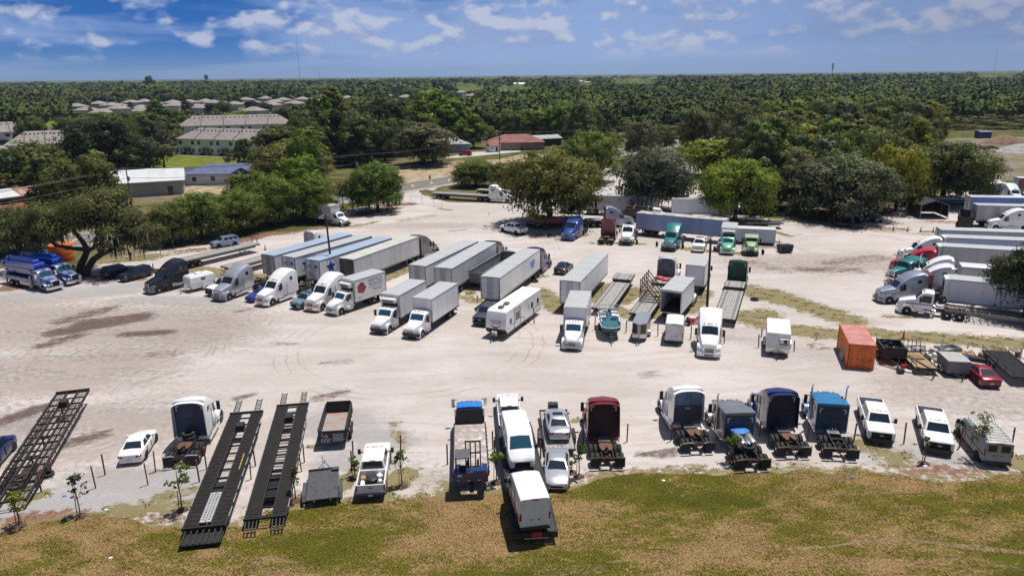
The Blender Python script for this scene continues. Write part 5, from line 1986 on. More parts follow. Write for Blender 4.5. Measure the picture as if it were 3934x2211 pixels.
BR={
 'weeds':[((22,1230,960),(22,1500,840),1.3,1),((22,-300,900),(22,560,1010),2.0,.9),((21,1850,850),(21,2576,960),2.6,.8),((21,830,790),(21,1450,740),3.0,1),((21,1500,740),(21,2300,640),1.6,.5),
              ((23,180,1080),(23,400,1260),2.2,.85),((23,60,950),(23,230,930),1.2,.6),((23,700,1170),(23,880,1020),1.2,1),((23,1000,1180),(23,1140,1070),1.7,.9),((23,980,1260),(23,1080,1330),1.5,.7),((23,1310,1330),(23,1380,1230),1.0,.8),((23,1680,1280),(23,1830,1080),1.3,.9),
              ((23,2230,1060),(23,2576,1150),3.2,.85),((23,2220,1330),(23,2420,1300),2.6,.8),((24,0,1080),(24,850,1370),2.8,.85),((34,260,170),(34,700,215),2.2,1),((34,1050,190),(34,1400,240),1.8,1),((34,1500,240),(34,2576,310),2.4,.9),((34,2200,330),(34,2400,420),1.5,.8),((33,2100,20),(33,2400,120),2.0,.8),
              ((23,380,570),(23,640,520),1.2,.7),((23,700,600),(23,1200,610),1.2,.65),((23,1550,650),(23,2200,705),1.4,.85),((23,2350,640),(23,2540,640),1.3,.6),((24,100,490),(24,250,530),1.0,.8),((24,0,352),(24,450,385),1.6,1),((24,450,390),(24,900,445),1.8,.9),((24,900,460),(24,1400,465),1.5,.7),((24,1600,490),(24,1760,490),1.0,.8),((24,1320,720),(24,1380,700),.9,.8),((24,1220,1330),(24,1500,1330),.8,.7),
              ((44,960,120),(44,1300,260),1.8,.7),((44,1250,330),(44,1400,280),1.2,.6),((44,2250,250),(44,2576,330),1.8,.8),((42,780,560),(42,950,400),1.0,.8),((42,1260,600),(42,1450,430),1.2,.9),((42,600,730),(42,1230,690),.9,.9),((41,1100,800),(41,1900,740),1.1,.75),((41,1550,670),(41,1900,600),.9,.6),((41,250,700),(41,430,640),.8,.7),((42,1840,540),(42,1900,600),.8,.8),((33,540,1070),(33,600,1070),.5,.9),((32,1330,1100),(32,1420,1350),.6,.6),((41,1560,400),(41,1580,410),.35,.9),((32,470,1330),(32,530,1330),.4,.9),((22,900,440),(22,1150,390),1.2,.6),((22,1400,380),(22,1700,330),1.6,.45),((22,1780,265),(22,1880,275),.9,.9),((22,2000,1130),(22,2150,1180),1.4,.7),((22,2050,1060),(22,2080,1100),1.,.8)],
 'mulch_dark':[((22,-200,540),(22,300,480),3.0,.9),((22,300,480),(22,700,430),2.6,1),((22,800,360),(22,1050,310),2.2,.9),((22,1000,300),(22,1330,260),2.2,.9),((22,1250,230),(22,1480,215),2.2,1),((21,2200,620),(21,2576,530),2.5,.9),((21,1500,720),(21,2000,660),1.8,.6),((23,150,530),(23,360,520),2.0,.7),((21,60,1050),(21,860,950),2.0,.9),((21,900,960),(21,1400,960),1.2,.7),((34,500,330),(34,620,330),1.4,.5),((44,1500,420),(44,2100,430),1.8,.6),((43,700,450),(43,1500,400),1.1,.5),((24,1500,370),(24,1900,400),2.5,.5),((41,150,880),(41,800,850),1.0,.8),((41,1200,850),(41,1750,880),1.2,.7),((42,250,640),(42,420,760),1.3,.6)],  # leaf litter strokes, plus a dark brown one under the pump trucks
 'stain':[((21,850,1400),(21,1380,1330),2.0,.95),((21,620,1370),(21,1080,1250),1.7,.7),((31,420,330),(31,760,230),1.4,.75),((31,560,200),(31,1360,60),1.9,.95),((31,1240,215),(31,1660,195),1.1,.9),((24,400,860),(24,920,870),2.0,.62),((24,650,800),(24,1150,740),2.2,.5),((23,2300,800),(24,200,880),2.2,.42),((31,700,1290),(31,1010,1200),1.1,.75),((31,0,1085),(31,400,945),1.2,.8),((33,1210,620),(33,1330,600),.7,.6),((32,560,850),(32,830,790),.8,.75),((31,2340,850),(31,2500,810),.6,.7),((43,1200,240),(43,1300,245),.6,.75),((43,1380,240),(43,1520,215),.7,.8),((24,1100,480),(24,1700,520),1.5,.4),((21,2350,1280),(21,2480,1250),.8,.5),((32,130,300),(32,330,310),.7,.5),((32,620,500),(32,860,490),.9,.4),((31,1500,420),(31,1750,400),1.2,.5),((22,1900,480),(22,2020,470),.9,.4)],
 'gravel':[((21,-300,1180),(21,1300,1040),4.5,.9),((21,1300,1150),(21,2300,1200),3.0,.75),((41,-300,800),(41,800,760),4.0,.9),((41,800,600),(41,1900,560),4.0,.95),((32,620,1050),(32,1200,1250),3.2,.85),((42,800,300),(42,1200,300),2.6,.8),((31,150,1080),(31,350,1120),2.0,.9),((31,1000,1000),(31,1500,1080),2.5,.5),((44,1000,200),(44,1900,300),2.4,.7),((33,2100,240),(34,900,500),3.0,.4),((42,1400,250),(42,1800,350),2.0,.35)],
 'dull':[((21,-600,1380),(31,1900,160),11.0,.75),((31,-600,700),(31,1100,500),10.0,.7),((31,-300,1200),(31,1300,1150),8.0,.6),((23,2300,800),(24,1300,800),7.0,.6),((22,800,430),(22,2000,420),4.0,.5),((34,1700,800),(34,2700,1000),6.0,.55),((42,1400,400),(42,1850,500),2.0,.5)],
}
PB=dense(_p,.3,.28,3)
lo,hi=PB.min(0),PB.max(0)
CELL=.5
gx,gy=np.arange(lo[0],hi[0]+CELL,CELL),np.arange(lo[1],hi[1]+CELL,CELL)
XX,YY=np.meshgrid(gx,gy)
cen=np.stack([(XX[:-1,:-1]+CELL/2).ravel(),(YY[:-1,:-1]+CELL/2).ravel()],1)
ok=inside(cen,PB).reshape(XX.shape[0]-1,XX.shape[1]-1)
idx=np.arange(XX.size).reshape(XX.shape)
quads=np.stack([idx[:-1,:-1][ok],idx[:-1,1:][ok],idx[1:,1:][ok],idx[1:,:-1][ok]],1)
cnt=np.bincount(quads.ravel(),minlength=XX.size)
used=np.nonzero(cnt)[0]
remap=np.full(XX.size,-1)
remap[used]=np.arange(len(used))
V=np.stack([XX.ravel()[used],YY.ravel()[used]],1)
bd=cnt[used]< 4
for i in np.nonzero(bd)[0]:
 V[i]=PB[np.argmin(((PB-V[i])** 2).sum(1))]
quads=remap[quads]
def np_mesh(name,V3,F,mats,nv=4):
 me=bpy.data.meshes.new(name)
 me.vertices.add(len(V3))
 me.vertices.foreach_set('co',np.asarray(V3,np.float32).ravel())
 me.loops.add(F.size)
 me.loops.foreach_set('vertex_index',F.astype(np.int32).ravel())
 me.polygons.add(len(F))
 me.polygons.foreach_set('loop_start',np.arange(0,F.size,nv,dtype=np.int32))
 for m in(mats if isinstance(mats,list)else[mats]):
  me.materials.append(m)
 me.update(calc_edges=True)
 return me
def attr(me,name,vals):
 a=me.attributes.new(name,'FLOAT','POINT')
 a.data.foreach_set('value',np.asarray(vals,np.float32))
lot_me=np_mesh('dirt_lot',np.column_stack([V,np.full(len(V),.008)]),quads,ground_mat('sandy_lot',_lot))
LOTA={}
def brush_mask(P,name):
 mk=np.zeros(len(P))
 for a,c,r,k in BR[name]:
  pts=np.array([G(*a)[:2],G(*c)[:2]])
  d=seg_dist(P,pts)
  tt=np.clip((1.5-d/r)/1.3,0,1)
  mk=np.maximum(mk,k*tt*tt*(3-2*tt))
 return mk
edge_front=np.array([G(*e)[:2]for e in EDGE[:43]])
for nme in BR:
 mk=brush_mask(V,nme)
 if nme == 'weeds':
  mk=np.maximum(mk,np.clip(1.0-seg_dist(V,edge_front)/1.5,0,1)*.75)
 if nme == 'mulch_dark':
  mk=np.maximum(mk,np.clip(1.0-seg_dist(V,edge_front)/2.6,0,1)*.5)
 LOTA[nme]=mk
 attr(lot_me,nme,mk)
tag(link('dirt_lot',lot_me),None,None,None,'structure')
# ---- grass blades on the field and weeds in the lot
def blades(name,P,h,w_,seed,m,label):
 r=np.random.default_rng(seed)
 n=len(P)
 hh=h*r.uniform(.4,1.0,n)
 a=r.uniform(0,math.tau,n)
 le=h*r.uniform(.7,1.7,n)
 q=w_*r.uniform(.6,1.3,n)
 c_,s_=np.cos(a),np.sin(a)
 v=np.zeros((n,3,3))
 v[:,0]=np.column_stack([P[:,0]-s_*q,P[:,1]+c_*q,np.full(n,.012)])
 v[:,1]=np.column_stack([P[:,0]+c_*le,P[:,1]+s_*le,hh])
 v[:,2]=np.column_stack([P[:,0]+s_*q,P[:,1]-c_*q,np.full(n,.012)])
 v=v[:,::-1]
 me=np_mesh(name,v.reshape(-1,3),np.arange(n*3).reshape(n,3),m,3)
 return tag(link(name,me),label,None,None,'stuff')
def _blade(t,pos):
 c,f,ti=field_colour(t,pos)
 return t.mix(t.ramp(t.noise(pos,20.,1,.5),.35,.65,.0,.5),c,(.20,.16,.05)),None,0
def _weed(t,pos):
 f=t.noise(pos,1.2,4,.7)
 return t.mix(t.ramp(f,.38,.62),(.050,.072,.008),(.21,.165,.055)),None,0
r=np.random.default_rng(11)
P=np.column_stack([r.uniform(-46,46,210000),r.uniform(27,52,210000)])
P=P[~inside(P,PB)]
cl=np.sin(P[:,0]*1.7+np.sin(P[:,1]*1.3)*2)+np.sin(P[:,1]*2.3+np.sin(P[:,0]*.9)*2.2)
P=P[cl+r.normal(0,.8,len(P))>-.3]
blades('grass_blades',P,.09,.035,3,ground_mat('field_grass_blades',_blade),'short olive and straw coloured grass of the field in front of the lot')
cand=V[r.integers(0,len(V),150000)]+r.uniform(-.3,.3,(150000,2))
wv=LOTA['weeds']
near=r.integers(0,len(V),400000)
pr=wv[near]
keep=near[(pr > .35)&(r.uniform(0,1,len(near))< pr*.75)]
P=V[keep]+r.uniform(-.28,.28,(len(keep),2))
cl=np.sin(P[:,0]*2.1+np.sin(P[:,1]*1.7)*2)+np.sin(P[:,1]*2.9+np.sin(P[:,0]*1.1)*2.2)
P=P[(cl+r.normal(0,.4,len(P))> .7)&(P[:,1]< 140)]
blades('lot_weeds',np.repeat(P,3,0)+r.normal(0,.10,(len(P)*3,2)),.13,.05,4,ground_mat('weed_blades',_weed),'low weeds growing in strips between the parked rows of the lot')
# ---- the road: one straight two lane road with a turn lane
rd_a,rd_b=G(21,0,695),G(13,1750,868)
rd_d=(rd_b-rd_a).normalized()
rd_n=Vector((-rd_d.y,rd_d.x,0))
def road_pt(s,o):
 return rd_a+rd_d*s+rd_n*o
def strip(name,s0,s1,o0,o1,z,m,kind='structure'):
 return sheet(name,[road_pt(s0,o0),road_pt(s1,o0),road_pt(s1,o1),road_pt(s0,o1)],z,m,kind)
ASPH=mat('worn_asphalt',(.135,.135,.14),.85,0,.12,.4,bump=.15,bscale=12)
CONC=mat('concrete',(.42,.41,.39),.8,0,.12,.6)
strip('road_shoulder',-200,900,-7.6,7.8,.010,mat('sandy_shoulder',(.33,.28,.23),.9,0,.25,.3,col2=(.12,.13,.04)))
strip('road',-200,900,-5.6,5.6,.014,ASPH)
WLINE=mat('white_road_paint',(.72,.72,.70),.6,0,.1,2)
YLINE=mat('yellow_road_paint',(.62,.36,.05),.6,0,.1,2)
b=MB()
for o in(-5.15,5.15):
 p=[road_pt(-200,o-.09),road_pt(900,o-.09),road_pt(900,o+.09),road_pt(-200,o+.09)]
 b.add([(q.x,q.y,.018)for q in p],[(0,1,2,3)],0)
for o in(-1.6,-1.3,1.3,1.6):
 p=[road_pt(-200,o-.07),road_pt(900,o-.07),road_pt(900,o+.07),road_pt(-200,o+.07)]
 b.add([(q.x,q.y,.018)for q in p],[(0,1,2,3)],1)
for s in np.arange(-60,120,7):
 p=[road_pt(s,-1.2),road_pt(s+.9,-1.2),road_pt(s+3.2,1.2),road_pt(s+2.3,1.2)]
 b.add([(q.x,q.y,.018)for q in p],[(0,1,2,3)],1)
tag(b.build('road_marking',[WLINE,YLINE],None,0),kind='structure')
LAWN=ground_mat('lawn_grass',_lawn)
sheet('lawn',[G(11,-700,1320)[:2],G(11,2500,1165)[:2],G(11,2500,1000)[:2],G(11,-700,1080)[:2]],.006,LAWN)
sheet('lawn',[G(11,-300,770)[:2],G(11,750,720)[:2],G(11,760,640)[:2],G(11,-300,690)[:2]],.006,LAWN)
WATER=bpy.data.materials.new('pond_water')
WATER.use_nodes=True
t=NT(WATER.node_tree)
pb=t.n('ShaderNodeBsdfPrincipled')
oo=t.n('ShaderNodeOutputMaterial')
t.t.links.new(pb.outputs[0],oo.inputs[0])
pb.inputs['Base Color'].default_value=(.02,.035,.06,1)
pb.inputs['Roughness'].default_value=.06
bp=t.n('ShaderNodeBump')
bp.inputs['Strength'].default_value=.25
bp.inputs['Distance'].default_value=.06
t.set(bp,'Height',t.noise(t.n('ShaderNodeNewGeometry').outputs['Position'],1.5,4,.6))
t.t.links.new(bp.outputs[0],pb.inputs['Normal'])
pts=[G(11,x,y)[:2]for x,y in((1350,1185),(1580,1165),(1900,1150),(2300,1150),(2440,1160),(2420,1190),(2200,1215),(1800,1235),(1400,1240))]
sheet('pond',dense(np.array(pts),1.,.4,8),.020,WATER)
pts=[G(11,x,y)[:2]for x,y in((-200,785),(60,765),(370,750),(365,785),(150,800),(-200,815))]
sheet('far_pond',dense(np.array(pts),2.,.6,9),.020,WATER)
pts=[G(24,x,y)[:2]for x,y in((-250,250),(20,235),(270,250),(330,330),(200,345),(0,335),(-250,325))]
sheet('ditch_water',dense(np.array(pts),1.,.3,10),.020,WATER)
pts=[G(14,x,y)[:2]for x,y in((1650,880),(1900,850),(2900,830),(2900,1250),(2300,1280),(2080,1120),(1850,1000))]
sheet('dirt_field',dense(np.array(pts),2.,.8,12),.006,ground_mat('dirt_field_soil',_clear))
SANDY=ground_mat('pinkish_sand',lambda t,p:(t.mix(t.ramp(t.noise(p,.35,5,.65),.38,.66),(.40,.30,.23),(.20,.17,.07)),t.noise(p,2.,5,.7),.1))
pts=[G(12,x,y)[:2]for x,y in((1280,1130),(1900,1080),(2350,1060),(2576,1010),(2900,1000),(2900,1120),(2100,1160),(1980,1220),(1500,1280),(1250,1260))]
sheet('sandy_yard',dense(np.array(pts),2.,.6,13),.005,SANDY)
pts=[G(21,x,y)[:2]for x,y in((1600,80),(1950,30),(2350,60),(2500,130),(2050,110),(1700,130))]
sheet('sandy_drive',dense(np.array(pts),1.,.4,14),.009,SANDY)
sheet('driveway',[G(12,x,y)[:2]for x,y in((1790,1050),(1980,1045),(2576,985),(2576,970),(2080,990),(1900,1030))],.009,CONC)
sheet('dirt_path',dense(np.array([G(*e)[:2]for e in((43,850,1285),(43,1300,1235),(43,1650,1215),(43,2576,1180),(44,1000,1110),(44,1500,1085),(44,2000,1140),(44,2700,1210),(44,2700,1240),(44,2000,1175),(44,1500,1110),(44,1000,1140),(43,2576,1205),(43,1650,1245),(43,1300,1265),(43,900,1305))]),.5,.14,15),.006,ground_mat('trodden_soil',lambda t,p:(t.mix(t.ramp(t.noise(p,2.2,5,.7),.36,.62),(.26,.17,.125),(.15,.12,.035)),t.noise(p,8.,4,.7),.05)))
# ---------------------------------------------------------------- houses
HOUSES=[]
def house(label,cat,c,yaw,L,D,eave,rise,wallm,roofm,group=None,hip=True,over=.45,wins=(),doors=(),name='house',chim=False,sides=True):
 root=thing(name,label,cat,group)
 HOUSES.append((c[0],c[1],max(L,D),eave+rise))
 root.location=(c[0],c[1],0)
 root.rotation_euler=(0,0,rad(yaw))
 b=MB()
 if hip:
  b.bx(-L/2,L/2,-D/2,D/2,0,eave)
 else:
  b.loft([[(x,-D/2,0),(x,-D/2,eave),(x,0,eave+rise*.96),(x,D/2,eave),(x,D/2,0)]for x in(-L/2,L/2)])
 b.build('wall',wallm,root,0)
 b=MB()
 a,d=L/2+over,D/2+over
 h=min(d,a-.2)if hip else 0
 z0,z1,z2=eave-.12,eave+.06,eave+rise
 b.add([(-a,-d,z0),(a,-d,z0),(a,d,z0),(-a,d,z0),(-a,-d,z1),(a,-d,z1),(a,d,z1),(-a,d,z1),(-a+h,0,z2),(a-h,0,z2)],
          [(0,3,2,1),(0,1,5,4),(1,2,6,5),(2,3,7,6),(3,0,4,7),(4,5,9,8),(5,6,9),(6,7,8,9),(7,4,8)])
 rf=b.build('roof',roofm,root,0)
 for(x,z,w_,h_,side)in wins:
  b=MB()
  y=side*D/2
  b.bx(x-w_/2-.08,x+w_/2+.08,y-.04,y+.04,z-.08,z+h_+.08,0)
  o=b.build('window',mat('window_frame_white',(.75,.75,.74),.5),root,0)
  b=MB()
  b.bx(x-w_/2,x-.03,y-.055,y+.055,z,z+h_)
  b.bx(x+.03,x+w_/2,y-.055,y+.055,z,z+h_)
  b.build('pane',GLASS,o,0)
 for(x,w_,h_,side)in doors:
  b=MB()
  y=side*D/2
  b.bx(x-w_/2,x+w_/2,y-.05,y+.05,.05,h_)
  b.build('door',GLASS,root,0)
 return root
SHGL=mat('grey_brown_shingles',(.26,.235,.22),.9,0,.12,.5,bump=.2,bscale=6)
SHGD=mat('dark_grey_shingles',(.17,.155,.15),.9,0,.12,.5)
BLUER=mat('blue_grey_shingles',(.10,.12,.22),.8,0,.12,.5)
REDR=mat('red_brown_shingles',(.24,.10,.085),.85,0,.15,.6)
METR=mat('white_metal_roof',(.66,.67,.68),.35,.2,.12,.4,streak=True)
WALLW=mat('white_siding',(.74,.75,.78),.7,0,.05,.5)
WALLB=mat('beige_stucco',(.50,.45,.40),.8,0,.08,.5)
WALLG=mat('grey_siding',(.34,.34,.34),.8,0,.08,.5)
WALLK=mat('brown_brick_wall',(.30,.22,.18),.85,0,.15,3)
def townhouse(label,c,yaw,L,D=12.0,units=5,eave=6.0,rise=3.8,back=False):
 wins,doors=[],[]
 u=L/units
 for k in range(units):
  x=-L/2+u*k
  for q in(.17,.83):
   wins +=[(x+u*q,3.9,1.5,1.4,-1)]
   wins +=[(x+u*q,1.1,1.4,1.3,-1)]
  doors +=[(x+u*.40,1.7,2.3,-1),(x+u*.62,1.7,2.3,-1)]
 root=house(label,'house',c,yaw,L,D,eave,rise,WALLW,SHGL,None,True,.5,wins,doors,'townhouse')
 b=MB()
 d=D/2+.5
 for k in range(1,units):
  x=-L/2+u*k
  for s in(-1,1):
   b.bar((x,s*d,eave+.10),(x,0,eave+rise+.06),.35,.10)
 b.build('roof_party_strip',mat('dark_flashing',(.06,.05,.05),.7),root,0)
 for k in range(units):
  x=-L/2+u*(k+.5)
  b=MB()
  b.add([(x-2.2,D/2+.5,eave+.1),(x+2.2,D/2+.5,eave+.1),(x,D/2+.3,eave+1.9),(x,.6,eave+rise*.9),(x-2.2,D/2+.0,eave+.3),(x+2.2,D/2+.0,eave+.3)],[(0,1,2),(0,2,3),(1,3,2),(0,3,4),(1,5,3)])
  b.build('gable',SHGL,root,0)
  b=MB()
  xx=-L/2+u*k
  for q in(.40,.62):
   b.bx(xx+u*q-1.1,xx+u*q+1.1,-D/2-1.1,-D/2-.06,2.45,2.58)
  b.build('door_awning',mat('dark_awning',(.03,.03,.035),.6),root,0)
  b=MB()
  for q in(.27,.74):
   b.bx(xx+u*q-.4,xx+u*q+.4,-D/2-.9,-D/2-.1,.05,.9)
  b.build('air_conditioner',mat('ac_grey',(.10,.10,.11),.6),root,0)
 b=MB()
 for k in range(units*5):
  x=-L/2+L*(k+.5)/(units*5)
  b.bx(x-.25,x+.25,-1.9,-1.6,eave+rise*.78,eave+rise*.86)
 b.build('roof_vent',mat('dark_flashing',(.06,.05,.05),.7),root,0)
 b=MB()
 b.bx(-L/2,L/2,-D/2-2.6,-D/2-.02,0,.05)
 b.build('patio_slab',CONC,root,0)
 return root
def rowpos(a,c_,D):
 A,C=G(*a),G(*c_)
 d=(C-A).normalized()
 n=Vector((-d.y,d.x,0))
 if n.y < 0:
  n=-n
 m_=(A+C)/2+n*D/2
 return m_,math.degrees(math.atan2(d.y,d.x)),(C-A).length
m_,yw,ln=rowpos((11,1770,1012),(12,150,1050),12)
townhouse('long white two storey townhouse row beside the bright lawn and pond',m_,yw,ln,units=5)
m_,yw,ln=rowpos((11,70,1098),(11,1060,1045),13)
townhouse('white townhouse row half hidden behind the big dark oaks',m_,yw,ln,D=13,units=5,rise=4.4)
m_,yw,ln=rowpos((11,-420,1190),(11,120,1135),11)
townhouse('white townhouse end at the far left edge, cut by the frame',m_,yw,ln,units=2)
m_,yw,ln=rowpos((11,-500,960),(11,330,912),12)
townhouse('grey roofed townhouse row standing behind the left white townhouses',m_,yw,ln,units=4,rise=4.2)
m_,yw,ln=rowpos((11,1780,860),(12,300,830),12)
townhouse('second townhouse row whose gabled roof rises behind the long white row',m_,yw,ln,units=5,rise=4.6)
# ---- far subdivision of hip roofed houses
r=random.Random(4)
proto=house('pale two storey house with hip roof in the far subdivision','house',(0,0),0,15,12,5.6,2.7,WALLB,SHGL,'hip roofed houses of the far subdivision',True,.5,
              [(-5,3.6,1.3,1.3,-1),(0,3.6,1.3,1.3,-1),(5,3.6,1.3,1.3,-1),(-4,1.0,1.4,1.3,-1),(4,1.0,1.4,1.3,-1)],[(1,2.0,2.2,-1)])
low=house('pale single storey house with broad hip roof in the far subdivision','house',(0,0),0,18,14,3.0,3.0,WALLB,SHGL,'hip roofed houses of the far subdivision',True,.5,
   [(-6,1.0,1.4,1.3,-1),(5,1.0,1.4,1.3,-1)],[(1,2.0,2.2,-1)])
def copy_tree(o,parent=None):
 c_=o.copy()
 COL.objects.link(c_)
 c_.parent=parent
 for ch in o.children:
  copy_tree(ch,c_)
 return c_
def kids(o):
 return list(o.children)
spots=[(11,770,600,0),(11,870,610,1),(11,990,570,0),(11,1030,635,1),(11,1110,590,0),(11,1190,570,1),(11,1180,630,0),(11,1310,555,0),(11,1440,545,0),(11,1420,620,1),(11,1400,590,1),(11,1590,555,1),(11,1720,560,0),(11,1740,595,0),(11,1880,555,0),(11,1960,580,1),(11,2040,545,0),(11,2120,560,0),(11,2020,620,0),(11,2230,545,1),(11,2330,580,0),(11,2440,525,0),(11,2500,560,0),(11,2520,615,1),
         (12,60,510,0),(12,140,555,0),(12,230,530,0),(12,340,540,1),(12,420,520,0),(12,120,590,0),(12,520,510,1),(12,640,490,0),(12,720,480,1),(12,860,480,1),(12,1270,455,1),(12,1440,470,1),(12,1680,460,0),(12,1980,440,0),(12,2110,455,1),(12,1980,365,0),(12,2090,380,1),(12,2200,375,0),(12,2390,390,0),(12,2480,390,1),(12,2420,430,0),(13,60,370,0),(11,1560,600,0),(12,560,545,0)]
for k,(rc,x,y,q)in enumerate(spots):
 o=copy_tree(low if q else proto)
 o.location=G(rc,x,y)
 HOUSES.append((o.location.x,o.location.y,14,7))
 o.rotation_euler=(0,0,rad(r.choice((-20,70,160))+r.uniform(-6,6)))
 o['label']=('pale two storey house with hip roof in the far subdivision' if not q else 'pale single storey house with broad hip roof in the far subdivision')
for o in(proto,low):
 for ch in list(o.children):
  for g in list(ch.children):
   bpy.data.objects.remove(g)
  bpy.data.objects.remove(ch)
 bpy.data.objects.remove(o)
SOLAR=mat('blue_solar_panel',(.02,.04,.16),.2,.2,.05)
b=MB()
A,B_=G(11,520,645),G(11,1000,640)
b.bar((A.x,A.y,.9),(B_.x,B_.y,.9),.25,1.9)
tag(b.build('boundary_wall',WALLB,None,0),'low pale wall along the edge of the far subdivision','wall')
# ---- houses near the road
m_,yw,ln=rowpos((11,2080,1325),(11,2440,1318),10)
hb=house('white cottage with a blue grey shingle roof beyond the tree belt','house',m_+Vector((-2,3,0)),yw,22,11,2.9,2.3,WALLW,BLUER,None,True,.5,[(-8,1,1.1,1.2,-1),(-3,1,1.1,1.2,-1),(7,1,1.1,1.2,-1)],[(2,1.,2.1,-1)])
b=MB()
b.add([(2,-5.9,3.0),(8,-5.9,3.0),(5,-5.8,4.6),(5,0,4.7),(1.6,-4,3.5),(8.4,-4,3.5)],[(0,1,2),(0,2,3),(1,3,2),(0,3,4),(1,5,3)])
b.build('porch_roof',BLUER,hb,0)
m_,yw,ln=rowpos((11,1010,1440),(11,1660,1420),9)
house('white metal roofed barn showing through the leaning oak','barn',m_+Vector((2,1,0)),yw+14,16,11,3.6,2.6,WALLG,METR,None,False,.6,[],[(5,1.2,2.2,-1)],'barn')
m_,yw,ln=rowpos((11,1480,1335),(11,1740,1325),7)
house('small grey shed with a pale gable roof beside the pond','shed',m_,yw,9,7,3.0,1.6,WALLG,mat('pale_shed_roof',(.40,.39,.38),.7),None,False,.4,[],[(1,2,2.2,-1)],'shed')
m_,yw,ln=rowpos((12,2390,975),(13,110,970),12)
house('brick house with a faded red hip roof across the road','house',m_,yw,21,12,3.0,2.8,WALLK,REDR,None,True,.6,[(-7,1,1.2,1.2,-1),(-2,1,1.2,1.2,-1),(6,1,1.2,1.2,-1)],[(2,1,2.1,-1)])
m_,yw,ln=rowpos((12,2290,992),(12,2362,988),3.5)
house('small white tool shed with a red roof beside the brick house','shed',m_,yw,4.2,3.6,2.3,1.1,WALLW,REDR,None,False,.25,[(-1.2,1.2,.6,.6,-1)],[(.6,.9,1.9,-1)],'shed')
m_,yw,ln=rowpos((12,1880,1005),(12,2010,1000),10)
house('blue grey house with a grey hip roof half behind the mossy oak','house',m_+Vector((-4,2,0)),yw,18,11,3.2,2.3,mat('blue_grey_siding',(.16,.20,.30),.7),mat('light_grey_shingles',(.34,.36,.36),.8),None,True,.5,[(5,1,1.3,1.3,-1)],[])
m_,yw,ln=rowpos((13,180,935),(13,370,925),9)
house('low dark carport with a pale roof right of the brick house','carport',m_,yw,12,9,3.0,1.2,mat('dark_boards',(.05,.045,.04),.8),mat('light_grey_shingles',(.34,.36,.36),.8),None,False,.5,[],[],'carport')
m_,yw,ln=rowpos((14,2225,1440),(14,2335,1432),3)
house('small blue site cabin with one dark window beside parked trailers','cabin',m_,yw,4.6,3.6,3.2,.5,mat('cabin_blue',(.10,.17,.42),.6),mat('cabin_roof',(.5,.48,.46),.6),None,False,.15,[(-.3,1.5,1.6,.8,-1)],[],'site_cabin')
m_,yw,ln=rowpos((21,-120,300),(21,235,250),7)
hs2=house('rusty metal roofed shed at the far left by the road','shed',m_,yw,15,9,2.8,1.5,WALLK,mat('rusty_metal_roof',(.26,.09,.06),.7,.1,.25,.4,col2=(.40,.36,.34)),None,False,.5,[],[(0,2.2,2.3,-1)],'shed')
b=MB()
b.add([(-6,-4.9,2.95),(3,-4.9,2.95),(3,-.4,4.38),(-6,-.4,4.38)],[(0,1,2,3)])
b.build('roof_sheet',METR,hs2,0)
m_,yw,ln=rowpos((21,-200,470),(21,110,420),7)
house('low red roofed outbuilding at the far left edge behind the leaning oak','shed',m_,yw,14,8,2.4,1.2,WALLK,mat('dull_red_metal_roof',(.30,.07,.06),.6,.1,.2,.5),None,False,.4,[],[(0,2.2,2.0,-1)],'shed')
# screened frame by the pond
rt=thing('screen_enclosure','open dark framed pool screen beside the blue roofed cottage','enclosure')
A=G(11,1770,1275)
rt.location=A
rt.rotation_euler=(0,0,rad(-8))
b=MB()
for x in np.linspace(0,12,6):
 for y in(0,6):
  b.bar((x,y,0),(x,y,2.6),.1)
 b.bar((x,0,2.6),(x,6,2.9),.1)
for y in(0,6):
 b.bar((0,y,2.6+.05*y),(12,y,2.6+.05*y),.1)
 b.bar((0,y,1.2),(12,y,1.2),.06)
b.build('frame',BLK,rt,0)
b=MB()
b.add([(0,0,2.7),(12,0,2.7),(12,6,3.0),(0,6,3.0)],[(0,1,2,3)])
b.build('canopy',mat('dark_blue_canopy',(.04,.05,.12),.6),rt,0)
# ---------------------------------------------------------------- poles, wires, posts, fences
def utility_pole(label,p,h=11.0,arms=True,m=None,group='utility poles along the road'):
 root=thing('utility_pole',label,'utility pole',group)
 root.location=p
 b=MB()
 b.cyl((0,0,0),(0,0,h),.16,8,0,.11)
 b.build('pole',m or mat('weathered_pole',(.10,.085,.07),.9,0,.2,2),root)
 if arms:
  b=MB()
  b.bar(tuple(rd_n*-1.1+Vector((0,0,h-.6))),tuple(rd_n*1.1+Vector((0,0,h-.6))),.12)
  b.build('crossarm',mat('weathered_pole',(.10,.085,.07),.9,0,.2,2),root,0)
  b=MB()
  for o in(-1,0,1):
   q=rd_n*o
   b.cyl((q.x,q.y,h-.55),(q.x,q.y,h-.3),.06,6)
  b.build('insulator',GALV,root)
  b=MB()
  b.cyl((.3,0,h-3),(.3,0,h-2.1),.22,10)
  b.build('transformer',mat('pole_transformer',(.35,.36,.37),.5),root)
 return root
POLES=[(21,1320,330,10.5,'left of the white roofed barn'),(22,970,210,11.5,'behind the dark moss hung tree by the lot entrance'),(12,2370,1115,11,'in front of the small red roofed shed'),(13,1665,890,11,'near the red car on the road'),(13,1990,870,11,'at the far bend of the road')]
tops=[]
for rc,x,y,h,wh in POLES:
 p=G(rc,x,y)
 utility_pole('dark wooden utility pole standing '+wh,p,h)
 tops.append((p,h))
e0,e1=road_pt(-90,-9),tops[-1][0]+rd_d*60
chain=[(Vector((e0.x,e0.y,0)),10.5)]+tops+[(Vector((e1.x,e1.y,0)),11)]
chain.sort(key=lambda q:q[0].dot(rd_d))
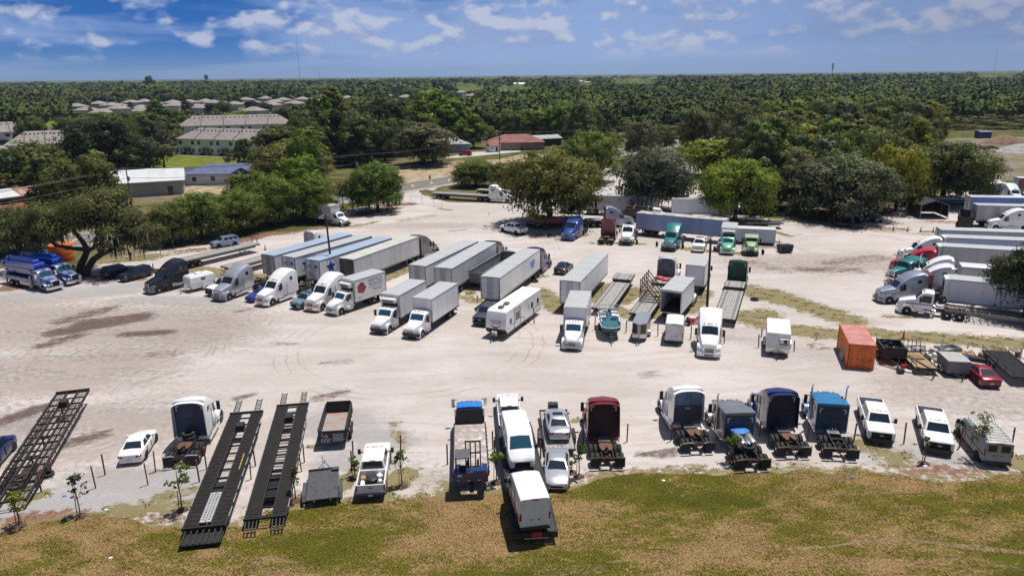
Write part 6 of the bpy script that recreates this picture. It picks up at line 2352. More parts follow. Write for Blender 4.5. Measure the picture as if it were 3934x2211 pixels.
for wi,(o,dz_,nm)in enumerate(((-1,-.3,'near side upper'),(0,-.3,'middle upper'),(1,-.3,'far side upper'),(0,-2.4,'lowest'))):
 b=MB()
 for(pa,ha),(pb_,hb_)in zip(chain[:-1],chain[1:]):
  a_,c_=pa+rd_n*o+Vector((0,0,ha+dz_)),pb_+rd_n*o+Vector((0,0,hb_+dz_))
  pts=[]
  for k in range(9):
   q=a_.lerp(c_,k/8)
   q.z -= 1.1*4*(k/8)*(1-k/8)*(c_-a_).length/60
   pts.append(q)
  b.tube(pts,.025 if wi < 3 else .035,4)
 tag(b.build('power_line',BLK,None),'thin overhead line on the roadside poles, the %s one' % nm,'power line','overhead lines along the road')
for(rc,x,y,h,wh)in((11,668,690,24,'left of the far subdivision'),(11,1345,540,24,'in the middle of the subdivision'),(11,1887,520,22,'behind the subdivision roofs'),(11,1080,600,15,'short one among the subdivision roofs'),(12,517,500,20,'right of the subdivision')):
 b=MB()
 b.cyl((0,0,0),(0,0,h),.35,8,0,.2)
 b.bar((-2,.5,h-1.5),(2,-.5,h-1.5),.2)
 o=b.build('transmission_pole',GALV,None)
 tag(o,'tall grey transmission pole '+wh,'utility pole','transmission poles of the subdivision')
 o.location=G(rc,x,y)
def light_pole(label,p,h,lean,lamps):
 root=thing('light_pole',label,'lamp post','wooden light poles in the lot')
 root.location=p
 wd=mat('dark_light_pole',(.055,.045,.038),.85,0,.2,2)
 b=MB()
 b.cyl((0,0,0),(lean[0],lean[1],h),.17,10,0,.12)
 b.build('pole',wd,root)
 for k,(ex,ey,ez)in enumerate(lamps):
  b=MB()
  top=Vector((lean[0],lean[1],h-.2))
  e=Vector((ex,ey,h+ez))
  b.tube([top,(top+e)/2+Vector((0,0,.1)),e],.04,6)
  b.build('lamp_arm',GALV,root)
  b=MB()
  b.loft([[e+Vector((x,y,0))for x,y in((-.2,-.15),(.2,-.15),(.2,.15),(-.2,.15))],[e+Vector((x*1.4,y*1.4,-.16))for x,y in((-.2,-.15),(.2,-.15),(.2,.15),(-.2,.15))]])
  b.build('lamp_head',GALV if k else DARK,root)
 return root
light_pole('dark leaning light pole in front of the star marked trailer',G(22,723,985),9.8,(-.35,.1),[(-1.0,-.2,-.1),(-1.1,.2,-.4),(1.0,0,.3)])
light_pole('dark light pole beside the white semi truck with tall chrome grille',G(23,1840,1330),9.6,(-.1,.1),[(-.7,-.3,-.2),(.9,-.2,-.3)])
r=random.Random(2)
POSTS=[(41,410,610,1.75),(41,518,475,1.75),(41,948,575,1.8),(41,1042,445,1.75),(41,1465,543,1.8),(41,1540,412,1.75),(41,1975,512,1.8),(41,2045,388,1.8),(41,2485,488,1.5),(41,2530,355,1.5),(42,408,410,1.5),(42,437,318,1.6),(42,903,415,1.8),(42,918,288,1.6),(42,1390,235,1.6),(42,1852,343,1.7),(42,2300,190,1.6),(42,2315,240,1.3),(43,170,165,1.6),(43,198,285,1.5),(43,617,145,1.7),(43,1052,118,1.6),(43,1488,105,1.7),(43,1940,90,1.5),(43,2365,60,1.3),
         (44,432,100,1.6),(44,888,125,1.7),(44,1385,135,1.8),(44,1935,172,1.8),(44,2455,160,1.6),(44,2110,290,1.3),
         (33,733,170,1.6),(33,1042,202,1.5),(33,1358,235,1.6),(33,1683,268,1.6),(33,2013,305,1.4),(33,2355,347,1.5),(34,300,383,1.2),(33,135,110,2.0),(22,1095,1222,1.8),(23,802,1075,1.0)]
bases={}
for k,(rc,x,y,h)in enumerate(POSTS):
 if h not in bases:
  b=MB()
  b.bar((0,0,0),(0,0,h*.58),.085,m=1)
  b.bar((0,0,h*.58+.002),(.0,0,h),.09,m=0)
  bases[h]=b.mesh('marker_post',[RUSTP,RUST],0)
 row='front row of spaces by the grass' if rc > 40 else 'middle row of parked vehicles'
 o=tag(link('marker_post',bases[h]),'rust red steel post marking a bay in the '+row,'post','rust red bay marker posts')
 o.location=G(rc,x,y)
 o.rotation_euler=(rad(r.uniform(-3,3)),rad(r.uniform(-3,3)),rad(r.uniform(0,40)))
GP=[(34,520,270,.95),(34,2325,2,.5),(34,1765,320,.7),(34,2020,350,.7),(34,2532,470,1.3),(33,2383,240,1.2),(22,478,1030,1.0),(22,2150,1190,1.0),(21,1470,890,1.0),(21,1520,870,1.0)]
for k,(rc,x,y,h)in enumerate(GP):
 b=MB()
 b.cyl((0,0,0),(0,0,h),.09,10)
 b.cyl((0,0,h),(0,0,h+.06),.09,10,0,.03)
 o=tag(b.build('pipe_post',GALV,None),'short pale pipe post standing in the weeds of the lot','post','pale pipe posts in the weeds')
 o.location=G(rc,x,y)
CONE_O=mat('cone_orange',(.62,.10,.02),.6,0,.15,3)
def cone_mesh(h=.75):
 b=MB()
 b.bx(-.2,.2,-.2,.2,0,.04,1)
 b.cyl((0,0,.04),(0,0,h),.15,12,0,.03)
 return b.mesh('traffic_cone',[CONE_O,BLK],40)
cm=cone_mesh(1.05)
for rc,x,y,wh in((24,1010,460,'leftmost of the row by the back drive'),(24,1158,470,'second from the left in the row by the back drive'),(24,1280,480,'third in the row by the back drive'),(24,1422,488,'fourth in the row by the back drive'),(24,1552,492,'fifth in the row by the back drive'),(24,1675,498,'rightmost of the row, next to the long trailer'),(24,650,382,'by the ditch, with a white top'),(24,692,398,'by the ditch, right of its neighbour'),(34,1380,260,'in the weeds behind the junk row'),(22,50,672,'alone left of the four long trailers'),(24,1205,318,'beside the dark blue car under the trees')):
 o=tag(link('traffic_cone',cm),'orange traffic cone '+wh,'traffic cone','orange traffic cones')
 o.location=G(rc,x,y)
# chain link and dark fences
def fence(label,pts,h,m,step=2.5,rails=2,name='fence',mesh=True):
 root=thing(name,label,'fence')
 P_=[G(*p)for p in pts]
 root.location=P_[0]
 b,wv_=MB(),MB()
 for a,c_ in zip(P_[:-1],P_[1:]):
  n=max(1,int((c_-a).length/step))
  for k in range(n+1):
   q=a.lerp(c_,k/n)-P_[0]
   b.cyl(q,q+Vector((0,0,h)),.035,6)
  for z in np.linspace(.1,h,rails):
   b.bar(a-P_[0]+Vector((0,0,z)),c_-P_[0]+Vector((0,0,z)),.04)
  if mesh:
   d=(c_-a)
   k=int(d.length/.35)
   for i in range(k):
    q=a+d*(i/k)-P_[0]
    wv_.bar(q+Vector((0,0,.1)),q+Vector((0,0,h)),.012)
 b.build('fence_rail',m,root)
 if mesh:
  wv_.build('fence_mesh',m,root,0)
 return root
fence('black picket fence across the sandy yard behind the road',[(12,1880,1140),(12,2030,1125),(12,2350,1075)],1.6,BLK,3,3)
fence('black picket fence in front of the brick house',[(12,2430,1060),(12,2576,1040),(13,260,995)],1.6,BLK,3,3)
fence('sagging chain link fence by the lot entrance',[(22,1490,210),(22,1600,220),(22,1720,235),(22,1800,250)],1.9,GALV,3,2)
fence('chain link fence under the trees beside the road',[(21,1010,800),(21,1380,770),(21,1560,770)],1.5,GALV,3,2)
# far skyline marks
wt=thing('water_tower','dark water tower standing alone on the left skyline','water tower')
p=G(11,2052,345)
wt.location=(p.x,p.y,0)
wt.scale=(.5,.5,.8)
b=MB()
for k in range(5):
 a=math.tau*k/5
 b.cyl((14*math.cos(a),14*math.sin(a),0),(9*math.cos(a),9*math.sin(a),30),1.4,6)
b.build('leg',mat('tower_dark',(.03,.035,.05),.7),wt)
b=MB()
b.lathe([(30,4),(34,13),(44,13),(50,4),(51,.1)],16,0,'z')
b.build('tank',mat('tower_dark',(.03,.035,.05),.7),wt)
for rc,x,y,h,rr,lab,nm,mm in((12,400,325,190,.9,'very tall thin radio mast left of the sky centre','radio_mast',GALV),(12,592,320,60,.9,'short thin mast on the skyline left of centre','radio_mast',GALV),(14,2268,262,90,.8,'thin mast on the far right skyline','radio_mast',GALV),(14,670,275,55,1.4,'red and white cell tower on the right skyline','cell_tower',None)):
 p=G(rc,x,y)
 b=MB()
 if mm is None:
  b.cyl((0,0,0),(0,0,h*.55),rr,8,0)
  b.cyl((0,0,h*.55),(0,0,h),rr,8,1)
  for z in(.72,.84,.97):
   b.cyl((0,0,h*z-2),(0,0,h*z+2),rr*2.6,8,1)
  o=b.build(nm,[GALV,mat('mast_red',(.30,.05,.05),.6)],None)
 else:
  b.cyl((0,0,0),(0,0,h),rr,6,0,rr*.5)
  o=b.build(nm,mm,None)
 tag(o,lab,'mast')
 o.location=(p.x,p.y,0)
r=random.Random(8)
for rc,x,y,L_,lab in((14,2300,250,60,'long white shed roof far off near the right skyline'),(14,2430,252,40,'small white shed roof at the far right skyline'),(14,2180,262,60,'dim grey shed roof left of the white sheds on the skyline'),(13,600,330,26,'pale roof peeping out of the woods right of centre'),(13,670,345,18,'smaller pale roof beside the one in the woods'),(13,1120,322,120,'long pale building far off at the middle skyline'),(12,2555,360,30,'white roof far off at the left of the middle woods'),(14,1760,290,18,'tiny white roof in the woods at the right')):
 p=G(rc,x,y)
 house(lab,'building',p,r.uniform(-20,10),L_,L_*.35,9,3,WALLW,METR,None,False,.4,[],[],'warehouse')
# ---------------------------------------------------------------- trees
def leaf_material(name,trans=.36):
 m=bpy.data.materials.new(name)
 m.use_nodes=True
 t=NT(m.node_tree)
 o=t.n('ShaderNodeOutputMaterial')
 oi=t.n('ShaderNodeObjectInfo')
 tn=t.n('ShaderNodeAttribute',attribute_name='tint').outputs['Fac']
 nz=t.noise(t.n('ShaderNodeTexCoord').outputs['Object'],.55,4,.65)
 c=t.mix(t.ramp(tn,0,1),t.mix(.30,oi.outputs['Color'],(.016,.024,.006)),oi.outputs['Color'])
 c=t.mix(t.ramp(nz,.45,.72,0,.55),c,t.mix(.5,oi.outputs['Color'],(.26,.26,.02)))
 c=t.mix(t.ramp(tn,.86,1,0,.45),c,(.17,.17,.05))
 d=t.n('ShaderNodeBsdfPrincipled')
 t.set(d,'Base Color',c)
 d.inputs['Roughness'].default_value=.55
 d.inputs['Specular IOR Level'].default_value=.25
 tr=t.n('ShaderNodeBsdfTranslucent')
 t.set(tr,'Color',c)
 mx=t.n('ShaderNodeMixShader')
 mx.inputs[0].default_value=trans
 t.t.links.new(d.outputs[0],mx.inputs[1])
 t.t.links.new(tr.outputs[0],mx.inputs[2])
 t.t.links.new(mx.outputs[0],o.inputs[0])
 return m
LEAF=leaf_material('leaves')
MOSS=mat('spanish_moss',(.075,.075,.06),.95,0,.2,1.5)
BARK=mat('oak_bark',(.060,.050,.043),.95,0,.25,2.5,bump=.5,bscale=8)
def crown_mesh(name,seed,lobes,n,leaf,moss=0,flat=.85,mossl=1.3,per=42):
 """lobes: (centre, radius); leaves sit in clumps on the lobes, facing mostly outward"""
 r=np.random.default_rng(seed)
 C=np.array([l[0]for l in lobes],float)
 Rr=np.array([l[1]for l in lobes],float)
 wt_=Rr ** 2/(Rr ** 2).sum()
 nc=max(14,int(n/per))
 li=r.choice(len(lobes),nc,p=wt_)
 d=r.normal(size=(nc,3))
 d[:,2]=d[:,2]*.9+.25
 d /= np.linalg.norm(d,axis=1)[:,None]
 rad_=Rr[li]*r.uniform(.60,1.06,nc)
 cc=C[li]+d*rad_[:,None]*np.array([1,1,flat])
 ci=r.integers(0,nc,n)
 spread=(Rr[li]*.24*r.uniform(.7,1.4,nc))[ci][:,None]
 off=r.normal(0,1,(n,3))*np.array([1,1,.48])
 off[:,2]-= .12*(off[:,0]** 2+off[:,1]** 2)
 p=cc[ci]+off*spread
 nn=d[ci]*.5+off*.35+np.array([0,0,.55])+r.normal(0,.45,(n,3))
 nn /= np.linalg.norm(nn,axis=1)[:,None]
 a=np.cross(nn,r.normal(size=(n,3)))
 a /= np.linalg.norm(a,axis=1)[:,None]
 b_=np.cross(nn,a)
 s1,s2=leaf*r.uniform(.6,1.35,n)[:,None],leaf*r.uniform(.35,.8,n)[:,None]
 sh=d[ci]*.55+off*.4+nn*.5+np.array([0,0,.15])
 sh /= np.linalg.norm(sh,axis=1)[:,None]
 b_ *= np.where((np.cross(a,b_)*sh).sum(1)< 0,-1,1)[:,None]
 v=np.stack([p-a*s1,p-b_*s2,p+a*s1,p+b_*s2],1)
 ct=r.uniform(0,1,nc)[ci]*.65+r.uniform(0,.35,n)
 mi=np.zeros(n,int)
 if moss:
  mp=C[r.choice(len(lobes),moss,p=wt_)]
  dd=r.normal(size=(moss,3))
  dd[:,2]=-np.abs(dd[:,2])*.6
  dd /= np.linalg.norm(dd,axis=1)[:,None]
  lr=Rr[r.choice(len(lobes),moss,p=wt_)]
  mp=mp+dd*(lr*r.uniform(.6,1.0,moss))[:,None]*np.array([1,1,.8])
  L_=mossl*r.uniform(.4,1.2,moss)
  an=r.uniform(0,math.tau,moss)
  w_=.10*r.uniform(.6,1.8,moss)
  ax=np.column_stack([np.cos(an)*w_,np.sin(an)*w_,np.zeros(moss)])
  dn=np.column_stack([r.normal(0,.08,moss),r.normal(0,.08,moss),-L_])
  mv=np.stack([mp-ax,mp+ax,mp+dn+ax*.25,mp+dn-ax*.25],1)
  v=np.concatenate([v,mv])
  mn=dd+np.array([0,0,.5])
  sh=np.concatenate([sh,mn/np.linalg.norm(mn,axis=1)[:,None]])
  ct=np.concatenate([ct,np.full(moss,.5)])
  mi=np.concatenate([mi,np.ones(moss,int)])
 me=np_mesh(name,v.reshape(-1,3),np.arange(len(v)*4).reshape(-1,4),[LEAF,MOSS])
 me.polygons.foreach_set('material_index',mi.astype(np.int32))
 attr(me,'tint',np.repeat(ct,4))
 me.polygons.foreach_set('use_smooth',[True]*len(v))
 me.normals_split_custom_set_from_vertices(np.repeat(sh,4,0).tolist())
 return me
def oak_lobes(seed,R,zb,zt,n=16,gap=.0):
 r=random.Random(seed)
 out=[]
 for k in range(n):
  a=k*2.4+r.uniform(-.4,.4)
  q=math.sqrt((k+.5)/n)
  rr=R*.34*r.uniform(.75,1.25)
  x,y=math.cos(a)*q*(R-rr*.7),math.sin(a)*q*(R-rr*.7)
  dome=math.sqrt(max(0,1-(q*.92)** 2))
  z=zb+(zt-zb-rr*.75)*(.22+.78*dome)*r.uniform(.86,1.05)
  out.append(((x,y,z),rr))
  if q > .35:
   out.append(((x*.95,y*.95,zb*r.uniform(.75,1.1)+(z-zb)*r.uniform(.15,.5)),rr*r.uniform(.7,.95)))
 return out
def tall_lobes(seed,R,zb,zt,n=15):
 r=random.Random(seed)
 out=[]
 for k in range(n):
  t_=(k+.5)/n
  z=zb+(zt-zb)*t_
  prof=math.sin(math.pi*min(1,.18+.80*t_))** .7
  rr=R*.42*r.uniform(.7,1.15)*(1.1-.35*t_)
  a=k*2.4
  q=max(0,R*prof-rr*.6)*r.uniform(.5,1.05)
  out.append(((math.cos(a)*q,math.sin(a)*q,z),rr))
 return out
def trunk_mesh(name,seed,h,r0,lobes,nb=7,lean=(0,0)):
 r=random.Random(seed)
 b=MB()
 pts,rs=[],[]
 for k in range(6):
  t_=k/5
  pts.append(Vector((lean[0]*t_ ** 1.3+r.uniform(-.12,.12)*t_,lean[1]*t_ ** 1.3+r.uniform(-.12,.12)*t_,h*t_)))
  rs.append(r0*(1.25 if k == 0 else 1.0-.35*t_))
 b.tube(pts,rs,9)
 top=pts[-1]
 for(c_,rr)in sorted(lobes,key=lambda l:-l[1])[:nb]:
  c_=Vector(c_)
  m1=top.lerp(c_,.45)+Vector((r.uniform(-.4,.4),r.uniform(-.4,.4),.25*(c_-top).length*r.uniform(.2,.6)))
  b.tube([top,top.lerp(m1,.5),m1,c_],[r0*.52,r0*.42,r0*.30,r0*.12],7)
 return b.mesh(name,BARK,60)
PROTO={}
for k,(key,fn,R_,zb,zt,n,lf,moss,th,tr_)in enumerate((
  ('oak_a',oak_lobes,7.5,3.0,11.0,9000,.34,260,3.6,.42),('oak_b',oak_lobes,7.0,2.6,11.5,9000,.34,420,3.2,.40),('oak_c',oak_lobes,8.2,3.2,10.2,9500,.34,160,3.4,.45),
  ('tall_a',tall_lobes,4.6,2.0,14.0,7000,.34,100,4.0,.32),('tall_b',tall_lobes,5.4,2.5,13.0,7500,.34,120,4.0,.34),
  ('bush',oak_lobes,3.0,.2,3.6,1800,.26,0,.8,.10),('near_a',oak_lobes,7.0,3.2,10.5,24000,.20,700,3.6,.45),('near_b',oak_lobes,6.5,2.6,10.0,23000,.20,1300,3.2,.42))):
 lb=fn(k+20,R_,zb,zt,20 if 'near' in key else 16)
 PROTO[key]=(crown_mesh('crown',k+1,lb,n,lf,moss),trunk_mesh('trunk',k+5,th,tr_,lb),R_,zt)
lb=[((0,0,6),2.2),((1.6,.6,7.5),1.8),((-1.7,.3,7.2),1.9),((.3,-1.4,8.6),1.8),((-.4,1.2,9.6),1.8),((.2,0,11),1.4)]
PROTO['sparse']=(crown_mesh('crown',77,lb,1300,.22,300),trunk_mesh('trunk',78,4.5,.2,lb,6),3.6,12.)
TREE_N=[0]
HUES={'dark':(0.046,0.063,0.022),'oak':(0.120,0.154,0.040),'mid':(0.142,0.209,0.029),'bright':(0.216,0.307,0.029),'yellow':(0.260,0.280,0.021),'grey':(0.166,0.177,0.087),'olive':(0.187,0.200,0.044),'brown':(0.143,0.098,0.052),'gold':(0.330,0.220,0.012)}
def tree(label,key,p,R_,H,hue,group=None,name='oak_tree',rz=None,cat='tree',jitter=.12):
 TREE_N[0]+= 1
 r=random.Random(TREE_N[0]*7+1)
 cm_,tm_,r0,h0=PROTO[key]
 root=thing(name,label,cat,group)
 root.location=(p[0],p[1],0)
 root.rotation_euler=(0,0,r.uniform(0,6.28)if rz is None else rz)
 root.scale=(R_/r0,R_/r0,H/h0)
 link('trunk',tm_,root)
 c_=link('crown',cm_,root)
 base=HUES[hue]
 k=1+r.uniform(-jitter,jitter)
 c_.color=(base[0]*k*(1+r.uniform(-.1,.12)),base[1]*k,base[2]*k*(1+r.uniform(-.2,.2)),1)
 return root
def tree_px(label,key,rc,x,y,wpx,ytop,hue,**kw):
 """base at survey spot, crown width in survey units, crown top row"""
 p=G(rc,x,y)
 q=proj((p.x,p.y,0))
 R_=wpx/2.576/FPX*q[2]/2
 yt=K(rc,x,ytop)[1]
 lo_,hi_=0.5,40.0
 for _ in range(30):
  md=(lo_+hi_)/2
  # top of a rounded crown is nearest its axis
  if proj((p.x,p.y,md))[1]> yt:
   lo_=md
  else:
   hi_=md
 return tree(label,key,p,R_,lo_,hue,**kw)
T=tree_px
# trees one can tell apart, nearest first
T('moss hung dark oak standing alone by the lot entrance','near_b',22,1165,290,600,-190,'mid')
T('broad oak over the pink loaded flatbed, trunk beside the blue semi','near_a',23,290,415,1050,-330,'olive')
T('grey moss draped oak with a thin crown above the silver semi','near_b',23,1310,290,800,-340,'grey')
T('round bright green oak over the right end of the long blue trailer','near_a',23,2120,380,800,-240,'bright')
T('dark green dome shaped oak behind the pink loaded flatbed','near_a',13,690,1290,640,770,'mid')
T('greyish bushy oak beside the ditch and blue parked cars','near_b',24,780,360,1050,-260,'grey')
T('wide shady oak over the small canopy tent and boats at the right','near_a',24,1760,215,950,-420,'oak')
T('yellow green tree crown behind the round bright oak','oak_b',13,1900,1230,760,850,'yellow')
T('dark oak rising right of the yellow green crown','oak_a',13,2310,1220,480,740,'oak')
T('dark oak above the white vintage trailer by the ditch','oak_a',14,190,1330,520,720,'oak')
T('wide flat crowned oak in the middle of the right hand grove','oak_c',14,800,1210,900,740,'olive')
T('second dark trunked oak in the grove by the ditch','oak_b',14,470,1340,480,860,'oak')
T('yellowish light green tree in front of the wide flat crowned oak','tall_b',14,870,1240,330,890,'yellow')
T('grey green oak right of the wide flat crowned oak','oak_b',14,1200,1260,540,830,'grey')
T('dark oak at the edge of the bare dirt field','oak_a',14,1560,1190,520,840,'oak')
T('olive oak beside the blue site cabin','oak_c',14,1960,1330,600,1000,'olive')
T('moss draped oak across the road from the tall dark pole','oak_b',12,1620,1120,700,690,'grey')
T('smaller grey oak growing in front of the moss draped road oak','oak_b',12,1710,1090,420,820,'grey')
T('broad grey green oak above the thin overhead lines','near_b',12,330,1310,850,880,'olive')
T('dusky oak behind the broad grey green oak','oak_b',12,250,1120,700,720,'oak')
T('mid green bushy oak left of the entrance road sign','near_b',12,2130,1330,480,1060,'mid')
T('loose olive oak right of the bushy entrance oak','oak_b',12,2430,1330,420,1090,'olive')
T('tall light green tree right of the long townhouse row','tall_b',12,620,1000,420,470,'mid')
T('feathery tall yellow green tree left of the dark wood','tall_a',12,770,980,380,365,'olive')
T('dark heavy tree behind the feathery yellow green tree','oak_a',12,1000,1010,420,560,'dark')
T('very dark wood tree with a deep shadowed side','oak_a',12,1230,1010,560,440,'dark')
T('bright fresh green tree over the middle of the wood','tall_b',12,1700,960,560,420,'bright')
T('second bright green tree touching the first one','tall_a',12,1900,960,440,470,'bright')
T('dark tree with pale speckled leaves by the utility pole','tall_b',12,2110,950,330,640,'mid')
T('small lime green shrub tree glowing in front of the dark wood','bush',12,2290,880,150,730,'yellow')
T('yellow topped dark tree left of the brick house','oak_a',12,2470,860,380,570,'mid')
T('dense tree behind the brick house roof','oak_b',13,130,850,460,560,'bright')
T('green tree in the big clump right of the brick house','oak_a',13,420,850,460,480,'bright')
T('dense mid green tree at the clump centre behind the carport','oak_c',13,660,840,520,520,'mid')
T('right hand tree of the clump behind the dome shaped oak','oak_b',13,880,840,330,610,'mid')
T('pale grey shrubby tree beside the white caravan','bush',13,900,900,260,760,'grey')
T('moss grey oak in front of the road with a split crown','oak_b',13,1180,1070,360,670,'grey')
T('second moss grey oak joined to the split crown one','oak_b',13,1370,980,320,720,'grey')
T('rounded grey oak standing right at the road side','oak_a',13,1780,895,300,660,'grey')
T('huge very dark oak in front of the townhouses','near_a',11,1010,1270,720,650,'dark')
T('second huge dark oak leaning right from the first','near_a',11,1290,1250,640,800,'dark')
T('thin leafed grey tree at the pond edge','sparse',11,1640,1215,420,770,'grey',name='thin_tree')
T('dark broad tree at the left in front of the white townhouses','oak_a',11,350,1390,680,880,'oak')
T('dark round tree joining the broad left tree','oak_b',11,560,1330,400,960,'dark')
T('small tree at the right end of the bright lawn','tall_b',11,2440,1180,240,880,'oak')
T('bare twiggy tree at the lawn edge','sparse',11,2260,1140,120,1000,'brown',name='thin_tree')
T('dark tree between the subdivision and the long townhouse row','tall_b',11,1580,790,260,500,'oak')
T('tall dark tree standing out above the left skyline','tall_b',11,1490,420,130,250,'dark')
T('bright bush mass at the left lawn beyond the far pond','bush',11,330,690,320,610,'bright')
T('golden flowered tree behind the leaning oak','bush',11,645,1380,170,1235,'gold',name='flowering_tree')
T('reddish brown scrub at the far left behind the rusty shed','bush',11,120,1440,440,1215,'brown',name='scrub_bush')
T('bushy oak at the right end of the hedge like tree belt','near_b',22,520,380,560,-70,'mid')
T('bushy oak of the tree belt above the old grey box truck','near_b',22,150,420,560,-60,'mid')
T('bushy oak in the middle of the tree belt','near_a',21,2380,490,600,60,'mid')
T('bushy oak left of the middle of the tree belt','near_a',21,2000,560,640,90,'mid')
T('bushy oak of the tree belt next to the leaning oak','near_b',21,1720,610,520,210,'olive')
T('low bushy oak behind the tree belt, by the cottage','oak_b',22,-60,300,520,-110,'mid')
T('thin dark tree just left of the entrance oak','sparse',22,910,270,200,-60,'olive',name='thin_tree')
T('second thin dark tree left of the entrance oak','sparse',22,820,250,200,-40,'olive',name='thin_tree')
T('shaggy tree behind the thin trees at the lot entrance','sparse',22,1080,250,260,-110,'grey',name='thin_tree')
T('mossy tree at the left edge over the blue pump trucks','near_b',21,190,700,760,240,'oak')
T('dark leafy tree at the right edge shading the parked trailers','near_a',24,2580,1330,800,640,'dark')
T('bright weed bush at the foot of the oak by the blue semi','bush',23,255,468,90,425,'yellow',name='weed_bush')
T('lime green sapling at the edge of the ditch','bush',24,330,310,190,110,'yellow',name='ditch_bush')
for k,(rc,x,y,wd_,yt,hue,key)in enumerate(((11,1570,640,230,510,'mid','tall_b'),(11,1860,640,150,480,'dark','tall_a'),(11,1300,600,80,495,'dark','tall_a'),(11,2090,620,170,500,'dark','oak_b'),(11,2220,640,190,480,'oak','oak_a'),(11,2390,690,220,570,'bright','bush'),(11,2500,610,160,470,'dark','oak_b'),(11,2240,700,170,600,'bright','bush'),(11,1750,680,170,570,'mid','oak_a'),(11,1400,700,200,580,'bright','oak_b'),(11,1240,680,180,590,'oak','oak_a'),(11,1000,700,260,590,'mid','oak_b'),(11,780,690,170,585,'mid','oak_b'),(11,900,620,60,545,'oak','tall_a'),(12,60,610,150,500,'dark','oak_a'),(12,190,650,160,560,'oak','oak_b'),(12,290,610,140,500,'olive','oak_b'),(12,500,560,110,470,'dark','oak_a'),(12,430,640,200,570,'mid','oak_b'),(11,2060,720,260,620,'olive','oak_b'),(11,1930,690,200,610,'yellow','bush'))):
 T('tree standing among the roofs of the far subdivision',key,rc,x,y,wd_,yt,hue,group='trees among the far subdivision')
# the big leaning double oak at the left, built with its own limbs
p0=G(21,850,925)
root=thing('leaning_oak_tree','big leaning double trunked live oak over the black parked cars','tree')
root.location=p0
ux=(G(21,1000,925)-G(21,700,925)).normalized()
uy=Vector((-ux.y,ux.x,0))
LB=[((-9,3,7.5),3.0),((-6,2,9),3.0),((-3.5,4,8.5),2.8),((-7.5,5,6.5),2.6),((-5,0,6.8),2.4),((-11,4,6.2),2.4),((0,2,9.6),3.0),((3,1,9.8),3.0),((6,2,8.6),2.8),((4,3,11),2.6),((1,5,10.6),2.8),((8,1,6.8),2.3),((5.5,-1,6.6),2.3),((9.5,3,5.6),2.0),((6.5,1,5.0),1.8),((-2,6,9.5),2.4),((3.5,4.5,8.0),2.4),((-12.5,2.5,5.2),1.8)]
wv3=lambda v:ux*v[0]+uy*v[1]+Vector((0,0,v[2]))
LBw=[(tuple(wv3(c_)),rr)for c_,rr in LB]
c_=link('crown',crown_mesh('crown',301,LBw,26000,.19,1500,.8,1.5),root)
c_.color=(.14,.148,.045,1)
b=MB()
tb=lambda pts,rs:b.tube([wv3(v)for v in pts],rs,10)
tb([(0,0,0),(.5,.1,1.2),(1.5,.2,2.5),(2.6,.4,3.2),(3.0,.6,4.6),(3.0,.8,6.2),(3.2,1,8.4)],[.62,.50,.46,.44,.40,.34,.18])
tb([(2.6,.4,3.2),(3.9,.4,3.7),(5.4,.6,4.8),(6.6,1,6.6)],[.40,.32,.25,.12])
tb([(3.0,.8,6.0),(4.6,1.2,7.6),(5.6,1.6,8.8)],[.26,.2,.1])
tb([(3.0,.8,6.4),(1.6,1.4,8),(.4,2,9)],[.26,.2,.1])
tb([(-1.8,1.4,0),(-1.4,1.5,1.4),(-.6,1.5,2.6),(-.1,1.6,3.6),(-.7,1.8,4.8),(-2.0,2.2,6.4),(-3.4,3.2,8)],[.60,.52,.46,.42,.36,.28,.14])
tb([(-.2,1.6,3.4),(1.0,1.6,4.0),(1.6,1.8,5.4),(1.4,2.4,7.6)],[.34,.28,.2,.1])
tb([(-.2,1.6,3.7),(-2.2,1.4,3.9),(-4.4,1.2,4.4),(-6.2,1.6,5.4),(-8.4,2.6,6.6)],[.36,.30,.25,.2,.1])
tb([(-6.2,1.6,5.4),(-9.4,2.8,5.2),(-11.4,3.2,5.2)],[.18,.14,.06])
b.build('trunk',BARK,root,60)
# saplings with stakes along the front row
def sap_lobes(seed,R_,zb,zt):
 r=random.Random(seed)
 return[((r.uniform(-1,1)*R_*.55,r.uniform(-1,1)*R_*.55,zb+(zt-zb)*r.uniform(.1,.95)),R_*r.uniform(.28,.5))for _ in range(9)]
SAPS=[(41,195,945,2.7,1.0,'yellow','leaning sapling in the bottom left corner beside the expanded mesh car hauler'),(41,797,855,2.9,.95,'dark','dark wilted sapling in the grass left of the black car haulers'),(41,1803,790,3.6,1.1,'mid','bright leafy sapling left of the aluminium ramped car hauler'),(42,350,700,3.0,.65,'olive','thin sapling between the car hauler and the grey tilt trailer'),(42,935,470,1.7,.6,'mid','short sapling between the tilt trailer and the white pickup'),(42,1400,560,3.1,.75,'mid','upright sapling on a mound right of the white pickup'),(42,2335,520,2.9,.8,'bright','sapling between the forklift and the white van hauler'),(43,575,460,2.6,.65,'mid','sapling right of the silver sedan in the grass'),(43,2090,320,2.6,.95,'mid','sapling in front of the grey semi with the blue tarp'),(44,1583,330,2.2,.35,'olive','small sapling with a white stone in front of the right white pickup'),(44,2120,290,3.9,1.35,'olive','bushy topped sapling in front of the grey ladder rack van'),(43,500,420,1.0,.45,'mid','low bushy seedling right of the silver sedan')]
SM=mat('sapling_bark',(.16,.11,.08),.9,0,.2,4)
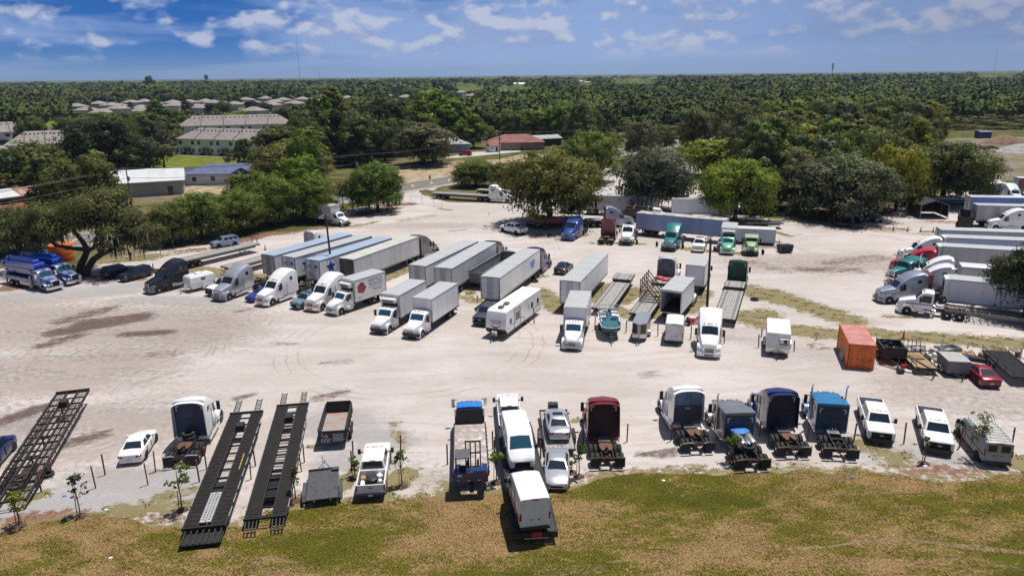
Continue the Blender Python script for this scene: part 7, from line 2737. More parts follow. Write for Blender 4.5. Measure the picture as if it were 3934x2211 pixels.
for k,(rc,x,y,h,R_,hue,lab)in enumerate(SAPS):
 R_ *= .8
 lb=sap_lobes(k+50,R_,h*.5,h)
 root=thing('sapling',lab,'sapling','staked saplings along the front row')
 root.location=G(rc,x,y)
 c_=link('crown',crown_mesh('crown',k+60,lb,int(240+330*R_),.085,0,.9,per=14),root)
 c_.color=HUES[hue]+(1,)
 b=MB()
 b.tube([(0,0,0),(.03,0,h*.3),(-.02,.02,h*.6),(0,0,h*.85)],[.05,.04,.035,.015],7)
 for(q,rr)in lb[:5]:
  b.tube([(0,0,h*.45),q],[.02,.008],5)
 b.build('trunk',SM,root)
 b=MB()
 b.bar((-.18,-.03,0),(-.14,0,min(1.5,h*.5)),.045)
 if k in(0,6):
  b.bar((.22,.05,0),(-.05,0,min(1.6,h*.55)),.045)
 b.build('stake',WOOD,root,0)
 b=MB()
 rr_=random.Random(k)
 b.loft([[(.34*q*math.cos(a)*rr_.uniform(.85,1.15),.34*q*math.sin(a)*rr_.uniform(.85,1.15),z)for a in np.linspace(0,math.tau,12,False)]for q,z in((1.3,.01),(.9,.10),(.3,.16))])
 b.build('mulch_mound',mat('mound_soil',(.12,.07,.045),.95,0,.3,4),root)
# ---- the woods: individual trees where the photo shows them, kept off houses, roads and clearings
KEEP=[[(11,-400,690),(11,560,690),(11,700,660),(11,700,790),(11,-400,800)],
  [(11,1500,1230),(11,1500,1010),(12,0,1020),(11,2400,1240)],
  [(12,700,1500),(12,750,1130),(12,1230,1100),(12,1800,1000),(12,1900,900),(12,2300,850),(13,400,840),(13,400,1080),(13,900,900),(13,1050,740),(13,1120,740),(13,1120,870),(13,1450,860),(13,2060,760),(13,2060,860),(13,1560,1000),(13,1500,1500)],
  [(14,1600,870),(14,1800,760),(14,2700,750),(14,2700,1500),(14,1100,1500),(14,2000,1020)]]
KEEP=[np.array([K(*q)for q in poly])for poly in KEEP]
r=random.Random(33)
placed=[(o.location.x,o.location.y,max(2.5,o.scale[0]*5))for o in COL.objects if o.get('category')== 'tree' and o.parent is None]
cells={}
def near_ok(x,y,rr):
 gx_,gy_=int(x // 15),int(y // 15)
 for i in range(gx_-1,gx_+2):
  for j in range(gy_-1,gy_+2):
   for(a,c_,q)in cells.get((i,j),()):
    if(a-x)** 2+(c_-y)** 2 <(rr+q)** 2*.36:
     return False
 return True
for x,y,q in placed:
 cells.setdefault((int(x // 15),int(y // 15)),[]).append((x,y,q))
def free(x,y,R_,H):
 a=proj((x,y,0))
 t_=proj((x,y,H))
 wpx=FPX*R_/a[2]
 if a[0]<-250 or a[0]> 4180:
  return None
 test=np.array([(a[0]+dx*wpx,t_[1]+(a[1]-t_[1])*f)for dx in(-.8,0,.8)for f in(.12,.5,.95)])
 for poly in KEEP:
  if inside(test,poly).any():
   return False
 if((np.abs(y-HA[:,1])< HA[:,2]*.6+R_*.8)&(np.abs(x-HA[:,0])< HA[:,2]*.5+R_*.8)).any():
  return False
 if((y < HA[:,1])&(np.abs(HP[:,0]-a[0])< HP[:,2]+wpx*.75)&(t_[1]< HP[:,1])&(a[1]> HP[:,3])).any():
  return False
 return True
HA=np.array(HOUSES)
HP=np.array([(lambda m_,t_:(m_[0],m_[1],FPX*hl*.45/m_[2],t_[1]))(proj((hx,hy,hh*.3)),proj((hx,hy,hh)))for hx,hy,hl,hh in HOUSES])
cand=[]
LOTP=np.array([G(*e)[:2]for e in EDGE])
for _ in range(14000):
 y=150+560*r.random()** 1.2
 x=r.uniform(-.78,.78)*(y+12)
 cand.append((x,y))
cp=np.array(cand)
sd=(cp[:,0]-rd_a.x)*rd_n.x+(cp[:,1]-rd_a.y)*rd_n.y
okc=~inside(cp,LOTP)&(np.abs(sd)> 12)
cand=sorted([cand[i]for i in np.nonzero(okc)[0]],key=lambda q:q[1])
n_woods,far_pts=0,[]
WG='trees of the surrounding woods'
for x,y in cand:
 R_=r.uniform(4.4,8.6)
 H=R_*.5+r.uniform(8.5,14.5)
 if not near_ok(x,y,R_*.92):
  continue
 f=free(x,y,R_,H)
 if not f:
  continue
 cells.setdefault((int(x // 15),int(y // 15)),[]).append((x,y,R_))
 if n_woods < 235:
  a=proj((x,y,0))[0]
  bx_=math.sin(x*.021+1.3)+math.sin(y*.017+x*.008)
  hue=r.choice(('dark','oak','oak','grey')if bx_ < .1 else(('mid','mid','olive','oak')if bx_ < .9 else('bright','mid','olive')))
  if a > 2900:
   hue=r.choice(('oak','oak','olive','grey','mid','yellow'))
  side='left' if a < 1150 else('middle' if a < 2500 else 'right hand')
  kind={'dark':'very dark','oak':'dark green','grey':'moss grey','mid':'mid green','olive':'olive','bright':'bright green','yellow':'yellow green'}[hue]
  tree('%s tree crowded among others in the %s woods' %(kind,side),r.choice(('oak_a','oak_b','oak_c','tall_a','tall_b')),(x,y),R_,H,hue,WG+', '+side,'woods_tree')
  n_woods += 1
 else:
  far_pts.append((x,y,R_,H))
for _ in range(40000):
 y=520+1900*r.random()** 1.5
 x=r.uniform(-.80,.80)*y
 R_=r.choice((r.uniform(2.8,5.5),r.uniform(5,8),r.uniform(7.5,12)))*(1+y/4000)
 H=R_*.55+r.uniform(5,13)
 if near_ok(x,y,R_*.88):
  f=free(x,y,R_,H)
  if f:
   cells.setdefault((int(x // 15),int(y // 15)),[]).append((x,y,R_))
   far_pts.append((x,y,R_,H))
print('woods trees',n_woods,'far',len(far_pts))
def forest_mesh(pts):
 rg=np.random.default_rng(9)
 A_=np.array(pts)
 per=np.clip(150000/A_[:,1],40,330).astype(int)
 ti=np.repeat(np.arange(len(A_)),per)
 n=len(ti)
 nl=9
 LO=rg.normal(0,.40,(len(A_),nl,3)).clip(-.75,.75)*np.array([1.15,1.15,.5])
 LR=rg.uniform(.30,.62,(len(A_),nl))
 k=rg.integers(0,nl,n)
 d=rg.normal(size=(n,3))
 d[:,2]=d[:,2]*.9+.35
 d /= np.linalg.norm(d,axis=1)[:,None]
 R_,H=A_[ti,2],A_[ti,3]
 q=LO[ti,k]+d*(LR[ti,k]*rg.uniform(.75,1.05,n))[:,None]
 p=np.column_stack([A_[ti,0]+q[:,0]*R_,A_[ti,1]+q[:,1]*R_,np.maximum(.6,H*.66+q[:,2]*H*.36)])
 nn=d+rg.normal(0,.45,(n,3))
 nn /= np.linalg.norm(nn,axis=1)[:,None]
 a=np.cross(nn,rg.normal(size=(n,3)))
 a /= np.linalg.norm(a,axis=1)[:,None]
 b_=np.cross(nn,a)
 s=(R_*2.7/np.sqrt(per[ti])*rg.uniform(.6,1.4,n))[:,None]
 b_ *= np.where((np.cross(a,b_)*d).sum(1)< 0,-1,1)[:,None]
 v=np.stack([p-a*s,p-b_*s*.6,p+a*s,p+b_*s*.6],1)
 me=np_mesh('forest',v.reshape(-1,3),np.arange(n*4).reshape(-1,4),FORM)
 attr(me,'tint',np.repeat(np.clip(rg.normal(.40,.24,len(A_))[ti]+rg.normal(0,.05,n),0,1),4))
 sh=d+nn*.2+np.array([0,0,.35])
 sh /= np.linalg.norm(sh,axis=1)[:,None]
 me.polygons.foreach_set('use_smooth',[True]*n)
 me.normals_split_custom_set_from_vertices(np.repeat(sh,4,0).tolist())
 return me
FORM=bpy.data.materials.new('distant_canopy')
FORM.use_nodes=True
t=NT(FORM.node_tree)
o_=t.n('ShaderNodeOutputMaterial')
pb=t.n('ShaderNodeBsdfPrincipled')
t.t.links.new(pb.outputs[0],o_.inputs[0])
pb.inputs['Roughness'].default_value=.8
pb.inputs['Specular IOR Level'].default_value=.1
tn=t.n('ShaderNodeAttribute',attribute_name='tint').outputs['Fac']
ps=t.n('ShaderNodeNewGeometry').outputs['Position']
c=t.mix(t.ramp(tn,.0,.95),(.030,.044,.017),(.078,.098,.026))
c=t.mix(t.ramp(t.noise(ps,.012,4,.6),.48,.62,0,.7),c,(.115,.150,.022))
c=t.mix(t.ramp(t.noise(ps,.05,3,.6),.5,.72,0,.5),c,(.058,.056,.036))
t.set(pb,'Base Color',c)
tag(link('forest',forest_mesh(far_pts)),'endless dark woods running back to the horizon',None,None,'stuff')
# rolling canopy beyond, out to the horizon
ny,nx=150,420
ys=930*(17.5 **(np.arange(ny)/(ny-1)))
fx=np.linspace(-.85,.85,nx)
YY2,FF=np.meshgrid(ys,fx,indexing='ij')
XX2=YY2*FF
rg=np.random.default_rng(3)
ZZ=9.5+2.6*rg.normal(size=XX2.shape).clip(-1.6,2.2)*np.clip(1.6-YY2/20000,.5,1)+2.0*np.sin(XX2/310)*np.sin(YY2/270+XX2/900)+3*np.sin(XX2/2100+1)*np.sin(YY2/1800)
ZZ -= 3.2*np.clip((1900-YY2)/900,0,1)
for hx,hy,hl,hh in HOUSES:
 ZZ[(np.abs(XX2-hx)< 34)&(np.abs(YY2-hy)< 60)]=-.6
ix=np.arange(ny*nx).reshape(ny,nx)
Q=np.stack([ix[:-1,:-1].ravel(),ix[:-1,1:].ravel(),ix[1:,1:].ravel(),ix[1:,:-1].ravel()],1)
me=np_mesh('far_forest',np.column_stack([XX2.ravel(),YY2.ravel(),ZZ.ravel()]),Q,FORM)
attr(me,'tint',rg.uniform(0,1,ny*nx))
tag(link('far_forest',me),'low dark canopy of woods at the horizon',None,None,'stuff')
# ---- the air: thin even haze round everything
b=MB()
b.bx(-S-300,S+300,-600,S+300,-1.0,205.0)
hm=bpy.data.materials.new('haze')
hm.use_nodes=True
t=NT(hm.node_tree)
pv=t.n('ShaderNodeVolumePrincipled')
pv.inputs['Color'].default_value=(.50,.68,.95,1)
pv.inputs['Density'].default_value=6.5e-5
t.t.links.new(pv.outputs[0],t.n('ShaderNodeOutputMaterial').inputs['Volume'])
tag(b.build('haze',hm,None,0),kind='stuff')
# ---------------------------------------------------------------- more small builders
def yaw_of(o):
 return math.degrees(o.rotation_euler.z)
def ahead(root,lead,dx,dy=0.0,z=0.0,dyaw=0.0):
 """stand root dx metres ahead of lead, along lead's own axis"""
 a=lead.rotation_euler.z
 root.location=(lead.location.x+dx*math.cos(a)-dy*math.sin(a),lead.location.y+dx*math.sin(a)+dy*math.cos(a),z)
 root.rotation_euler=(0,0,a+rad(dyaw))
 return root
def util_trailer(label,L=6.0,w=1.05,z=.62,rails=.0,gate=False,deckm=None,frame=None,box=False,axle=-.5):
 root=thing('utility_trailer',label,'trailer')
 x0,x1=-L/2,L/2
 frame=frame or BLK
 b=MB()
 for k in range(7):
  y0=-w+2*w*k/7
  b.bx(x0,x1,y0+.012,y0+2*w/7-.012,z-.05,z)
 b.build('deck',deckm or WOODG,root,0)
 b=MB()
 for s in(-1,1):
  b.bx(x0,x1,s*(w+.04)-.04,s*(w+.04)+.04,z-.16,z+.02)
  if rails:
   b.bar((x0,s*(w+.04),z+rails),(x1,s*(w+.04),z+rails),.06)
   for x in np.linspace(x0+.03,x1-.03,5):
    b.bar((x,s*(w+.04),z),(x,s*(w+.04),z+rails),.05)
 b.bx(x1,x1+.07,-w-.08,w+.08,z-.16,z+.12)
 b.bx(x0-.06,x0,-w-.08,w+.08,z-.16,z+.02)
 jack_tongue(b,x1,x1+1.3,w*.8,z-.08)
 for x in np.arange(x0+.3,x1,.8):
  b.bx(x,x+.06,-w,w,z-.14,z-.052)
 b.build('frame',frame,root,0)
 for s in(-1,1):
  for k in(0,1):
   wheel(root,axle-k*.8,s*(w+.20),.33,.2,GALV)
  b=MB()
  b.bx(axle-1.25,axle+.45,s*(w+.09),s*(w+.32),.70,.73)
  b.build('fender',frame,root,0)
 if gate:
  b=MB()
  for y in np.linspace(-w,w,6):
   b.bar((x0-.03,y,z),(x0-.1,y,z+1.3),.045)
  for t_ in(.05,.65,1.3):
   b.bar((x0-.03-.05*t_,-w,z+t_),(x0-.03-.05*t_,w,z+t_),.045)
  b.build('ramp_gate',frame,root,0)
 if box:
  b=MB()
  b.bx(x1+.1,x1+.7,-.42,.42,z,z+.55)
  b.build('winch_box',mat('box_dark',(.03,.03,.03),.5),root,0)
 return root
def egg_camper(label):
 root=thing('small_camper',label,'caravan')
 L,w,H=3.7,.98,2.25
 x0,x1=-L/2,L/2
 b=MB()
 b.loft([[(x0+.2,-w*.86,.45),(x0+.2,w*.86,.45),(x1-.3,w*.86,.45),(x1-.3,-w*.86,.45)],
   [(x0,-w,1.15),(x0,w,1.15),(x1,w,1.15),(x1,-w,1.15)],[(x0-.02,-w-.02,1.2),(x0-.02,w+.02,1.2),(x1+.02,w+.02,1.2),(x1+.02,-w-.02,1.2)],
   [(x0+.05,-w+.04,2.0),(x0+.05,w-.04,2.0),(x1-.06,w-.04,2.0),(x1-.06,-w+.04,2.0)],[(x0+.2,-w+.2,H),(x0+.2,w-.2,H),(x1-.22,w-.2,H),(x1-.22,-w+.2,H)]])
 b.build('body',WHITE,root,25)
 b=MB()
 b.bx(x0-.03,x1+.03,-w-.03,w+.03,1.165,1.20)
 b.build('belt_seam',mat('seam_grey',(.2,.2,.21),.5),root,0)
 b=MB()
 b.loft([[(x*q,y*q,z)for x,y in((.5,.4),(-.5,.4),(-.5,-.4),(.5,-.4))]for z,q in((H-.02,1),(H+.18,.95),(H+.25,.7))])
 b.build('roof_vent',WHITE,root,30)
 for s in(-1,1):
  b=MB()
  for z in(1.48,1.70):
   b.bx(-.4,.25,s*(w-.02)-.02,s*(w-.02)+.02,z,z+.14)
  b.build('window',GLASS,root,0)
  wheel(root,-.3,s*(w+.02),.32,.2,GALV)
  b=MB()
  arch(b,-.3,.34,.36,.46,s*(w-.1),s*(w+.22),-5,185)
  b.build('fender',WHITE,root)
 b=MB()
 jack_tongue(b,x1-.3,x1+1.35,.6,.45)
 b.build('tow_bar',GALV,root,0)
 return root
def upright_tyre(label,p,rz=0,r=.5,group='loose tyres in the lot',tilt=0):
 o=tag(link('loose_tyre',tyre_me),label,'tyre',group)
 o.location=(p[0],p[1],r*math.cos(tilt))
 o.rotation_euler=(tilt,0,rad(rz))
 o.scale=(r/.5,)*3
 return o
_b=MB()
_b.lathe([(-.11,.29),(-.14,.36),(-.13,.45),(-.1,.5),(.1,.5),(.13,.45),(.14,.36),(.11,.29),(0,.27),(-.11,.29)],20)
tyre_me=_b.mesh('loose_tyre',RUB,40)
def flat_tyre(label,p,z=.14,r=.5,rim=None):
 root=saddle_tyre(label,'loose tyres in the lot',r,.28,rim=rim)
 root.location=(p[0],p[1],z-.14)
 return root
BLUE=paint('blue',(.012,.065,.30))
DBLUE=paint('dark_blue',(.008,.016,.10))
LBLUE=paint('light_blue',(.02,.17,.36))
RED=paint('red',(.42,.012,.016))
DRED=paint('dark_red',(.17,.012,.018))
MAROON=paint('maroon',(.16,.02,.03))
TEAL=paint('teal',(.008,.17,.17))
DGREEN=paint('dark_green',(.008,.075,.055))
MINT=paint('mint_green',(.10,.42,.26))
PALEG=paint('pale_green',(.33,.50,.27))
GREYP=mat('paint_grey',(.20,.21,.23),.32,.3,.06,.8,coat=.5)
SILV2=mat('paint_silver_blue',(.36,.39,.46),.3,.5,.05,.8,coat=.5)
DBROWN=paint('dark_brown_grey',(.075,.062,.060))
GBLUE=mat('paint_grey_blue',(.17,.25,.28),.32,.3,.06,.8,coat=.5)
NAVYB=paint('navy_black',(.010,.010,.022))
DKBACK=mat('dark_blue_back_wall',(.05,.07,.12),.5,0,.2,1)
GYBACK=mat('grey_back_wall',(.16,.17,.20),.5,.1,.2,1)
# ---------------------------------------------------------------- front row by the grass, left to right
put(car('dark blue minivan cut by the left edge of the photo','minivan',DBLUE),(41,-5,385),(-1.5,-.98,0),b=(31,152,1362),lb=(1.55,-.98,0))
h1=put(wedge_hauler('black expanded mesh car hauler at the far left, raised on struts',17.6,'mesh'),(31,716,782),(8.8,0,1.35),b=(41,44,705),lb=(-8.8,0,.75))
put(car('white sedan parked alone with its tail to the camera','sedan',WHITE),(41,1455,282),(-1.34,-.9,0),b=(41,1557,108),lb=(1.42,-.9,0))
w1=put(tractor('white high roof semi tractor with a blue grey back wall and spare tyre',WHITE,back=DKBACK),(41,1785,357),(-4.63,0,.26),b=(31,1885,820),lb=(-.5,0,4.03))
h2=put(wedge_hauler('black car hauler with two bright aluminium ramps on its near end',16.0,'alu'),(31,2440,990),(8,0,1.05),b=(41,2015,958),lb=(-8,0,.70))
h3=put(wedge_hauler('black car hauler with wide solid tracks and raised front ramps',16.6,'ramp'),(32,325,900),(8.3,0,1.0),b=(42,40,888),lb=(-8.3,0,.70))
put(dump_trailer('black dump trailer with white lettering and a rust stained floor'),(32,718,1285),(-2.48,0,.6),b=(32,775,872),lb=(2.4,0,1.88))
put(tilt_trailer('low dark grey tilt deck trailer facing away beside the white pickup'),(42,612,690),(-1.95,0,.58),b=(42,628,372),lb=(1.97,0,.72))
pk=put(pickup('white crew cab pickup seen from behind with junk in its bed',WHITE),(42,1095,634),(-3.3,0,.5),b=(42,1132,170),lb=(1.12,0,2.0))
ft=put(flatbed_truck('flatbed lorry with a bright blue cab and worn white marked deck'),(42,2088,480),(-5.5,0,1.2),b=(32,2072,1062),lb=(2.3,0,1.22))
fk=put(forklift('blue three wheeled forklift hung on the back of the flatbed lorry'),(42,2090,505),(-1.02,0,1.30),b=(42,2100,108),lb=(.75,-.15,3.5),z=.35)
wp=put(pickup('white pickup towing the two white vans on a long black trailer',WHITE),(32,2468,922),(-1.0,0,1.98),b=(32,2452,808),lb=(1.12,0,2.0))
put(gooseneck_hauler('long black gooseneck trailer carrying two white vans'),(0,1976,2062),(-8,1.4,.77),b=(0,1907,1625),lb=(6.5,1.4,1.0))
v1=put(van('white high roof van facing the camera on the black trailer',WHITE,'mid',group='white vans on the long trailer',L=5.2),(0,2006,1790),(2.6,0,1.2),b=(0,1974,1580),lb=(-2.55,0,3.32),z=.85)
v2=put(van('white high roof van with its rear doors to the camera, nearest on the trailer',WHITE,'mid',group='white vans on the long trailer',L=5.2),(0,2056,2024),(-2.6,0,1.25),b=(0,2019,1812),lb=(.5,0,3.35),z=.85)
put(util_trailer('grey decked car trailer carrying the silver sedan',6.6,1.12,.62,deckm=WOODG,box=True),(0,2096,1722),(-3.3,1.12,.62),b=(0,2076,1582),lb=(3.3,1.12,.62))
put(car('silver sedan with a sunroof standing on a grey decked trailer','sedan',SILVER,sunroof=True),(0,2152,1693),(-2.4,0,.98),b=(0,2139,1573),lb=(.2,0,2.10),z=.65)
put(car('silver sedan facing the camera with sun glare on its windshield','sedan',SILVER),(0,2139,1890),(2.4,0,.26),b=(0,2141,1722),lb=(-.85,0,1.46))
t_red=put(tractor('dark red high roof semi tractor seen from behind in the front row',DRED,back=mat('maroon_black_back',(.035,.008,.010),.6)),(43,865,366),(-4.63,0,.26),b=(33,815,832),lb=(-.5,0,4.03))
t_wh=put(tractor('white semi tractor with a blue lit and grey recessed back in the front row',WHITE,back=GYBACK,open_back=True),(33,1768,1385),(-4.63,0,.26),b=(33,1635,706),lb=(-.5,0,4.03))
t_gr=put(tractor('grey flat roofed semi tractor with twin silver tanks and blue tarp',GREYP,roof='flat',nose='square',stacks=True,back=mat('dark_navy_wall',(.03,.045,.09),.5)),(43,2322,405),(-4.63,0,.26),b=(33,2165,972),lb=(-1.25,0,3.14))
t_bl=put(tractor('deep blue high roof semi tractor seen from behind',DBLUE,back=mat('blue_black_wall',(.008,.012,.045),.5),hoodcol=BLUE),(44,305,258),(-4.63,0,.26),b=(34,165,745),lb=(-.5,0,4.03))
t_lb=put(tractor('light blue semi tractor with tall chrome stacks seen from behind',LBLUE,roof='flat',nose='square',stacks=True,back=mat('dark_teal_wall',(.015,.05,.085),.5),fifth=False),(44,795,332),(-4.63,0,.26),b=(34,668,858),lb=(-1.25,0,3.14))
p1_=put(pickup('white pickup facing the camera beside the light blue semi',WHITE,group='white pickups facing the camera'),(34,1165,1292),(3.3,0,.36),b=(34,1050,832),lb=(-3.17,0,1.32))
p2_=put(pickup('white pickup facing the camera next to the grey ladder rack van',WHITE,group='white pickups facing the camera'),(34,1740,1402),(3.3,0,.36),b=(34,1635,915),lb=(-3.17,0,1.32))
put(van('old grey white van with a roof ladder rack behind a sapling',mat('paint_dull_white',(.42,.42,.40),.5,0,.15,1.2),'low',rack=True,L=5.7,rearwin=True),(44,2295,312),(-2.85,0,.4),b=(34,2045,1085),lb=(2.6,0,1.1))
# things lying on the front row vehicles
flat_tyre('spare tyre lying behind the white semi cab, lower of two',(0,0),1.25)
def on(root,lead,x,y,z,rz=0):
 ahead(root,lead,x,y,z,rz)
 return root
for o_ in[q for q in COL.objects if q.get('label')== 'spare tyre lying behind the white semi cab, lower of two']:
 on(o_,w1,-2.0,0,1.08)
on(saddle_tyre('spare tyre on top of the pair behind the white semi cab','loose tyres in the lot'),w1,-1.93,.05,1.37)
on(saddle_tyre('spare tyre lying on the frame of the grey flat roofed semi','loose tyres in the lot'),t_gr,-3.3,0,1.22)
for k,s in enumerate((-1,1)):
 b=MB()
 b.lathe([(-.95,.02),(-.93,.30),(-.8,.36),(.8,.36),(.93,.30),(.95,.02)],16,0,'x',(0,0,.36))
 for x in(-.5,.4):
  b.lathe([(x,.355),(x,.372),(x+.07,.372),(x+.07,.355)],16,0,'x',(0,0,.36))
 o_=tag(b.build('silver_tank',ALU,None),'silver cylinder tank on the grey semi frame, %s one of two' %('right' if s < 0 else 'left'),'tank','twin silver tanks')
 on(o_,t_gr,-2.3-.1*k,s*.40,1.08)
b=MB()
rr=random.Random(3)
b.loft([[(x*q,y*q*1.1,z+rr.uniform(-.05,.05))for x,y in((.5,.4),(.1,.62),(-.4,.5),(-.55,-.1),(-.3,-.6),(.35,-.55))]for z,q in((0,1.0),(.12,1.05),(.2,.6))])
on(tag(b.build('blue_tarp',mat('tarp_blue',(.02,.16,.55),.6),None,25),'crumpled bright blue tarp over the front of the twin silver tanks','tarp'),t_gr,-1.55,.1,1.72)
for k,(x,y,m_)in enumerate(((.1,.0,'raised'),(-.9,.1,'lower'))):
 on(saddle_tyre('spare wheel lying on the left mesh car hauler, %s one' % m_,'loose tyres in the lot',.42,.25,rim=RUST),h1,-6.1+x*1.0,-.15,.74)
flat_tyre('old tyre lying on the ground beside a red post at the left',G(41,470,452),.14,.48)
r=random.Random(12)
for k,(nm,lab,cat,x,y,sz,m_)in enumerate((('cardboard_box','tan cardboard box in the white pickup bed','box',-1.6,.65,(.5,.4,.3),WOOD),('white_bucket','white bucket standing in the white pickup bed','bucket',-2.3,-.6,(.32,.32,.4),OFFW),('cooler_box','white cooler in the front of the white pickup bed','cooler',-1.5,-.5,(.5,.4,.35),WHITE),('black_bag','black bag heaped in the middle of the white pickup bed','bag',-2.0,.0,(.7,.6,.4),DARK),('red_rag','rust red bundle on the heap in the white pickup bed','bundle',-1.7,-.1,(.35,.3,.25),RUSTP),('white_bag','long white bag along the left side of the white pickup bed','bag',-2.4,.62,(.9,.3,.25),OFFW),('tool_case','olive tool case by the tailgate of the white pickup','case',-2.75,-.3,(.5,.6,.22),mat('olive_case',(.15,.15,.05),.6)))):
 b=MB()
 sx,sy,sz_=sz
 b.loft([[(x_*sx/2*q*(1+r.uniform(-.12,.12)),y_*sy/2*q*(1+r.uniform(-.12,.12)),sz_*t_)for x_,y_ in((1,.6),(.6,1),(-.6,1),(-1,.6),(-1,-.6),(-.6,-1),(.6,-1),(1,-.6))]for t_,q in((0,.9),(.3,1.05),(.8,.95),(1,.6))])
 on(tag(b.build(nm,m_,None,30),lab,cat),pk,x,y,.80,r.uniform(0,60))
b=MB()
b.quad((0,.1,0),(.0,.7,.02),(-.3,.7,.35),(-.3,.1,.33))
for rc,x,y,lab in((41,640,655,'scrap of blue plastic on the gravel'),(41,680,885,'white paper scrap at the grass edge'),(41,1050,790,'white scrap on the gravel by the grass'),(41,1095,1265,'white litter in the middle of the grass'),(43,530,525,'white flat rubbish beside the silver sedan sapling'),(44,1600,355,'white stone at the foot of the small sapling'),(44,880,462,'white scrap in the grass below the light blue semi'),(43,1415,500,'tiny white scrap in the grass below the gap')):
 b=MB()
 b.loft([[(q*math.cos(a)*r.uniform(.7,1.2),q*.6*math.sin(a)*r.uniform(.7,1.2),z)for a in np.linspace(0,math.tau,7,False)]for q,z in((.16,0),(.17,.04),(.08,.07))])
 o_=tag(b.build('litter',mat('tarp_blue',(.02,.16,.55),.6)if 'blue' in lab else OFFW,None,30),lab,'litter')
 o_.location=G(rc,x,y)
# ---------------------------------------------------------------- middle row facing the camera
q1=put(pump_truck('nearest blue and silver concrete pump truck with folded blue boom','concrete pump trucks'),(0,223,1108),(5.3,0,.42),b=(0,9,1052),lb=(-4.9,-1.2,1.55))
q2=put(pump_truck('concrete pump truck standing behind the first, beside the leaning oak','concrete pump trucks'),(0,290,1083),(5.3,0,.42),yaw=yaw_of(q1)+4)
b=MB()
b.lathe([(0,1.75),(.1,1.78),(2.6,1.78),(2.75,1.70),(2.75,1.5),(2.82,.3),(2.82,.02)],28,0,'z')
for z in(.7,1.4,2.1):
 b.lathe([(z,1.77),(z,1.81),(z+.06,1.81),(z+.06,1.77)],28,0,'z')
o_=tag(b.build('orange_tank',mat('tank_orange',(.62,.13,.03),.5,0,.1,1),None),'big round orange plastic tank beside the road behind the pump trucks','tank')
o_.location=G(0,240,1000)
put(car('black suv under the leaning oak with its tail to the camera','suv',BLACKP),(21,1015,935),(-2.46,0,.35),yaw=52)
put(car('black car with a blue glint parked under the leaning oak','suv',NAVYB,name='black_car',cat='car'),(21,1195,968),(2.4,0,.35),yaw=-118)
put(tractor('black high roof semi tractor with chrome tanks facing the camera',NAVYB,bump=GREYP),(21,1605,1097),(2.95,1.2,0),b=(21,1800,775),lb=(-1.15,1.2,3.85))
put(egg_camper('small white fibreglass camper on its tow bar'),(0,684,1118),(3.2,0,.45),yaw=-128)
wk=put(pickup('white work pickup with a ladder rack beside the silver semi',WHITE),(21,2062,1108),(3.3,0,.36),yaw=-124)
b=MB()
for s in(-1,1):
 b.bar((-3,s*.85,2.15),(1.5,s*.85,2.15),.06)
 for x in(-2.9,-1.2):
  b.bar((x,s*.9,1.3),(x,s*.85,2.15),.05)
for x in(-2.9,-1.2,.8):
 b.bar((x,-.85,2.15),(x,.85,2.15),.05)
b.bx(-3,1.2,-.6,-.2,2.2,2.26)
b.build('ladder_rack',ALU,wk,0)
put(tractor('silver high roof semi tractor with a smooth fairing facing the camera',SILVER,bump=GREYP),(21,2292,1166),(2.95,1.2,0),b=(21,2455,822),lb=(-1.15,1.2,3.88))
put(car('blue sedan squeezed between the silver and white semis','sedan',paint('royal_blue',(.012,.025,.22))),(21,2455,1172),(2.4,0,.28),yaw=-122)
put(tractor('white rounded semi tractor next to the blue sedan',WHITE,bump=CHROME),(22,160,1213),(2.95,1.2,0),b=(22,303,872),lb=(-1.15,1.2,3.88))
put(car('grey blue suv with a dark sunroof between two white semis','suv',GBLUE,sunroof=True,rails=True),(22,335,1236),(2.4,0,.36),yaw=-119)
put(tractor('white semi tractor with a copper toned bumper next to the produce truck',WHITE,bump=mat('copper_chrome',(.75,.62,.55),.2,1.0,.05)),(22,634,1270),(2.95,1.2,0),b=(22,800,905),lb=(-1.15,1.2,3.88))
bt,d=box_truck('white refrigerated produce box truck with a painted tomato',5.4,rear='closed',reefer=True,bump=OFFW)
put(bt,(22,830,1308),(d[2]-1.05,1.1,0),b=(22,1112,1211),lb=(d[0]+2.1,1.1,0))
x0_,xb_,xf_,W_,z0_,H_=d
PX,PZ=(-1,0,0),(0,0,1)
yy=W_+.012
b=MB()
b.bx(x0_+.25,xb_-.2,W_-.002,yy-.002,z0_+.62,H_-.22)
b.build('side_sign_panel',mat('sign_white',(.80,.80,.79),.5,0,.03),bt,0)
PUR,NAV=mat('sign_purple',(.16,.05,.17),.5),mat('sign_navy',(.03,.03,.09),.5)
xs=xb_-2.25
text(bt,'lettering','HARVILLS',.62,PUR,(xs,yy,H_-.78),PX,PZ,'LEFT',.92)
text(bt,'lettering','PRODUCE',.50,NAV,(xs-.15,yy,H_-1.26),PX,PZ,'LEFT',1.0)
text(bt,'lettering','WHOLESALE FRUITS AND VEGETABLES',.145,NAV,(xs-.02,yy,H_-1.52),PX,PZ,'LEFT',.95)
text(bt,'lettering','843-4331',.40,PUR,(xs-.85,yy,H_-1.98),PX,PZ,'LEFT',1.0)
text(bt,'lettering','Since',.22,NAV,(xb_-.6,yy,z0_+.36),PX,PZ)
b=MB()
tp=[(1+.10*math.cos(5*a))for a in np.linspace(0,math.tau,30,False)]
b.loft([[(xb_-1.15-.72*q*math.cos(a),y,H_-1.25+.64*q*math.sin(a))for q,a in zip(tp,np.linspace(0,math.tau,30,False))]for y in(yy-.001,yy+.008)])
b.build('tomato_picture',mat('tomato_red',(.36,.05,.06),.5,0,.15,2),bt,0)
b=MB()
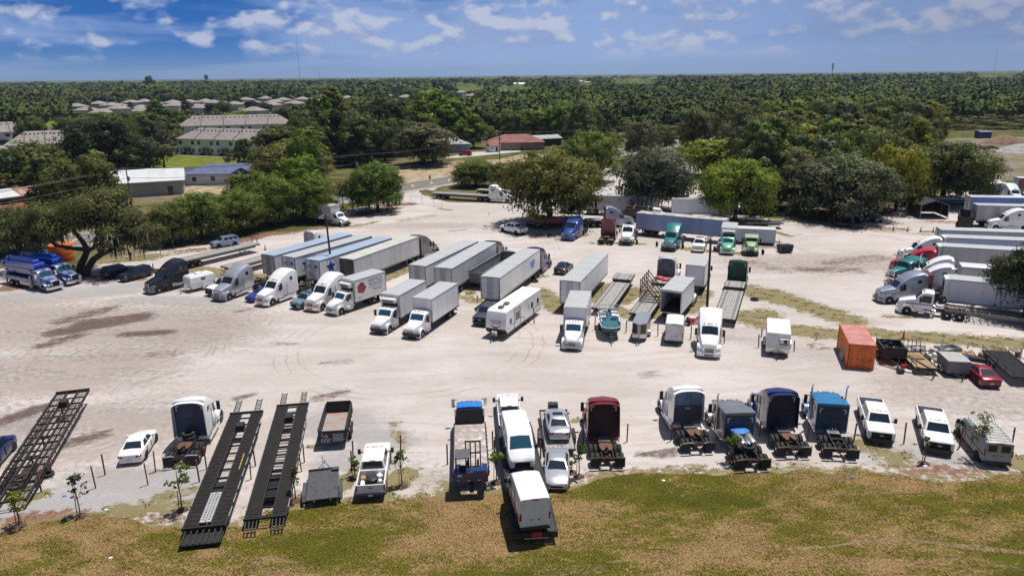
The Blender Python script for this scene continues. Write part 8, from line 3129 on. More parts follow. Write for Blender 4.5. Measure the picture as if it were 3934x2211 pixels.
for k in range(5):
 a=math.pi/2+(k-2)*.75
 c0=Vector((xb_-1.15,yy+.012,H_-.66))
 tip=c0+Vector((-.5*math.cos(a),0,.34*math.sin(a)-.05))
 n_=Vector((-math.sin(a),0,-math.cos(a)))*.08
 b.add([c0-n_,tip,c0+n_],[(0,1,2)])
b.build('tomato_leaves',mat('leaf_dark',(.02,.05,.03),.5),bt,0)
bt,d=box_truck('white box truck with a reefer unit over the cab, left of a pair',6.6,reefer=True)
put(bt,(32,1290,204),(d[2]-1.05,1.1,0),b=(22,1640,972),lb=(d[0],1.24,3.95))
bt,d=box_truck('tall plain white box truck, right of the refrigerated pair',7.0,liftgate=True,rear='closed')
put(bt,(32,1635,236),(d[2]-1.05,1.1,0),b=(32,1862,76),lb=(d[0]+2.1,1.1,0))
put(pickup('dark grey pickup tucked left of the long travel trailer',mat('paint_slate',(.07,.075,.10),.35,.3,.06,coat=.5),L=5.9,lights_on_roof=False),(22,2168,1406),(3.09,0,.36),yaw=-110)
put(camper('long white travel trailer with swooping grey and orange graphics'),(0,1909,1279),(4.75,0,.62),b=(0,2080,1108),lb=(-5.2,1.22,3.2))
bt,d=box_truck('white box truck facing the camera beside the teal deck boat',6.4,bump=mat('grey_bumper',(.42,.42,.43),.4,.4))
put(bt,(33,500,362),(d[2],0,.4),b=(23,598,1066),lb=(d[0],0,3.96))
bo=put(deck_boat('teal deck boat with aluminium rails on a trailer'),(0,2350,1261),(2.95,0,1.5),yaw=-93,z=0)
ahead(boat_trailer('black boat trailer under the teal deck boat'),bo,0)
vn=cargo_trailer('small v nosed cargo trailer with black front panels',4.2,.78,2.15,mat('cargo_beige',(.42,.34,.28),.4,.2,.08,1),vnose=.45,blackfront=True,axle=-.3)
put(vn,(0,2452,1303),(2.1,0,.42),b=(0,2476,1197),lb=(-2.1,0,2.15))
put(van('white high roof van with ribbed roof, rear doors to the camera',OFFW,'mid',L=5.2,ribs=True),(0,2587,1316),(-2.6,0,.35),b=(0,2596,1204),lb=(.5,0,2.55))
bt,d=box_truck('white box truck with its rear door open and dark inside',6.6,rear='open')
put(bt,(0,2577,1201),(d[0],0,1.12),b=(0,2629,1064),lb=(d[1],0,3.96))
put(tractor('white semi tractor with a tall barred chrome grille facing the camera',WHITE,nose='aero',bump=WHITE),(33,1860,437),(4.12,0,.34),b=(23,1885,1250),lb=(-.6,0,4.0))
ac=cargo_trailer('white cargo trailer with an air conditioner on its front',4.9,1.15,2.55,OFFW,axle=-.4,axles=2,roof=WHITE)
put(ac,(34,135,398),(2.45,0,.42),b=(34,145,58),lb=(-2.45,0,2.55))
b=MB()
b.bx(2.46,2.8,.15,.95,1.55,2.05,0)
b.lathe([(2.8,.2),(2.82,.2),(2.82,.02)],14,1,'x',(0,.68,1.8))
b.bx(2.46,2.85,.1,1.0,1.45,1.52,1)
b.build('air_conditioner',[OFFW,DARK],ac,0)
co=put(container('orange shipping container with a faded pink red roof'),(34,950,557),(3.03,0,0),b=(34,880,123),lb=(-3.03,0,2.59))
upright_tyre('big tyre leaning between the ribbed white van and the white semi',G(23,1658,1410),-90,.5,tilt=.25)
b=MB()
n_=14
b.loft([[(x,.12*math.sin(x*5),0),(x,.12*math.sin(x*5)+.03,0),(x,.12*math.sin(x*5)+.3,1.0-.25*abs(math.sin(x*2.2))),(x,.12*math.sin(x*5)+.27,1.0-.25*abs(math.sin(x*2.2)))]for x in np.linspace(0,2.2,n_)])
o_=tag(b.build('red_banner',mat('red_white_banner',(.45,.04,.06),.7,0,.3,2,col2=(.6,.55,.53)),None,30),'crumpled red and white banner by the white semi','banner')
o_.location=G(23,1665,1420)
o_.rotation_euler=(0,0,rad(20))
# ---------------------------------------------------------------- junk row at the right
JY=yaw_of(co)
dt=put(dump_trailer('small black trailer filled with black bags beside the container',3.2,sign=False,wall=.75,junk=True),(34,1298,445),(1.6,0,.8),yaw=JY+2)
ut=put(util_trailer('black utility trailer with a mesh gate and a pallet on its deck',4.6,1.02,.62,rails=.38,gate=True,deckm=WOOD),(34,1628,560),(2.35,0,.62),yaw=JY+8)
ahead(cargo_trailer('low grey box trailer on a blue tow bar',2.6,1.0,1.65,mat('box_trailer_grey',(.20,.20,.205),.6,.1,.12,2),stone=False,roof=mat('box_trailer_lid',(.36,.35,.34),.6,0,.1,2)),co,0)
gb=COL.objects[[i for i,q in enumerate(COL.objects)if q.get('label')== 'low grey box trailer on a blue tow bar'][0]]
put(gb,(34,1925,600),(1.3,0,.45),yaw=JY+6)
put(car('dark red fastback car with its tail to the camera in the junk row','coupe',mat('paint_candy_red',(.24,.008,.022),.28,.2,.06,coat=.6)),(34,2262,738),(-2.42,0,.3),b=(34,2150,502),lb=(.25,0,1.47))
put(util_trailer('long black deck trailer at the right edge of the junk row',7.0,1.15,.85,rails=.45,deckm=mat('tarred_black_deck',(.010,.010,.011),.9)),(34,2480,640),(3.5,-1.15,.85),yaw=JY+4)
p_=lambda x,y:G(34,x,y)
PG='wooden pallets in the junk row'
for k,(x,y,z,rz,ti,lab)in enumerate(((1400,390,.1,10,1.15,'grey wooden pallet leaning upright behind the utility trailer, left one'),(1460,385,.1,20,1.2,'grey wooden pallet leaning upright behind the utility trailer, middle one'),(1540,380,.1,-5,1.1,'grey wooden pallet leaning upright behind the utility trailer, right one'),(2050,450,.3,35,.7,'light wooden pallet propped on the scrap heap behind the red car'),(2330,440,.5,-20,.9,'light wooden pallet tilted near the black deck trailer'),(1980,410,.1,50,.15,'flat light pallet on the scrap heap'))):
 q=p_(x,y)
 pallet(lab,PG,q.x,q.y,z,rad(rz),ti,mat('grey_pallet_wood',(.30,.26,.23),.85,0,.2,3)if 'grey' in lab else WOOD)
o_=pallet('wooden pallet lying flat on the black utility trailer',PG,0,0)
ahead(o_,ut,-.7,.1,.63,8)
b=MB()
b.bar((-1.2,-.5,.12),(1.6,.3,.08),.1)
ahead(tag(b.build('steel_beam',mat('grey_trailer_frame',(.16,.16,.165),.5,.3),None,0),'grey steel beam lying across the utility trailer deck','beam'),ut,.6,-.1,.62)
b=MB()
b.bx(-.14,.14,-.1,.1,0,.16)
ahead(tag(b.build('yellow_toolbox',mat('yellow_paint',(.42,.33,.05),.5),None,0),'small yellow box on the corner of the utility trailer','box'),ut,2.0,-.8,.62)
rr=random.Random(6)
for k in range(26):
 x,y=rr.uniform(1180,2560),0
 y=352+(x-1180)*.085+rr.uniform(-25,45)
 b=MB()
 kd=k % 5
 if kd == 0:
  b.cyl((0,0,0),(0,0,.6),.28,12)
  nm,m_,lab='scrap_drum',rr.choice((DARK,OFFW,RUST)),'small scrap drum in the junk row'
 elif kd == 1:
  b.bar((-1.2,0,.1),(1.2,.3,.5),.12,.1)
  nm,m_,lab='scrap_timber',rr.choice((WOOD,WOODG)),'loose timber lying in the junk row'
 elif kd == 2:
  b.loft([[(x_*e,y_*e,z)for x_,y_ in((.5,.4),(-.45,.35),(-.5,-.4),(.4,-.45))]for z,e in((0,1),(.35,.95),(.5,.6))])
  nm,m_,lab='scrap_box',rr.choice((OFFW,DARK,GALV,WOOD)),'battered box in the junk row'
 elif kd == 3:
  b.lathe([(-.1,.2),(-.13,.3),(0,.34),(.13,.3),(.1,.2)],14,0,'z',(0,0,.13))
  nm,m_,lab='old_rubber_ring',RUB,'old rubber ring lying in the junk row'
 else:
  for q in range(4):
   b.bar((-.7,q*.25,.1),(.7,q*.22,.9-.1*q),.05)
  b.bar((-.6,0,.1),(-.6,.8,.1),.06)
  nm,m_,lab='scrap_rack',rr.choice((BLK,GALV,RUST)),'bent metal rack in the junk row'
 o_=tag(b.build(nm,m_,None,30),lab,'scrap','loose scrap of the junk row')
 o_.location=p_(x,y)
 o_.rotation_euler=(0,0,rr.uniform(0,6))
for k in range(9):
 b=MB()
 o1,o2=rr.uniform(-.1,.1),k*.13
 b.bar((-2.2+o1,0,0),(2.2+o1,.05*rr.uniform(-1,1),.05),.11,.06)
 o_=tag(b.build('metal_channel',GALV,None,0),'long grey metal channel stacked beside the container','metal channel','grey metal channels beside the container')
 q=p_(1205,470)
 o_.location=(q.x+.13*k*.96,q.y+.13*k*.2,.12+.06*(k % 3))
 o_.rotation_euler=(0,rad(4),rad(JY+18))
for k in range(4):
 b=MB()
 b.cyl((0,0,0),(0,1.5,1.3),.035,8)
 o_=tag(b.build('white_pipe',OFFW,None),'thin white pipe leaning on the container side','pipe','white pipes leaning on the container')
 q=p_(1088+14*k,565)
 o_.location=q
 o_.rotation_euler=(0,0,rad(-8*k+20))
b=MB()
for k in range(14):
 b.bar((k*.09,0,0),(k*.09,0,1.25),.03)
for z in(0,.6,1.25):
 b.bar((0,0,z),(1.25,0,z),.035)
o_=tag(b.build('grille_panel',GALV,None,0),'dark slatted panel leaning on the shaded side of the container','panel')
o_.location=p_(738,440)
o_.rotation_euler=(rad(-14),0,rad(JY+5))
scr=[('plank',(2.6,.3,.06),WOOD,1235,540,'tan board on top of the metal channels'),('black_bin',(.55,.5,.55),BLK,1350,600,'black plastic bin in front of the scrap pile'),('red_cooler',(.5,.45,.4),RED,1380,545,'red and white cooler on the scrap pile'),('machine',(.9,.5,.6),DARK,1300,490,'dark old engine part in the scrap pile'),('metal_sheet',(1.2,.5,.05),GALV,1395,470,'pale metal sheet behind the red cooler'),('rubble',(.6,.4,.15),OFFW,1430,590,'small white rubble at the end of the scrap pile'),('blue_tub',(.7,.5,.4),mat('tub_blue',(.02,.10,.45),.5),1995,470,'blue tub on the scrap heap behind the grey box trailer'),('blue_drum',(.6,.6,.8),mat('tub_blue',(.02,.10,.45),.5),2310,505,'blue drum beside the black deck trailer'),('steel_tray',(2.0,1.2,.4),GALV,1830,400,'pale steel tray behind the grey box trailer'),('truck_box',(1.4,.5,.5),ALU,1740,480,'silver tool chest beside the grey box trailer'),('sofa',(1.3,.8,.9),mat('brown_cloth',(.20,.12,.06),.9),2210,470,'brown old chair behind the red car'),('angle_iron',(1.6,.8,.5),BLK,2120,480,'black angle iron scrap left of the brown chair'),('scrap_barrel',(.6,.6,.7),DARK,2400,470,'dark barrel in the heap near the black deck trailer'),('plastic_crate',(.6,.5,.4),OFFW,1700,440,'white crate between the two trailers'),('scrap_pile',(1.6,1.0,.6),mat('scrap_grey',(.10,.10,.11),.7,.3,.3,4),2440,490,'grey scrap pile at the right end of the junk row'),('wood_scrap',(1.2,.3,.2),WOOD,1160,350,'short planks behind the container')]
for nm,(sx,sy,sz_),m_,x,y,lab in scr:
 b=MB()
 for k in range(1 if nm in('plank','black_bin','red_cooler','blue_drum','metal_sheet','truck_box','steel_tray')else 4):
  cx,cy=(rr.uniform(-.3,.3)*sx,rr.uniform(-.3,.3)*sy)if k else(0,0)
  q=1 if k == 0 else .5
  if 'drum' in nm or 'barrel' in nm:
   b.cyl((cx,cy,0),(cx,cy,sz_*q),sx/2*q,12)
  elif nm == 'steel_tray':
   for s in(-1,1):
    b.bx(-sx/2,sx/2,s*sy/2-.03,s*sy/2+.03,.3,.3+sz_)
    b.bx(s*sx/2-.03,s*sx/2+.03,-sy/2+.03,sy/2-.03,.3,.3+sz_)
   b.bx(-sx/2,sx/2,-sy/2+.03,sy/2-.03,.25,.3)
  else:
   t0=rr.uniform(.6,1)
   b.loft([[(cx+x_*sx/2*q*e,cy+y_*sy/2*q*e,z)for x_,y_ in((1,1),(-1,1),(-1,-1),(1,-1))]for z,e in((0,.9),(sz_*q*t0,1),(sz_*q*t0+.04,.92))])
 o_=tag(b.build(nm,m_,None,30),lab,nm.replace('_',' '))
 o_.location=p_(x,y)
 o_.rotation_euler=(0,0,rad(rr.uniform(-40,40)+(JY+18 if nm == 'plank' else 0)))
# ---------------------------------------------------------------- long trailers behind the middle row
def ltrail(label,a,b_,L,cab=None,cabroof='high',cablabel='',bump=None,nose='aero',**kw):
 t_=trailer(label,L,**kw)
 put(t_,a,(-L/2,-1.3,4.1),b=b_,lb=(L/2,-1.3,4.1))
 if cab:
  ahead(tractor(cablabel,cab,cabroof,nose,bump=bump),t_,L/2+2.25)
 return t_
DOORD=mat('dark_bronze_door',(.085,.075,.07),.4,.3,.15,1)
DOORS=mat('steel_door',(.30,.30,.31),.3,.6,.15,1)
LT='long box trailers parked side by side'
tA=ltrail('leftmost long trailer with polished steel rear doors and a red cab',(22,140,725),(22,900,515),16.15,RED,'mid','red semi tractor hidden in front of the leftmost long trailer',roof=ROOFB,door=DOORS,group=LT)
tB=ltrail('long trailer with a blue star, second from the left',(22,368,737),(22,1082,537),16.15,WHITE,'mid','white semi tractor hidden in front of the first star trailer',roof=ROOFG,group=LT)
tC=ltrail('long trailer with a big blue star on its side, third from the left',(22,607,768),(22,1282,556),16.15,DBLUE,'mid','dark blue semi tractor hidden in front of the second star trailer',roof=ROOFB,group=LT)
tD=ltrail('long plain trailer with dark bronze rear doors and a grey cab',(22,935,760),(22,1560,540),16.15,mat('paint_warm_grey',(.16,.145,.145),.35,.3,.06,coat=.4),'high','dark grey semi tractor in front of the bronze doored trailer',roof=mat('pale_roof',(.50,.50,.46),.5),side=SIDEG,door=DOORD,group=LT)
STB=mat('star_blue',(.012,.05,.30),.45)
for t_ in(tB,tC):
 xr=-16.15/2
 star(t_,'star_emblem',(xr-.004,-.62,3.15),.42,(0,-1,0),(0,0,1),STB)
 b=MB()
 for k in range(3):
  b.bx(xr-.012,xr-.004,.25,1.0-.1*k,3.25-.16*k,3.31-.16*k)
 b.bx(xr-.012,xr-.004,-1.0,-.3,2.55,2.61)
 b.build('door_lettering',STB,t_,0)
 b=MB()
 b.add([(xr-.008,.62,2.5),(xr-.008,1.0,2.0),(xr-.008,.62,1.55),(xr-.008,.2,2.0)],[(0,1,2,3)])
 b.build('diamond_placard',mat('tan_placard',(.42,.36,.24),.5),t_,0)
 star(t_,'star_emblem',(xr+2.2,-1.305,2.75),1.05,(1,0,0),(0,0,1),STB)
 b=MB()
 n_=24
 pts_=[(1.35*math.cos(a),1.15*math.sin(a))for a in np.linspace(-2.6,2.2,n_)]
 for(a0,c0),(a1,c1)in zip(pts_[:-1],pts_[1:]):
  b.add([(xr+2.2+a0*.95,-1.309,2.75+c0*.95),(xr+2.2+a1*.95,-1.309,2.75+c1*.95),(xr+2.2+a1,-1.309,2.75+c1),(xr+2.2+a0,-1.309,2.75+c0)],[(0,1,2,3)])
 b.build('star_swoosh',STB,t_,0)
 text(t_,'lettering','A',2.3,STB,(xr+3.9,-1.304,1.95),(1,0,0),(0,0,1))
sw=put(tractor('white semi tractor parked left of the four long trailers',WHITE,back=mat('pale_back',(.55,.55,.56),.5)),(22,497,482),(-1.15,0,3.92),yaw=yaw_of(tA)-2)
ltrail('long grey roofed trailer without a cab in the middle of the lot',(22,1645,825),(22,2150,585),16.15,door=SIDEG,group=LT)
ltrail('long trailer with pale doors pulled by a dark brown cab',(22,1885,860),(22,2345,590),16.15,DBROWN,'high','dark brown semi tractor in front of a long grey trailer',side=SIDEG,door=SIDEG,group=LT)
tS=ltrail('long trailer with a faded blue mark pulled by a blue cab',(22,2375,940),(23,190,665),16.15,mat('paint_purple_blue',(.02,.018,.12),.35,.2,.06,coat=.5),'high','purple blue semi tractor in front of the blue marked trailer',group=LT)
b=MB()
b.loft([[(4.6+q*math.cos(a)*(1+.3*math.sin(3*a)),y,2.75+.75*q*math.sin(a)*(1+.25*math.cos(2*a)))for a in np.linspace(0,math.tau,18,False)]for q,y in((.95,-1.300),(.95,-1.306))])
b.build('faded_blue_mark',mat('faded_blue',(.14,.30,.55),.5,0,.2,2),tS,0)
ltrail('long white trailer standing alone right of the black coupe',(23,590,985),(23,868,705),15.2,door=SIDEW,group=LT)
put(open_bed_truck('grey steel dump truck with a white cab between long trailers',mat('dull_steel_body',(.22,.225,.24),.5,.3,.2,1),WHITE,L=14.8),(22,2142,890),(-7.4,0,2.5),b=(22,2478,668),lb=(4.8,0,2.82))
put(car('black coupe parked beside the blue semi','coupe',NAVYB),(23,378,902),(-2.42,0,.3),b=(23,432,783),lb=(.2,0,1.47))
flat_tyre('tyre lying flat at the rear of the blue semi',G(23,142,985))
flat_tyre('second tyre lying behind the blue semi, nearer the trailer',G(23,125,965),.42)
flat_tyre('tyre lying alone on the grass right of the green semi trailer',G(23,2315,1165),.14,.55)
f1=flatbed('long empty flatbed trailer beside the blue grey suv',14.6,headboard=True)
put(f1,(21,1805,785),(-7.3,-1.26,1.42),b=(21,2555,612),lb=(7.3,-1.26,1.42))
f2=flatbed('second empty flatbed trailer behind the silver semi',12.5)
put(f2,(21,2183,826),(-6.25,1.26,1.42),yaw=yaw_of(f1)+2)
put(car('silver blue suv with roof rails beyond the long flatbed','suv',mat('paint_ice_blue',(.26,.33,.46),.3,.4,.05,coat=.5),rails=True),(21,2155,655),(1.45,.95,0),b=(21,2345,622),lb=(-1.4,.95,0))
f3=flatbed('step deck flatbed trailer standing alone between a long trailer and a rack',15.1,step=3.0)
put(f3,(23,705,1236),(-7.55,1.26,1.0),b=(23,955,896),lb=(7.55,1.26,1.42))
f4=flatbed('step deck flatbed carrying a rusty triangular rack',15.6,step=3.2)
put(f4,(23,1076,1290),(-7.8,1.26,1.0),b=(23,1340,925),lb=(7.8,1.26,1.42))
ahead(tractor('white semi tractor with a grey back hitched to the rack trailer',WHITE,'high',back=GYBACK),f4,7.8+2.25)
b=MB()
for k in range(5):
 x=k*1.15
 b.bar((x,1.1,0),(x,1.1,2.9),.1)
 b.bar((x,1.1,2.85),(x,-1.2,.05),.1)
 b.bar((x,1.1,.05),(x,-1.2,.05),.09)
 b.bar((x,1.1,1.5),(x,-.05,1.5),.07)
for y,z in((1.1,.05),(1.1,1.5),(-1.2,.05),(-.05,1.5),(-.6,.8)):
 b.bar((0,y,z),(4.6,y,z),.07)
b.bar((0,1.1,.1),(1.15,1.1,2.8),.05)
o_=tag(b.build('steel_rack',mat('rack_rust',(.085,.04,.028),.8,.1,.3,3),None,0),'rusty steel rack of five triangular frames on the flatbed','rack')
ahead(o_,f4,-3.0,0,1.005)
for k,(x,y)in enumerate(((6.6,.5),(6.2,-.4))):
 b=MB()
 b.loft([[(.6*q*math.cos(a)*rr.uniform(.9,1.1),.55*q*math.sin(a)*rr.uniform(.9,1.1),z)for a in np.linspace(0,math.tau,10,False)]for q,z in((1,0),(1.05,.15),(.85,.3),(.4,.38))])
 ahead(tag(b.build('red_tarp',mat('tarp_red',(.48,.05,.07),.6,0,.15,4),None,40),'folded red tarp on the front deck of the rack trailer, %s one' %('left' if k == 0 else 'right'),'tarp','folded red tarps'),f4,x,y,1.43)
b=MB()
b.loft([[(.7*q*math.cos(a),.5*q*math.sin(a),z)for a in np.linspace(0,math.tau,9,False)]for q,z in((1,0),(.95,.25),(.5,.33))])
ahead(tag(b.build('tan_sack',mat('sack_tan',(.50,.33,.14),.8,0,.2,5),None,40),'tan sack lying inside the rusty rack','sack'),f4,-.2,-.5,1.01)
bt,d=box_truck('white box truck with a grey rear door beyond the open one',5.6,rear='closed')
put(bt,(23,1715,1030),(d[0],0,1.12),b=(23,1792,722),lb=(d[1],0,3.96))
f5=flatbed('step deck flatbed hitched to the dark green semi',15.2,step=3.0)
put(f5,(23,2128,1358),(-7.6,-1.26,1.0),b=(23,2232,985),lb=(7.6,-1.26,1.42))
ahead(tractor('dark green semi tractor hitched to an empty step deck',DGREEN,'high',back=mat('green_back',(.012,.06,.045),.5)),f5,7.6+2.25)
bt,d=box_truck('old grey box truck parked under the tree belt',7.0,col=OFFW,boxcol=SIDEG)
put(bt,(22,783,441),(d[2]-1.05,-1.1,0),b=(22,552,406),lb=(d[0]+2.1,-1.1,0))
# ---------------------------------------------------------------- back row under the oaks
put(pickup('white pickup in the oak shade with its tailgate to the camera',WHITE,L=5.9,lights_on_roof=False),(23,42,500),(-3.05,0,.5),yaw=132)
put(tractor('blue low roofed semi tractor facing the camera beside the oak trunk',BLUE,'mid',visor=True),(23,455,566),(4.12,0,.34),yaw=-113)
put(tractor('dark red semi tractor with its plain back to the camera in the back row',DRED,back=DRED),(23,845,601),(-4.63,0,.26),b=(23,872,358),lb=(-.5,0,4.0))
put(tractor('white day cab semi tractor facing the camera next to the red one',WHITE,'day',bump=DARK),(23,1040,610),(4.12,0,.34),yaw=-106)
put(tractor('teal high roof semi tractor with a black bumper facing the camera',TEAL,bump=DARK),(23,1455,670),(4.12,0,.34),yaw=-114)
tw=put(pickup('white tow truck with a red light bar facing the camera',WHITE,grille=CHROME),(23,1748,692),(3.3,0,.36),b=(23,1788,520),lb=(-.9,0,2.0))
b=MB()
b.bx(.3,.55,-.6,.6,2.0,2.14)
b.build('light_bar',REDL,tw,0)
bt,d=box_truck('box truck with a mint green cab and white box',4.8,col=MINT,reefer=True,bump=OFFW)
put(bt,(23,2042,692),(d[2],0,.4),b=(23,2075,402),lb=(d[0],0,3.96))
put(tractor('pale green square nosed day cab tractor facing the camera',PALEG,'day','square',bump=DARK,visor=True),(23,2278,714),(4.12,0,.34),b=(23,2288,510),lb=(.7,0,3.02))
kb=trailer('long faded blue trailer side on behind the teal semi',16.0,side=mat('faded_blue_sheet',(.30,.36,.58),.45,0,.12,.7,streak=True),roof=mat('dirty_roof',(.42,.41,.40),.7,0,.3,.7,col2=(.10,.09,.08)))
put(kb,(23,1145,302),(-8,-1.3,4.1),b=(23,2030,378),lb=(8,-1.3,4.1))
kt=put(tractor('silver high roof semi tractor side on under the thin oak',SILV2),(23,858,250),(-1.15,-1.2,3.88),b=(23,1135,400),lb=(4.05,-.8,.74))
kf=flatbed('step deck flatbed loaded with pink and purple bundles',14.6,step=3.0)
ahead(kf,kt,-(7.3+2.25))
for k in range(8):
 b=MB()
 b.loft([[(x*e,y*e,z)for x,y in((.55,1.1),(-.55,1.1),(-.55,-1.1),(.55,-1.1))]for z,e in((0,.97),(.3,1),(.95,.98),(1.02,.9))])
 b.bx(-.04,.04,-1.12,1.12,.0,1.03,1)
 o_=tag(b.build('wrapped_bundle',[mat('wrap_pink',(.42,.12,.19),.4,0,.15,2,coat=.3)if k > 2 else mat('wrap_purple',(.20,.07,.30),.4,0,.15,2,coat=.3),BLK],None,30),('pink' if k > 2 else 'purple')+' wrapped bundle strapped on the step deck trailer','bundle','pink and purple wrapped bundles')
 ahead(o_,kf,2.9-k*1.16,0,1.005)
kg=flatbed('low black flatbed behind the blue semi in the oak shade',11.0,deckm=DARK,zd=1.1)
put(kg,(23,340,400),(-5.5,-1.26,1.1),yaw=yaw_of(kt)+3)
k12=cargo_trailer('white enclosed trailer side on behind the pale green tractor',6.4,1.2,2.75,mat('pale_blue_white',(.55,.58,.68),.4,0,.06),axle=-1.0,axles=2,roof=WHITE)
put(k12,(23,2150,455),(-3.2,-1.2,2.75),b=(23,2522,470),lb=(3.2,-1.2,2.75))
kx=flatbed('black empty flatbed behind the white enclosed trailer',6.5,deckm=DARK,zd=1.2)
put(kx,(23,2290,398),(-3.25,-1.26,1.2),b=(23,2558,402),lb=(3.25,-1.26,1.2))
b=MB()
b.loft([[(-.95,-.8,.15),(.95,-.8,.15),(.95,.8,.15),(-.95,.8,.15)],[(-1.0,-.95,1.35),(1.0,-.95,1.35),(1.0,.95,1.15),(-1.0,.95,1.15)]])
for x in(-.6,.6):
 b.bx(x-.09,x+.09,-1.08,-.85,.75,.92)
for x in(-.5,.5):
 b.loft([[(x-.48,-.97,1.36),(x+.48,-.97,1.36),(x+.48,.95,1.16),(x-.48,.95,1.16)],[(x-.46,-.95,1.42),(x+.46,-.95,1.42),(x+.46,.9,1.22),(x-.46,.9,1.22)]])
b.cyl((1.0,0,.9),(1.25,0,.95),.07,8)
o_=tag(b.build('dumpster',mat('dumpster_dark',(.035,.037,.04),.6,.1,.25,2),None,0),'dark steel dumpster right of the pale green tractor','dumpster')
o_.location=G(24,205,690)
o_.rotation_euler=(0,0,rad(8))
for rc,x,y,lab in((23,1348,632,'small tyre standing upright left of the teal semi'),(23,2396,712,'small tyre standing upright right of the pale green tractor'),(23,1150,612,'small tyre standing upright right of the white day cab'),(23,1604,652,'small tyre standing upright behind the teal semi'),(23,1920,682,'small tyre standing upright left of the mint box truck')):
 upright_tyre(lab,G(rc,x,y),95,.42)
wl=put(tractor('white semi tractor facing left behind the oak with pink load',WHITE),(23,370,285),(4.1,.8,.40),yaw=164)
wt_=trailer('pale trailer hitched behind the left facing white semi',14.6,side=mat('lilac_grey_sheet',(.46,.44,.50),.5,0,.1))
ahead(wt_,wl,-(7.3+2.25))
od=open_bed_truck('dark open top dump body with two yellow bows behind the oaks',mat('dump_dark_brown',(.07,.055,.05),.6),WHITE)
put(od,(23,1040,250),(-4.3,0,2.6),yaw=-16)
b=MB()
for x in(-2.6,.2):
 b.tube([(x,-1.2,2.62),(x+.05,-.9,2.95),(x+.1,0,3.05),(x+.05,.9,2.95),(x,1.2,2.62)],.07,6)
b.build('tarp_bow',mat('yellow_paint',(.42,.33,.05),.5),od)
put(van('white van standing on the pale sand behind the thin oak',WHITE,'mid',L=5.4),(23,1640,148),(2.6,0,.4),yaw=-60)
fx=flatbed('long flatbed hitched to a white semi by the lot entrance',14.6)
put(fx,(22,1695,105),(-7.3,-1.26,1.42),b=(22,2232,137),lb=(7.3,-1.26,1.42))
ahead(tractor('white semi tractor with the long flatbed by the lot entrance',WHITE,'high'),fx,7.3+2.25)
fy=flatbed('short flatbed parked beyond the entrance flatbed',9.0)
put(fy,(22,2130,75),(-4.5,-1.26,1.42),yaw=yaw_of(fx))
tq=trailer('pale trailer in the sand yard behind the thin mossy oak',12.0)
put(tq,(23,1500,165),(-6,-1.3,4.1),yaw=-12)
fz=flatbed('grey empty flatbed far back on the sand between the oaks',10.0)
put(fz,(13,1030,1185),(-5,-1.26,1.42),yaw=-8)
# ---------------------------------------------------------------- right hand block, facing left
t1_=trailer('grey trailer without a cab, rearmost of the right block',16.15,side=SIDEG,door=SIDEG)
put(t1_,(24,1760,471),(-8.07,-1.3,4.1),yaw=-13)
def rtrail(label,a,yaw,cab,cablabel,L=16.15,roof='high',**kw):
 t_=trailer(label,L,**kw)
 put(t_,a,(L/2,1.3,4.1),yaw=yaw)
 ahead(tractor(cablabel,cab,roof),t_,L/2+2.25)
 return t_
def reefer_nose(t_,L=16.15):
 b=MB()
 b.bx(L/2+.02,L/2+.5,-.95,.95,2.0,3.7,1)
 b.loft([[(L/2+.01,y,3.72),(L/2+.55,y,3.72),(L/2+.5,y,4.0),(L/2+.01,y,4.08)]for y in(-1.1,-.5,.5,1.1)])
 for s in(-1,1):
  b.bx(L/2+.02,L/2+.52,s*1.03-.06,s*1.03+.06,1.9,3.72)
 b.build('refrigeration_unit',[WHITE,DARK],t_)
tr2=rtrail('long trailer with a bluish side, second in the right block',(24,1832,546),165,WHITE,'white semi tractor behind the bright red one',side=mat('pale_blue_sheet',(.50,.55,.70),.4,0,.06,.8,streak=True))
tr3=trailer('long grey trailer behind the bright red semi',16.15,side=SIDEG)
put(tr3,(24,1780,633),(8.07,1.3,4.1),yaw=161)
tr4=trailer('white trailer with a clean side, nearest box of the right block',14.6)
put(tr4,(24,1850,958),(7.3,1.3,4.1),yaw=155)
reefer_nose(tr2)
reefer_nose(tr3)
reefer_nose(tr4,14.6)
rw=put(tractor('white high roof semi tractor between the teal and silver blue ones',WHITE),(24,1862,840),(-1.15,1.2,3.9),yaw=157)
tr5=trailer('white roofed trailer just behind the nearest white box trailer',14.6,roof=WHITE)
ahead(tr5,rw,-(7.3+2.25))
put(tractor('bright red high roof semi tractor facing left',paint('bright_red',(.50,.008,.03))),(24,1250,868),(4.1,.8,.36),b=(24,1672,672),lb=(-1.15,1.2,3.88))
upright_tyre('big tyre standing upright behind the bright red semi',G(24,1412,720),0,.62)
lf=flatbed('flatbed carrying a tan timber load behind the teal semi',14.6)
lw=put(tractor('white semi tractor right behind the teal long nosed one',WHITE),(24,1862,762),(-1.15,1.2,3.88),yaw=158)
ahead(lf,lw,-(7.3+2.25))
b=MB()
for k in range(4):
 b.bx(-5.5+k*2.9,-2.75+k*2.9,-1.15,1.15,0,1.25)
o_=tag(b.build('timber_load',mat('timber_load_tan',(.46,.34,.17),.8,0,.2,1.5),None,0),'tan stacked timber load on the flatbed behind the teal semi','timber load')
ahead(o_,lf,0,0,1.43)
put(tractor('teal long nosed semi tractor with tall chrome stacks facing left',TEAL,'flat','square',stacks=True,bump=CHROME),(24,1258,985),(4.1,.8,.36),b=(24,1662,750),lb=(-1.25,1.2,3.12))
put(tractor('maroon square nosed semi tractor mostly hidden by the silver one',MAROON,'flat','square',bump=CHROME),(24,1212,1065),(4.05,.5,.75),b=(24,1690,915),lb=(-1.25,1.2,3.12))
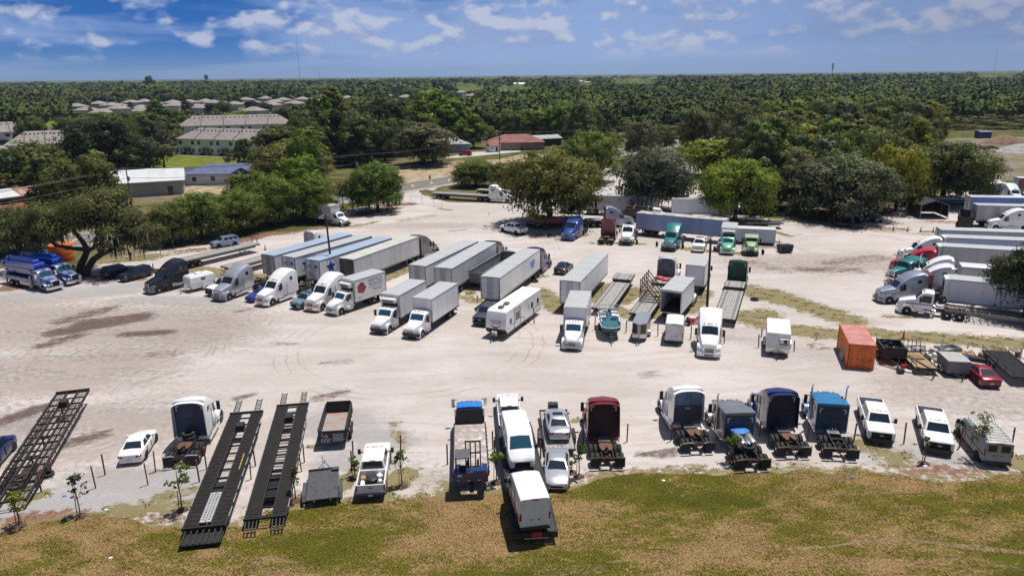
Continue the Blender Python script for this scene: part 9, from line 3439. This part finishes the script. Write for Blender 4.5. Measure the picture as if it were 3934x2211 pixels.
put(tractor('silver blue high roof semi tractor facing left',SILV2,bump=GREYP),(24,1250,1208),(2.95,1.2,0),b=(24,1598,912),lb=(-1.15,1.2,3.88))
dc=put(tractor('white day cab tractor with a maroon stripe facing left',WHITE,'day',bump=WHITE,stripe=DRED),(24,1455,1316),(2.95,1.2,0),b=(24,1885,1370),lb=(-2.55,1.24,0))
sk=flatbed('bare black container chassis behind the striped day cab',12.0,zd=1.25,skeletal=True,name='container_chassis')
ahead(sk,dc,-(6.0+1.0))
tt=trailer('dirty grey trailer by the drive at the upper right',13.6,side=mat('dirty_grey_sheet',(.42,.41,.42),.6,0,.25,.6,streak=True,col2=(.2,.19,.19)),door=SIDEG)
put(tt,(24,2118,226),(-6.8,-1.3,4.1),yaw=-12)
tb_=trailer('white roofed trailer with a blue side at the upper right',13.6,side=mat('mid_blue_sheet',(.14,.25,.60),.45,0,.08,.7,streak=True),roof=WHITE)
put(tb_,(24,2055,145),(-6.8,-1.3,4.1),yaw=-10)
ww=put(tractor('white semi tractor facing left at the upper right edge',WHITE),(24,2220,448),(4.1,.8,.40),yaw=168)
put(tractor('white semi tractor behind the left facing white one',WHITE),(24,2330,395),(4.1,.8,.40),yaw=168)
put(tractor('white and pale blue semi tractor facing the camera at the right edge',mat('paint_pale_cyan',(.55,.68,.72),.35,0,.06,coat=.5)),(24,2535,205),(4.12,0,.34),yaw=-95)
fw=flatbed('grey flatbed parked beside the blue site cabin',10.0)
put(fw,(24,2350,80),(-5,1.26,1.42),yaw=-32)
put(dump_trailer('tall dark dump trailer with a dirt load under the shady oak',7.0,sign=False,wall=1.5),(24,1992,440),(-3.6,0,.6),b=(24,2000,268),lb=(3.5,0,2.6))
bc=trailer('brown sided trailer at the upper right edge of the photo',9.0,side=mat('brown_trailer_sheet',(.22,.10,.05),.6,0,.1),roof=WHITE)
put(bc,(14,2530,1245),(-4.5,-1.3,4.1),yaw=-10)
cp_=thing('canopy_tent','black gabled canopy tent under the shady oak','canopy')
cp_.location=G(24,1680,360)
cp_.rotation_euler=(0,0,rad(-6))
b=MB()
for x in(-2.6,2.6):
 for y in(0,3,6):
  b.bar((x,y,0),(x,y,2.7),.09)
for y in(0,3,6):
 b.bar((-2.6,y,2.7),(0,y,3.6),.08)
 b.bar((2.6,y,2.7),(0,y,3.6),.08)
b.build('frame',GALV,cp_,0)
b=MB()
for s in(-1,1):
 b.loft([[(s*2.75,-.2,2.68),(s*2.75,6.2,2.68),(s*2.75,6.2,2.72),(s*2.75,-.2,2.72)],[(0,-.2,3.62),(0,6.2,3.62),(0,6.2,3.66),(0,-.2,3.66)]])
b.bx(-2.72,-2.66,0,6,.3,2.7)
b.bx(2.66,2.72,0,6,.3,2.7)
b.bx(-2.66,2.66,5.95,6.0,.3,2.7)
b.build('cover',mat('canopy_black',(.02,.02,.022),.7),cp_,0)
for rc,x,y,lab in((24,1640,235,'white covered boat behind the black canopy tent'),(24,1860,240,'second white boat right of the canopy tent')):
 o_=thing('covered_boat',lab,'boat')
 b=MB()
 b.loft([[(x_*q-.2,y_*q,z)for x_,y_ in((3.2,0),(2.2,.8),(0,1.15),(-2.8,1.1),(-2.8,-1.1),(0,-1.15),(2.2,-.8))]for z,q in((.8,.6),(1.5,.95),(1.7,1.0))])
 b.build('hull',mat('boat_blue_hull',(.10,.16,.30),.4),o_,30)
 b=MB()
 b.loft([[(x_*q-.2,y_*q,z)for x_,y_ in((3.2,0),(2.2,.8),(0,1.15),(-2.8,1.1),(-2.8,-1.1),(0,-1.15),(2.2,-.8))]for z,q in((1.7,1.02),(2.1,.8),(2.4,.3))])
 b.build('cover',WHITE,o_,30)
 b=MB()
 b.bx(-2.5,2.5,-.6,-.5,.4,.8)
 b.bx(-2.5,2.5,.5,.6,.4,.8)
 for s in(-1,1):
  b.cyl((-1,s*.9,.33),(-1,s*1.1,.33),.33,14)
 b.build('cradle',BLK,o_,0)
 o_.location=G(rc,x,y)
 o_.rotation_euler=(0,0,rad(-15))
put(car('blue car parked nose out under the bushy oak by the ditch','sedan',mat('paint_steel_blue',(.08,.14,.30),.3,.3,.05,coat=.5)),(24,1005,380),(2.4,0,.3),yaw=-88)
put(car('dark grey blue car right of the blue one under the oak','suv',GREYP,cat='car'),(24,1155,388),(2.4,0,.35),yaw=-80)
b=MB()
b.lathe([(0,.28),(.05,.31),(.4,.32),(.85,.31),(.9,.27),(.9,.02)],16,0,'z')
o_=tag(b.build('blue_barrel',mat('barrel_blue',(.02,.14,.55),.45),None),'bright blue barrel standing by the ditch verge','barrel')
o_.location=G(24,872,420)
put(util_trailer('small dark trailer frame beside the bright blue barrel',2.4,.8,.55,rails=.3),(24,815,425),(1.2,0,.5),yaw=-70)
vt=cargo_trailer('grey vintage trailer in the shade behind the ditch',6.0,1.15,2.7,mat('vintage_grey',(.24,.25,.29),.5,.1,.1),axle=-.3,roof=OFFW,stone=False)
put(vt,(14,170,1290),(-3,-1.15,2.7),b=(14,400,1292),lb=(3,-1.15,2.7))
# cars and things beyond the road
put(car('bright red car parked at the grey house across the road','suv',RED,cat='car'),(12,1985,1028),(1.45,.95,0),yaw=172)
put(car('dark red car driving on the road at the right','sedan',RED),(13,1475,884),(1.42,.9,0),yaw=math.degrees(math.atan2(rd_d.y,rd_d.x))-180)
put(pickup('red pickup parked in the carport shade',RED,L=5.6,lights_on_roof=False),(13,215,958),(2.0,-.9,0),yaw=-10)
put(van('white car by the blue roofed cottage',WHITE,'low',L=5.0),(11,2260,1340),(2.4,.9,.35),yaw=170)
wr=camper_=cargo_trailer('white caravan standing in the trees beyond the road',7.5,1.2,3.1,WHITE,roof=WHITE,stone=False)
put(wr,(13,1040,760),(-3.75,-1.2,3.1),yaw=-30)
b=MB()
b.lathe([(0,.28),(.05,.30),(.9,.27),(1.0,.2),(1.0,.02)],14,0,'z')
o_=tag(b.build('orange_drum',CONE_O,None),'orange drum at the roadside by the mossy oak','drum')
o_.location=G(12,1678,1255)
for rc,x,y,R_,H_,m_,lab in((14,2370,905,9,3.4,mat('mound_red_earth',(.20,.12,.085),.95,0,.2,.6),'reddish earth mound at the back of the dirt field'),(14,2235,1165,7,2.6,mat('mound_dark',(.10,.085,.07),.95,0,.3,.6),'dark earth heap in the dirt field'),(14,2560,985,10,2.8,mat('mound_grey',(.32,.30,.29),.95,0,.2,.6),'pale grey gravel heap at the right edge of the dirt field')):
 b=MB()
 b.loft([[(R_*q*math.cos(a)*rr.uniform(.85,1.15),R_*.7*q*math.sin(a)*rr.uniform(.85,1.15),H_*z)for a in np.linspace(0,math.tau,18,False)]for q,z in((1,.0),(.75,.35),(.5,.68),(.25,.9),(.05,1))])
 o_=tag(b.build('earth_mound',m_,None,60),lab,'mound')
 o_.location=G(rc,x,y)
for k in range(14):
 q=G(14,1840+33*k,975-1.0*k+rr.uniform(-18,14))
 b=MB()
 b.tube([(-3.2,0,.3),(0,rr.uniform(-.4,.4),.6+rr.uniform(0,.8)),(3.0,.3,.3)],[.32,.28,.12],7)
 o_=tag(b.build('felled_log',BARK,None),'felled log lying in the long brush pile of the dirt field','log','felled logs of the brush pile')
 o_.location=q
 o_.rotation_euler=(0,0,rr.uniform(-.6,.6))
sh=house('small blue shed under the trees behind the dirt field','shed',G(14,2165,850),0,5,4,2.6,.6,mat('shed_blue',(.04,.08,.26),.6),mat('shed_roof',(.10,.12,.2),.7),None,False,.3,[],[(0,2,2.1,-1)],'shed')
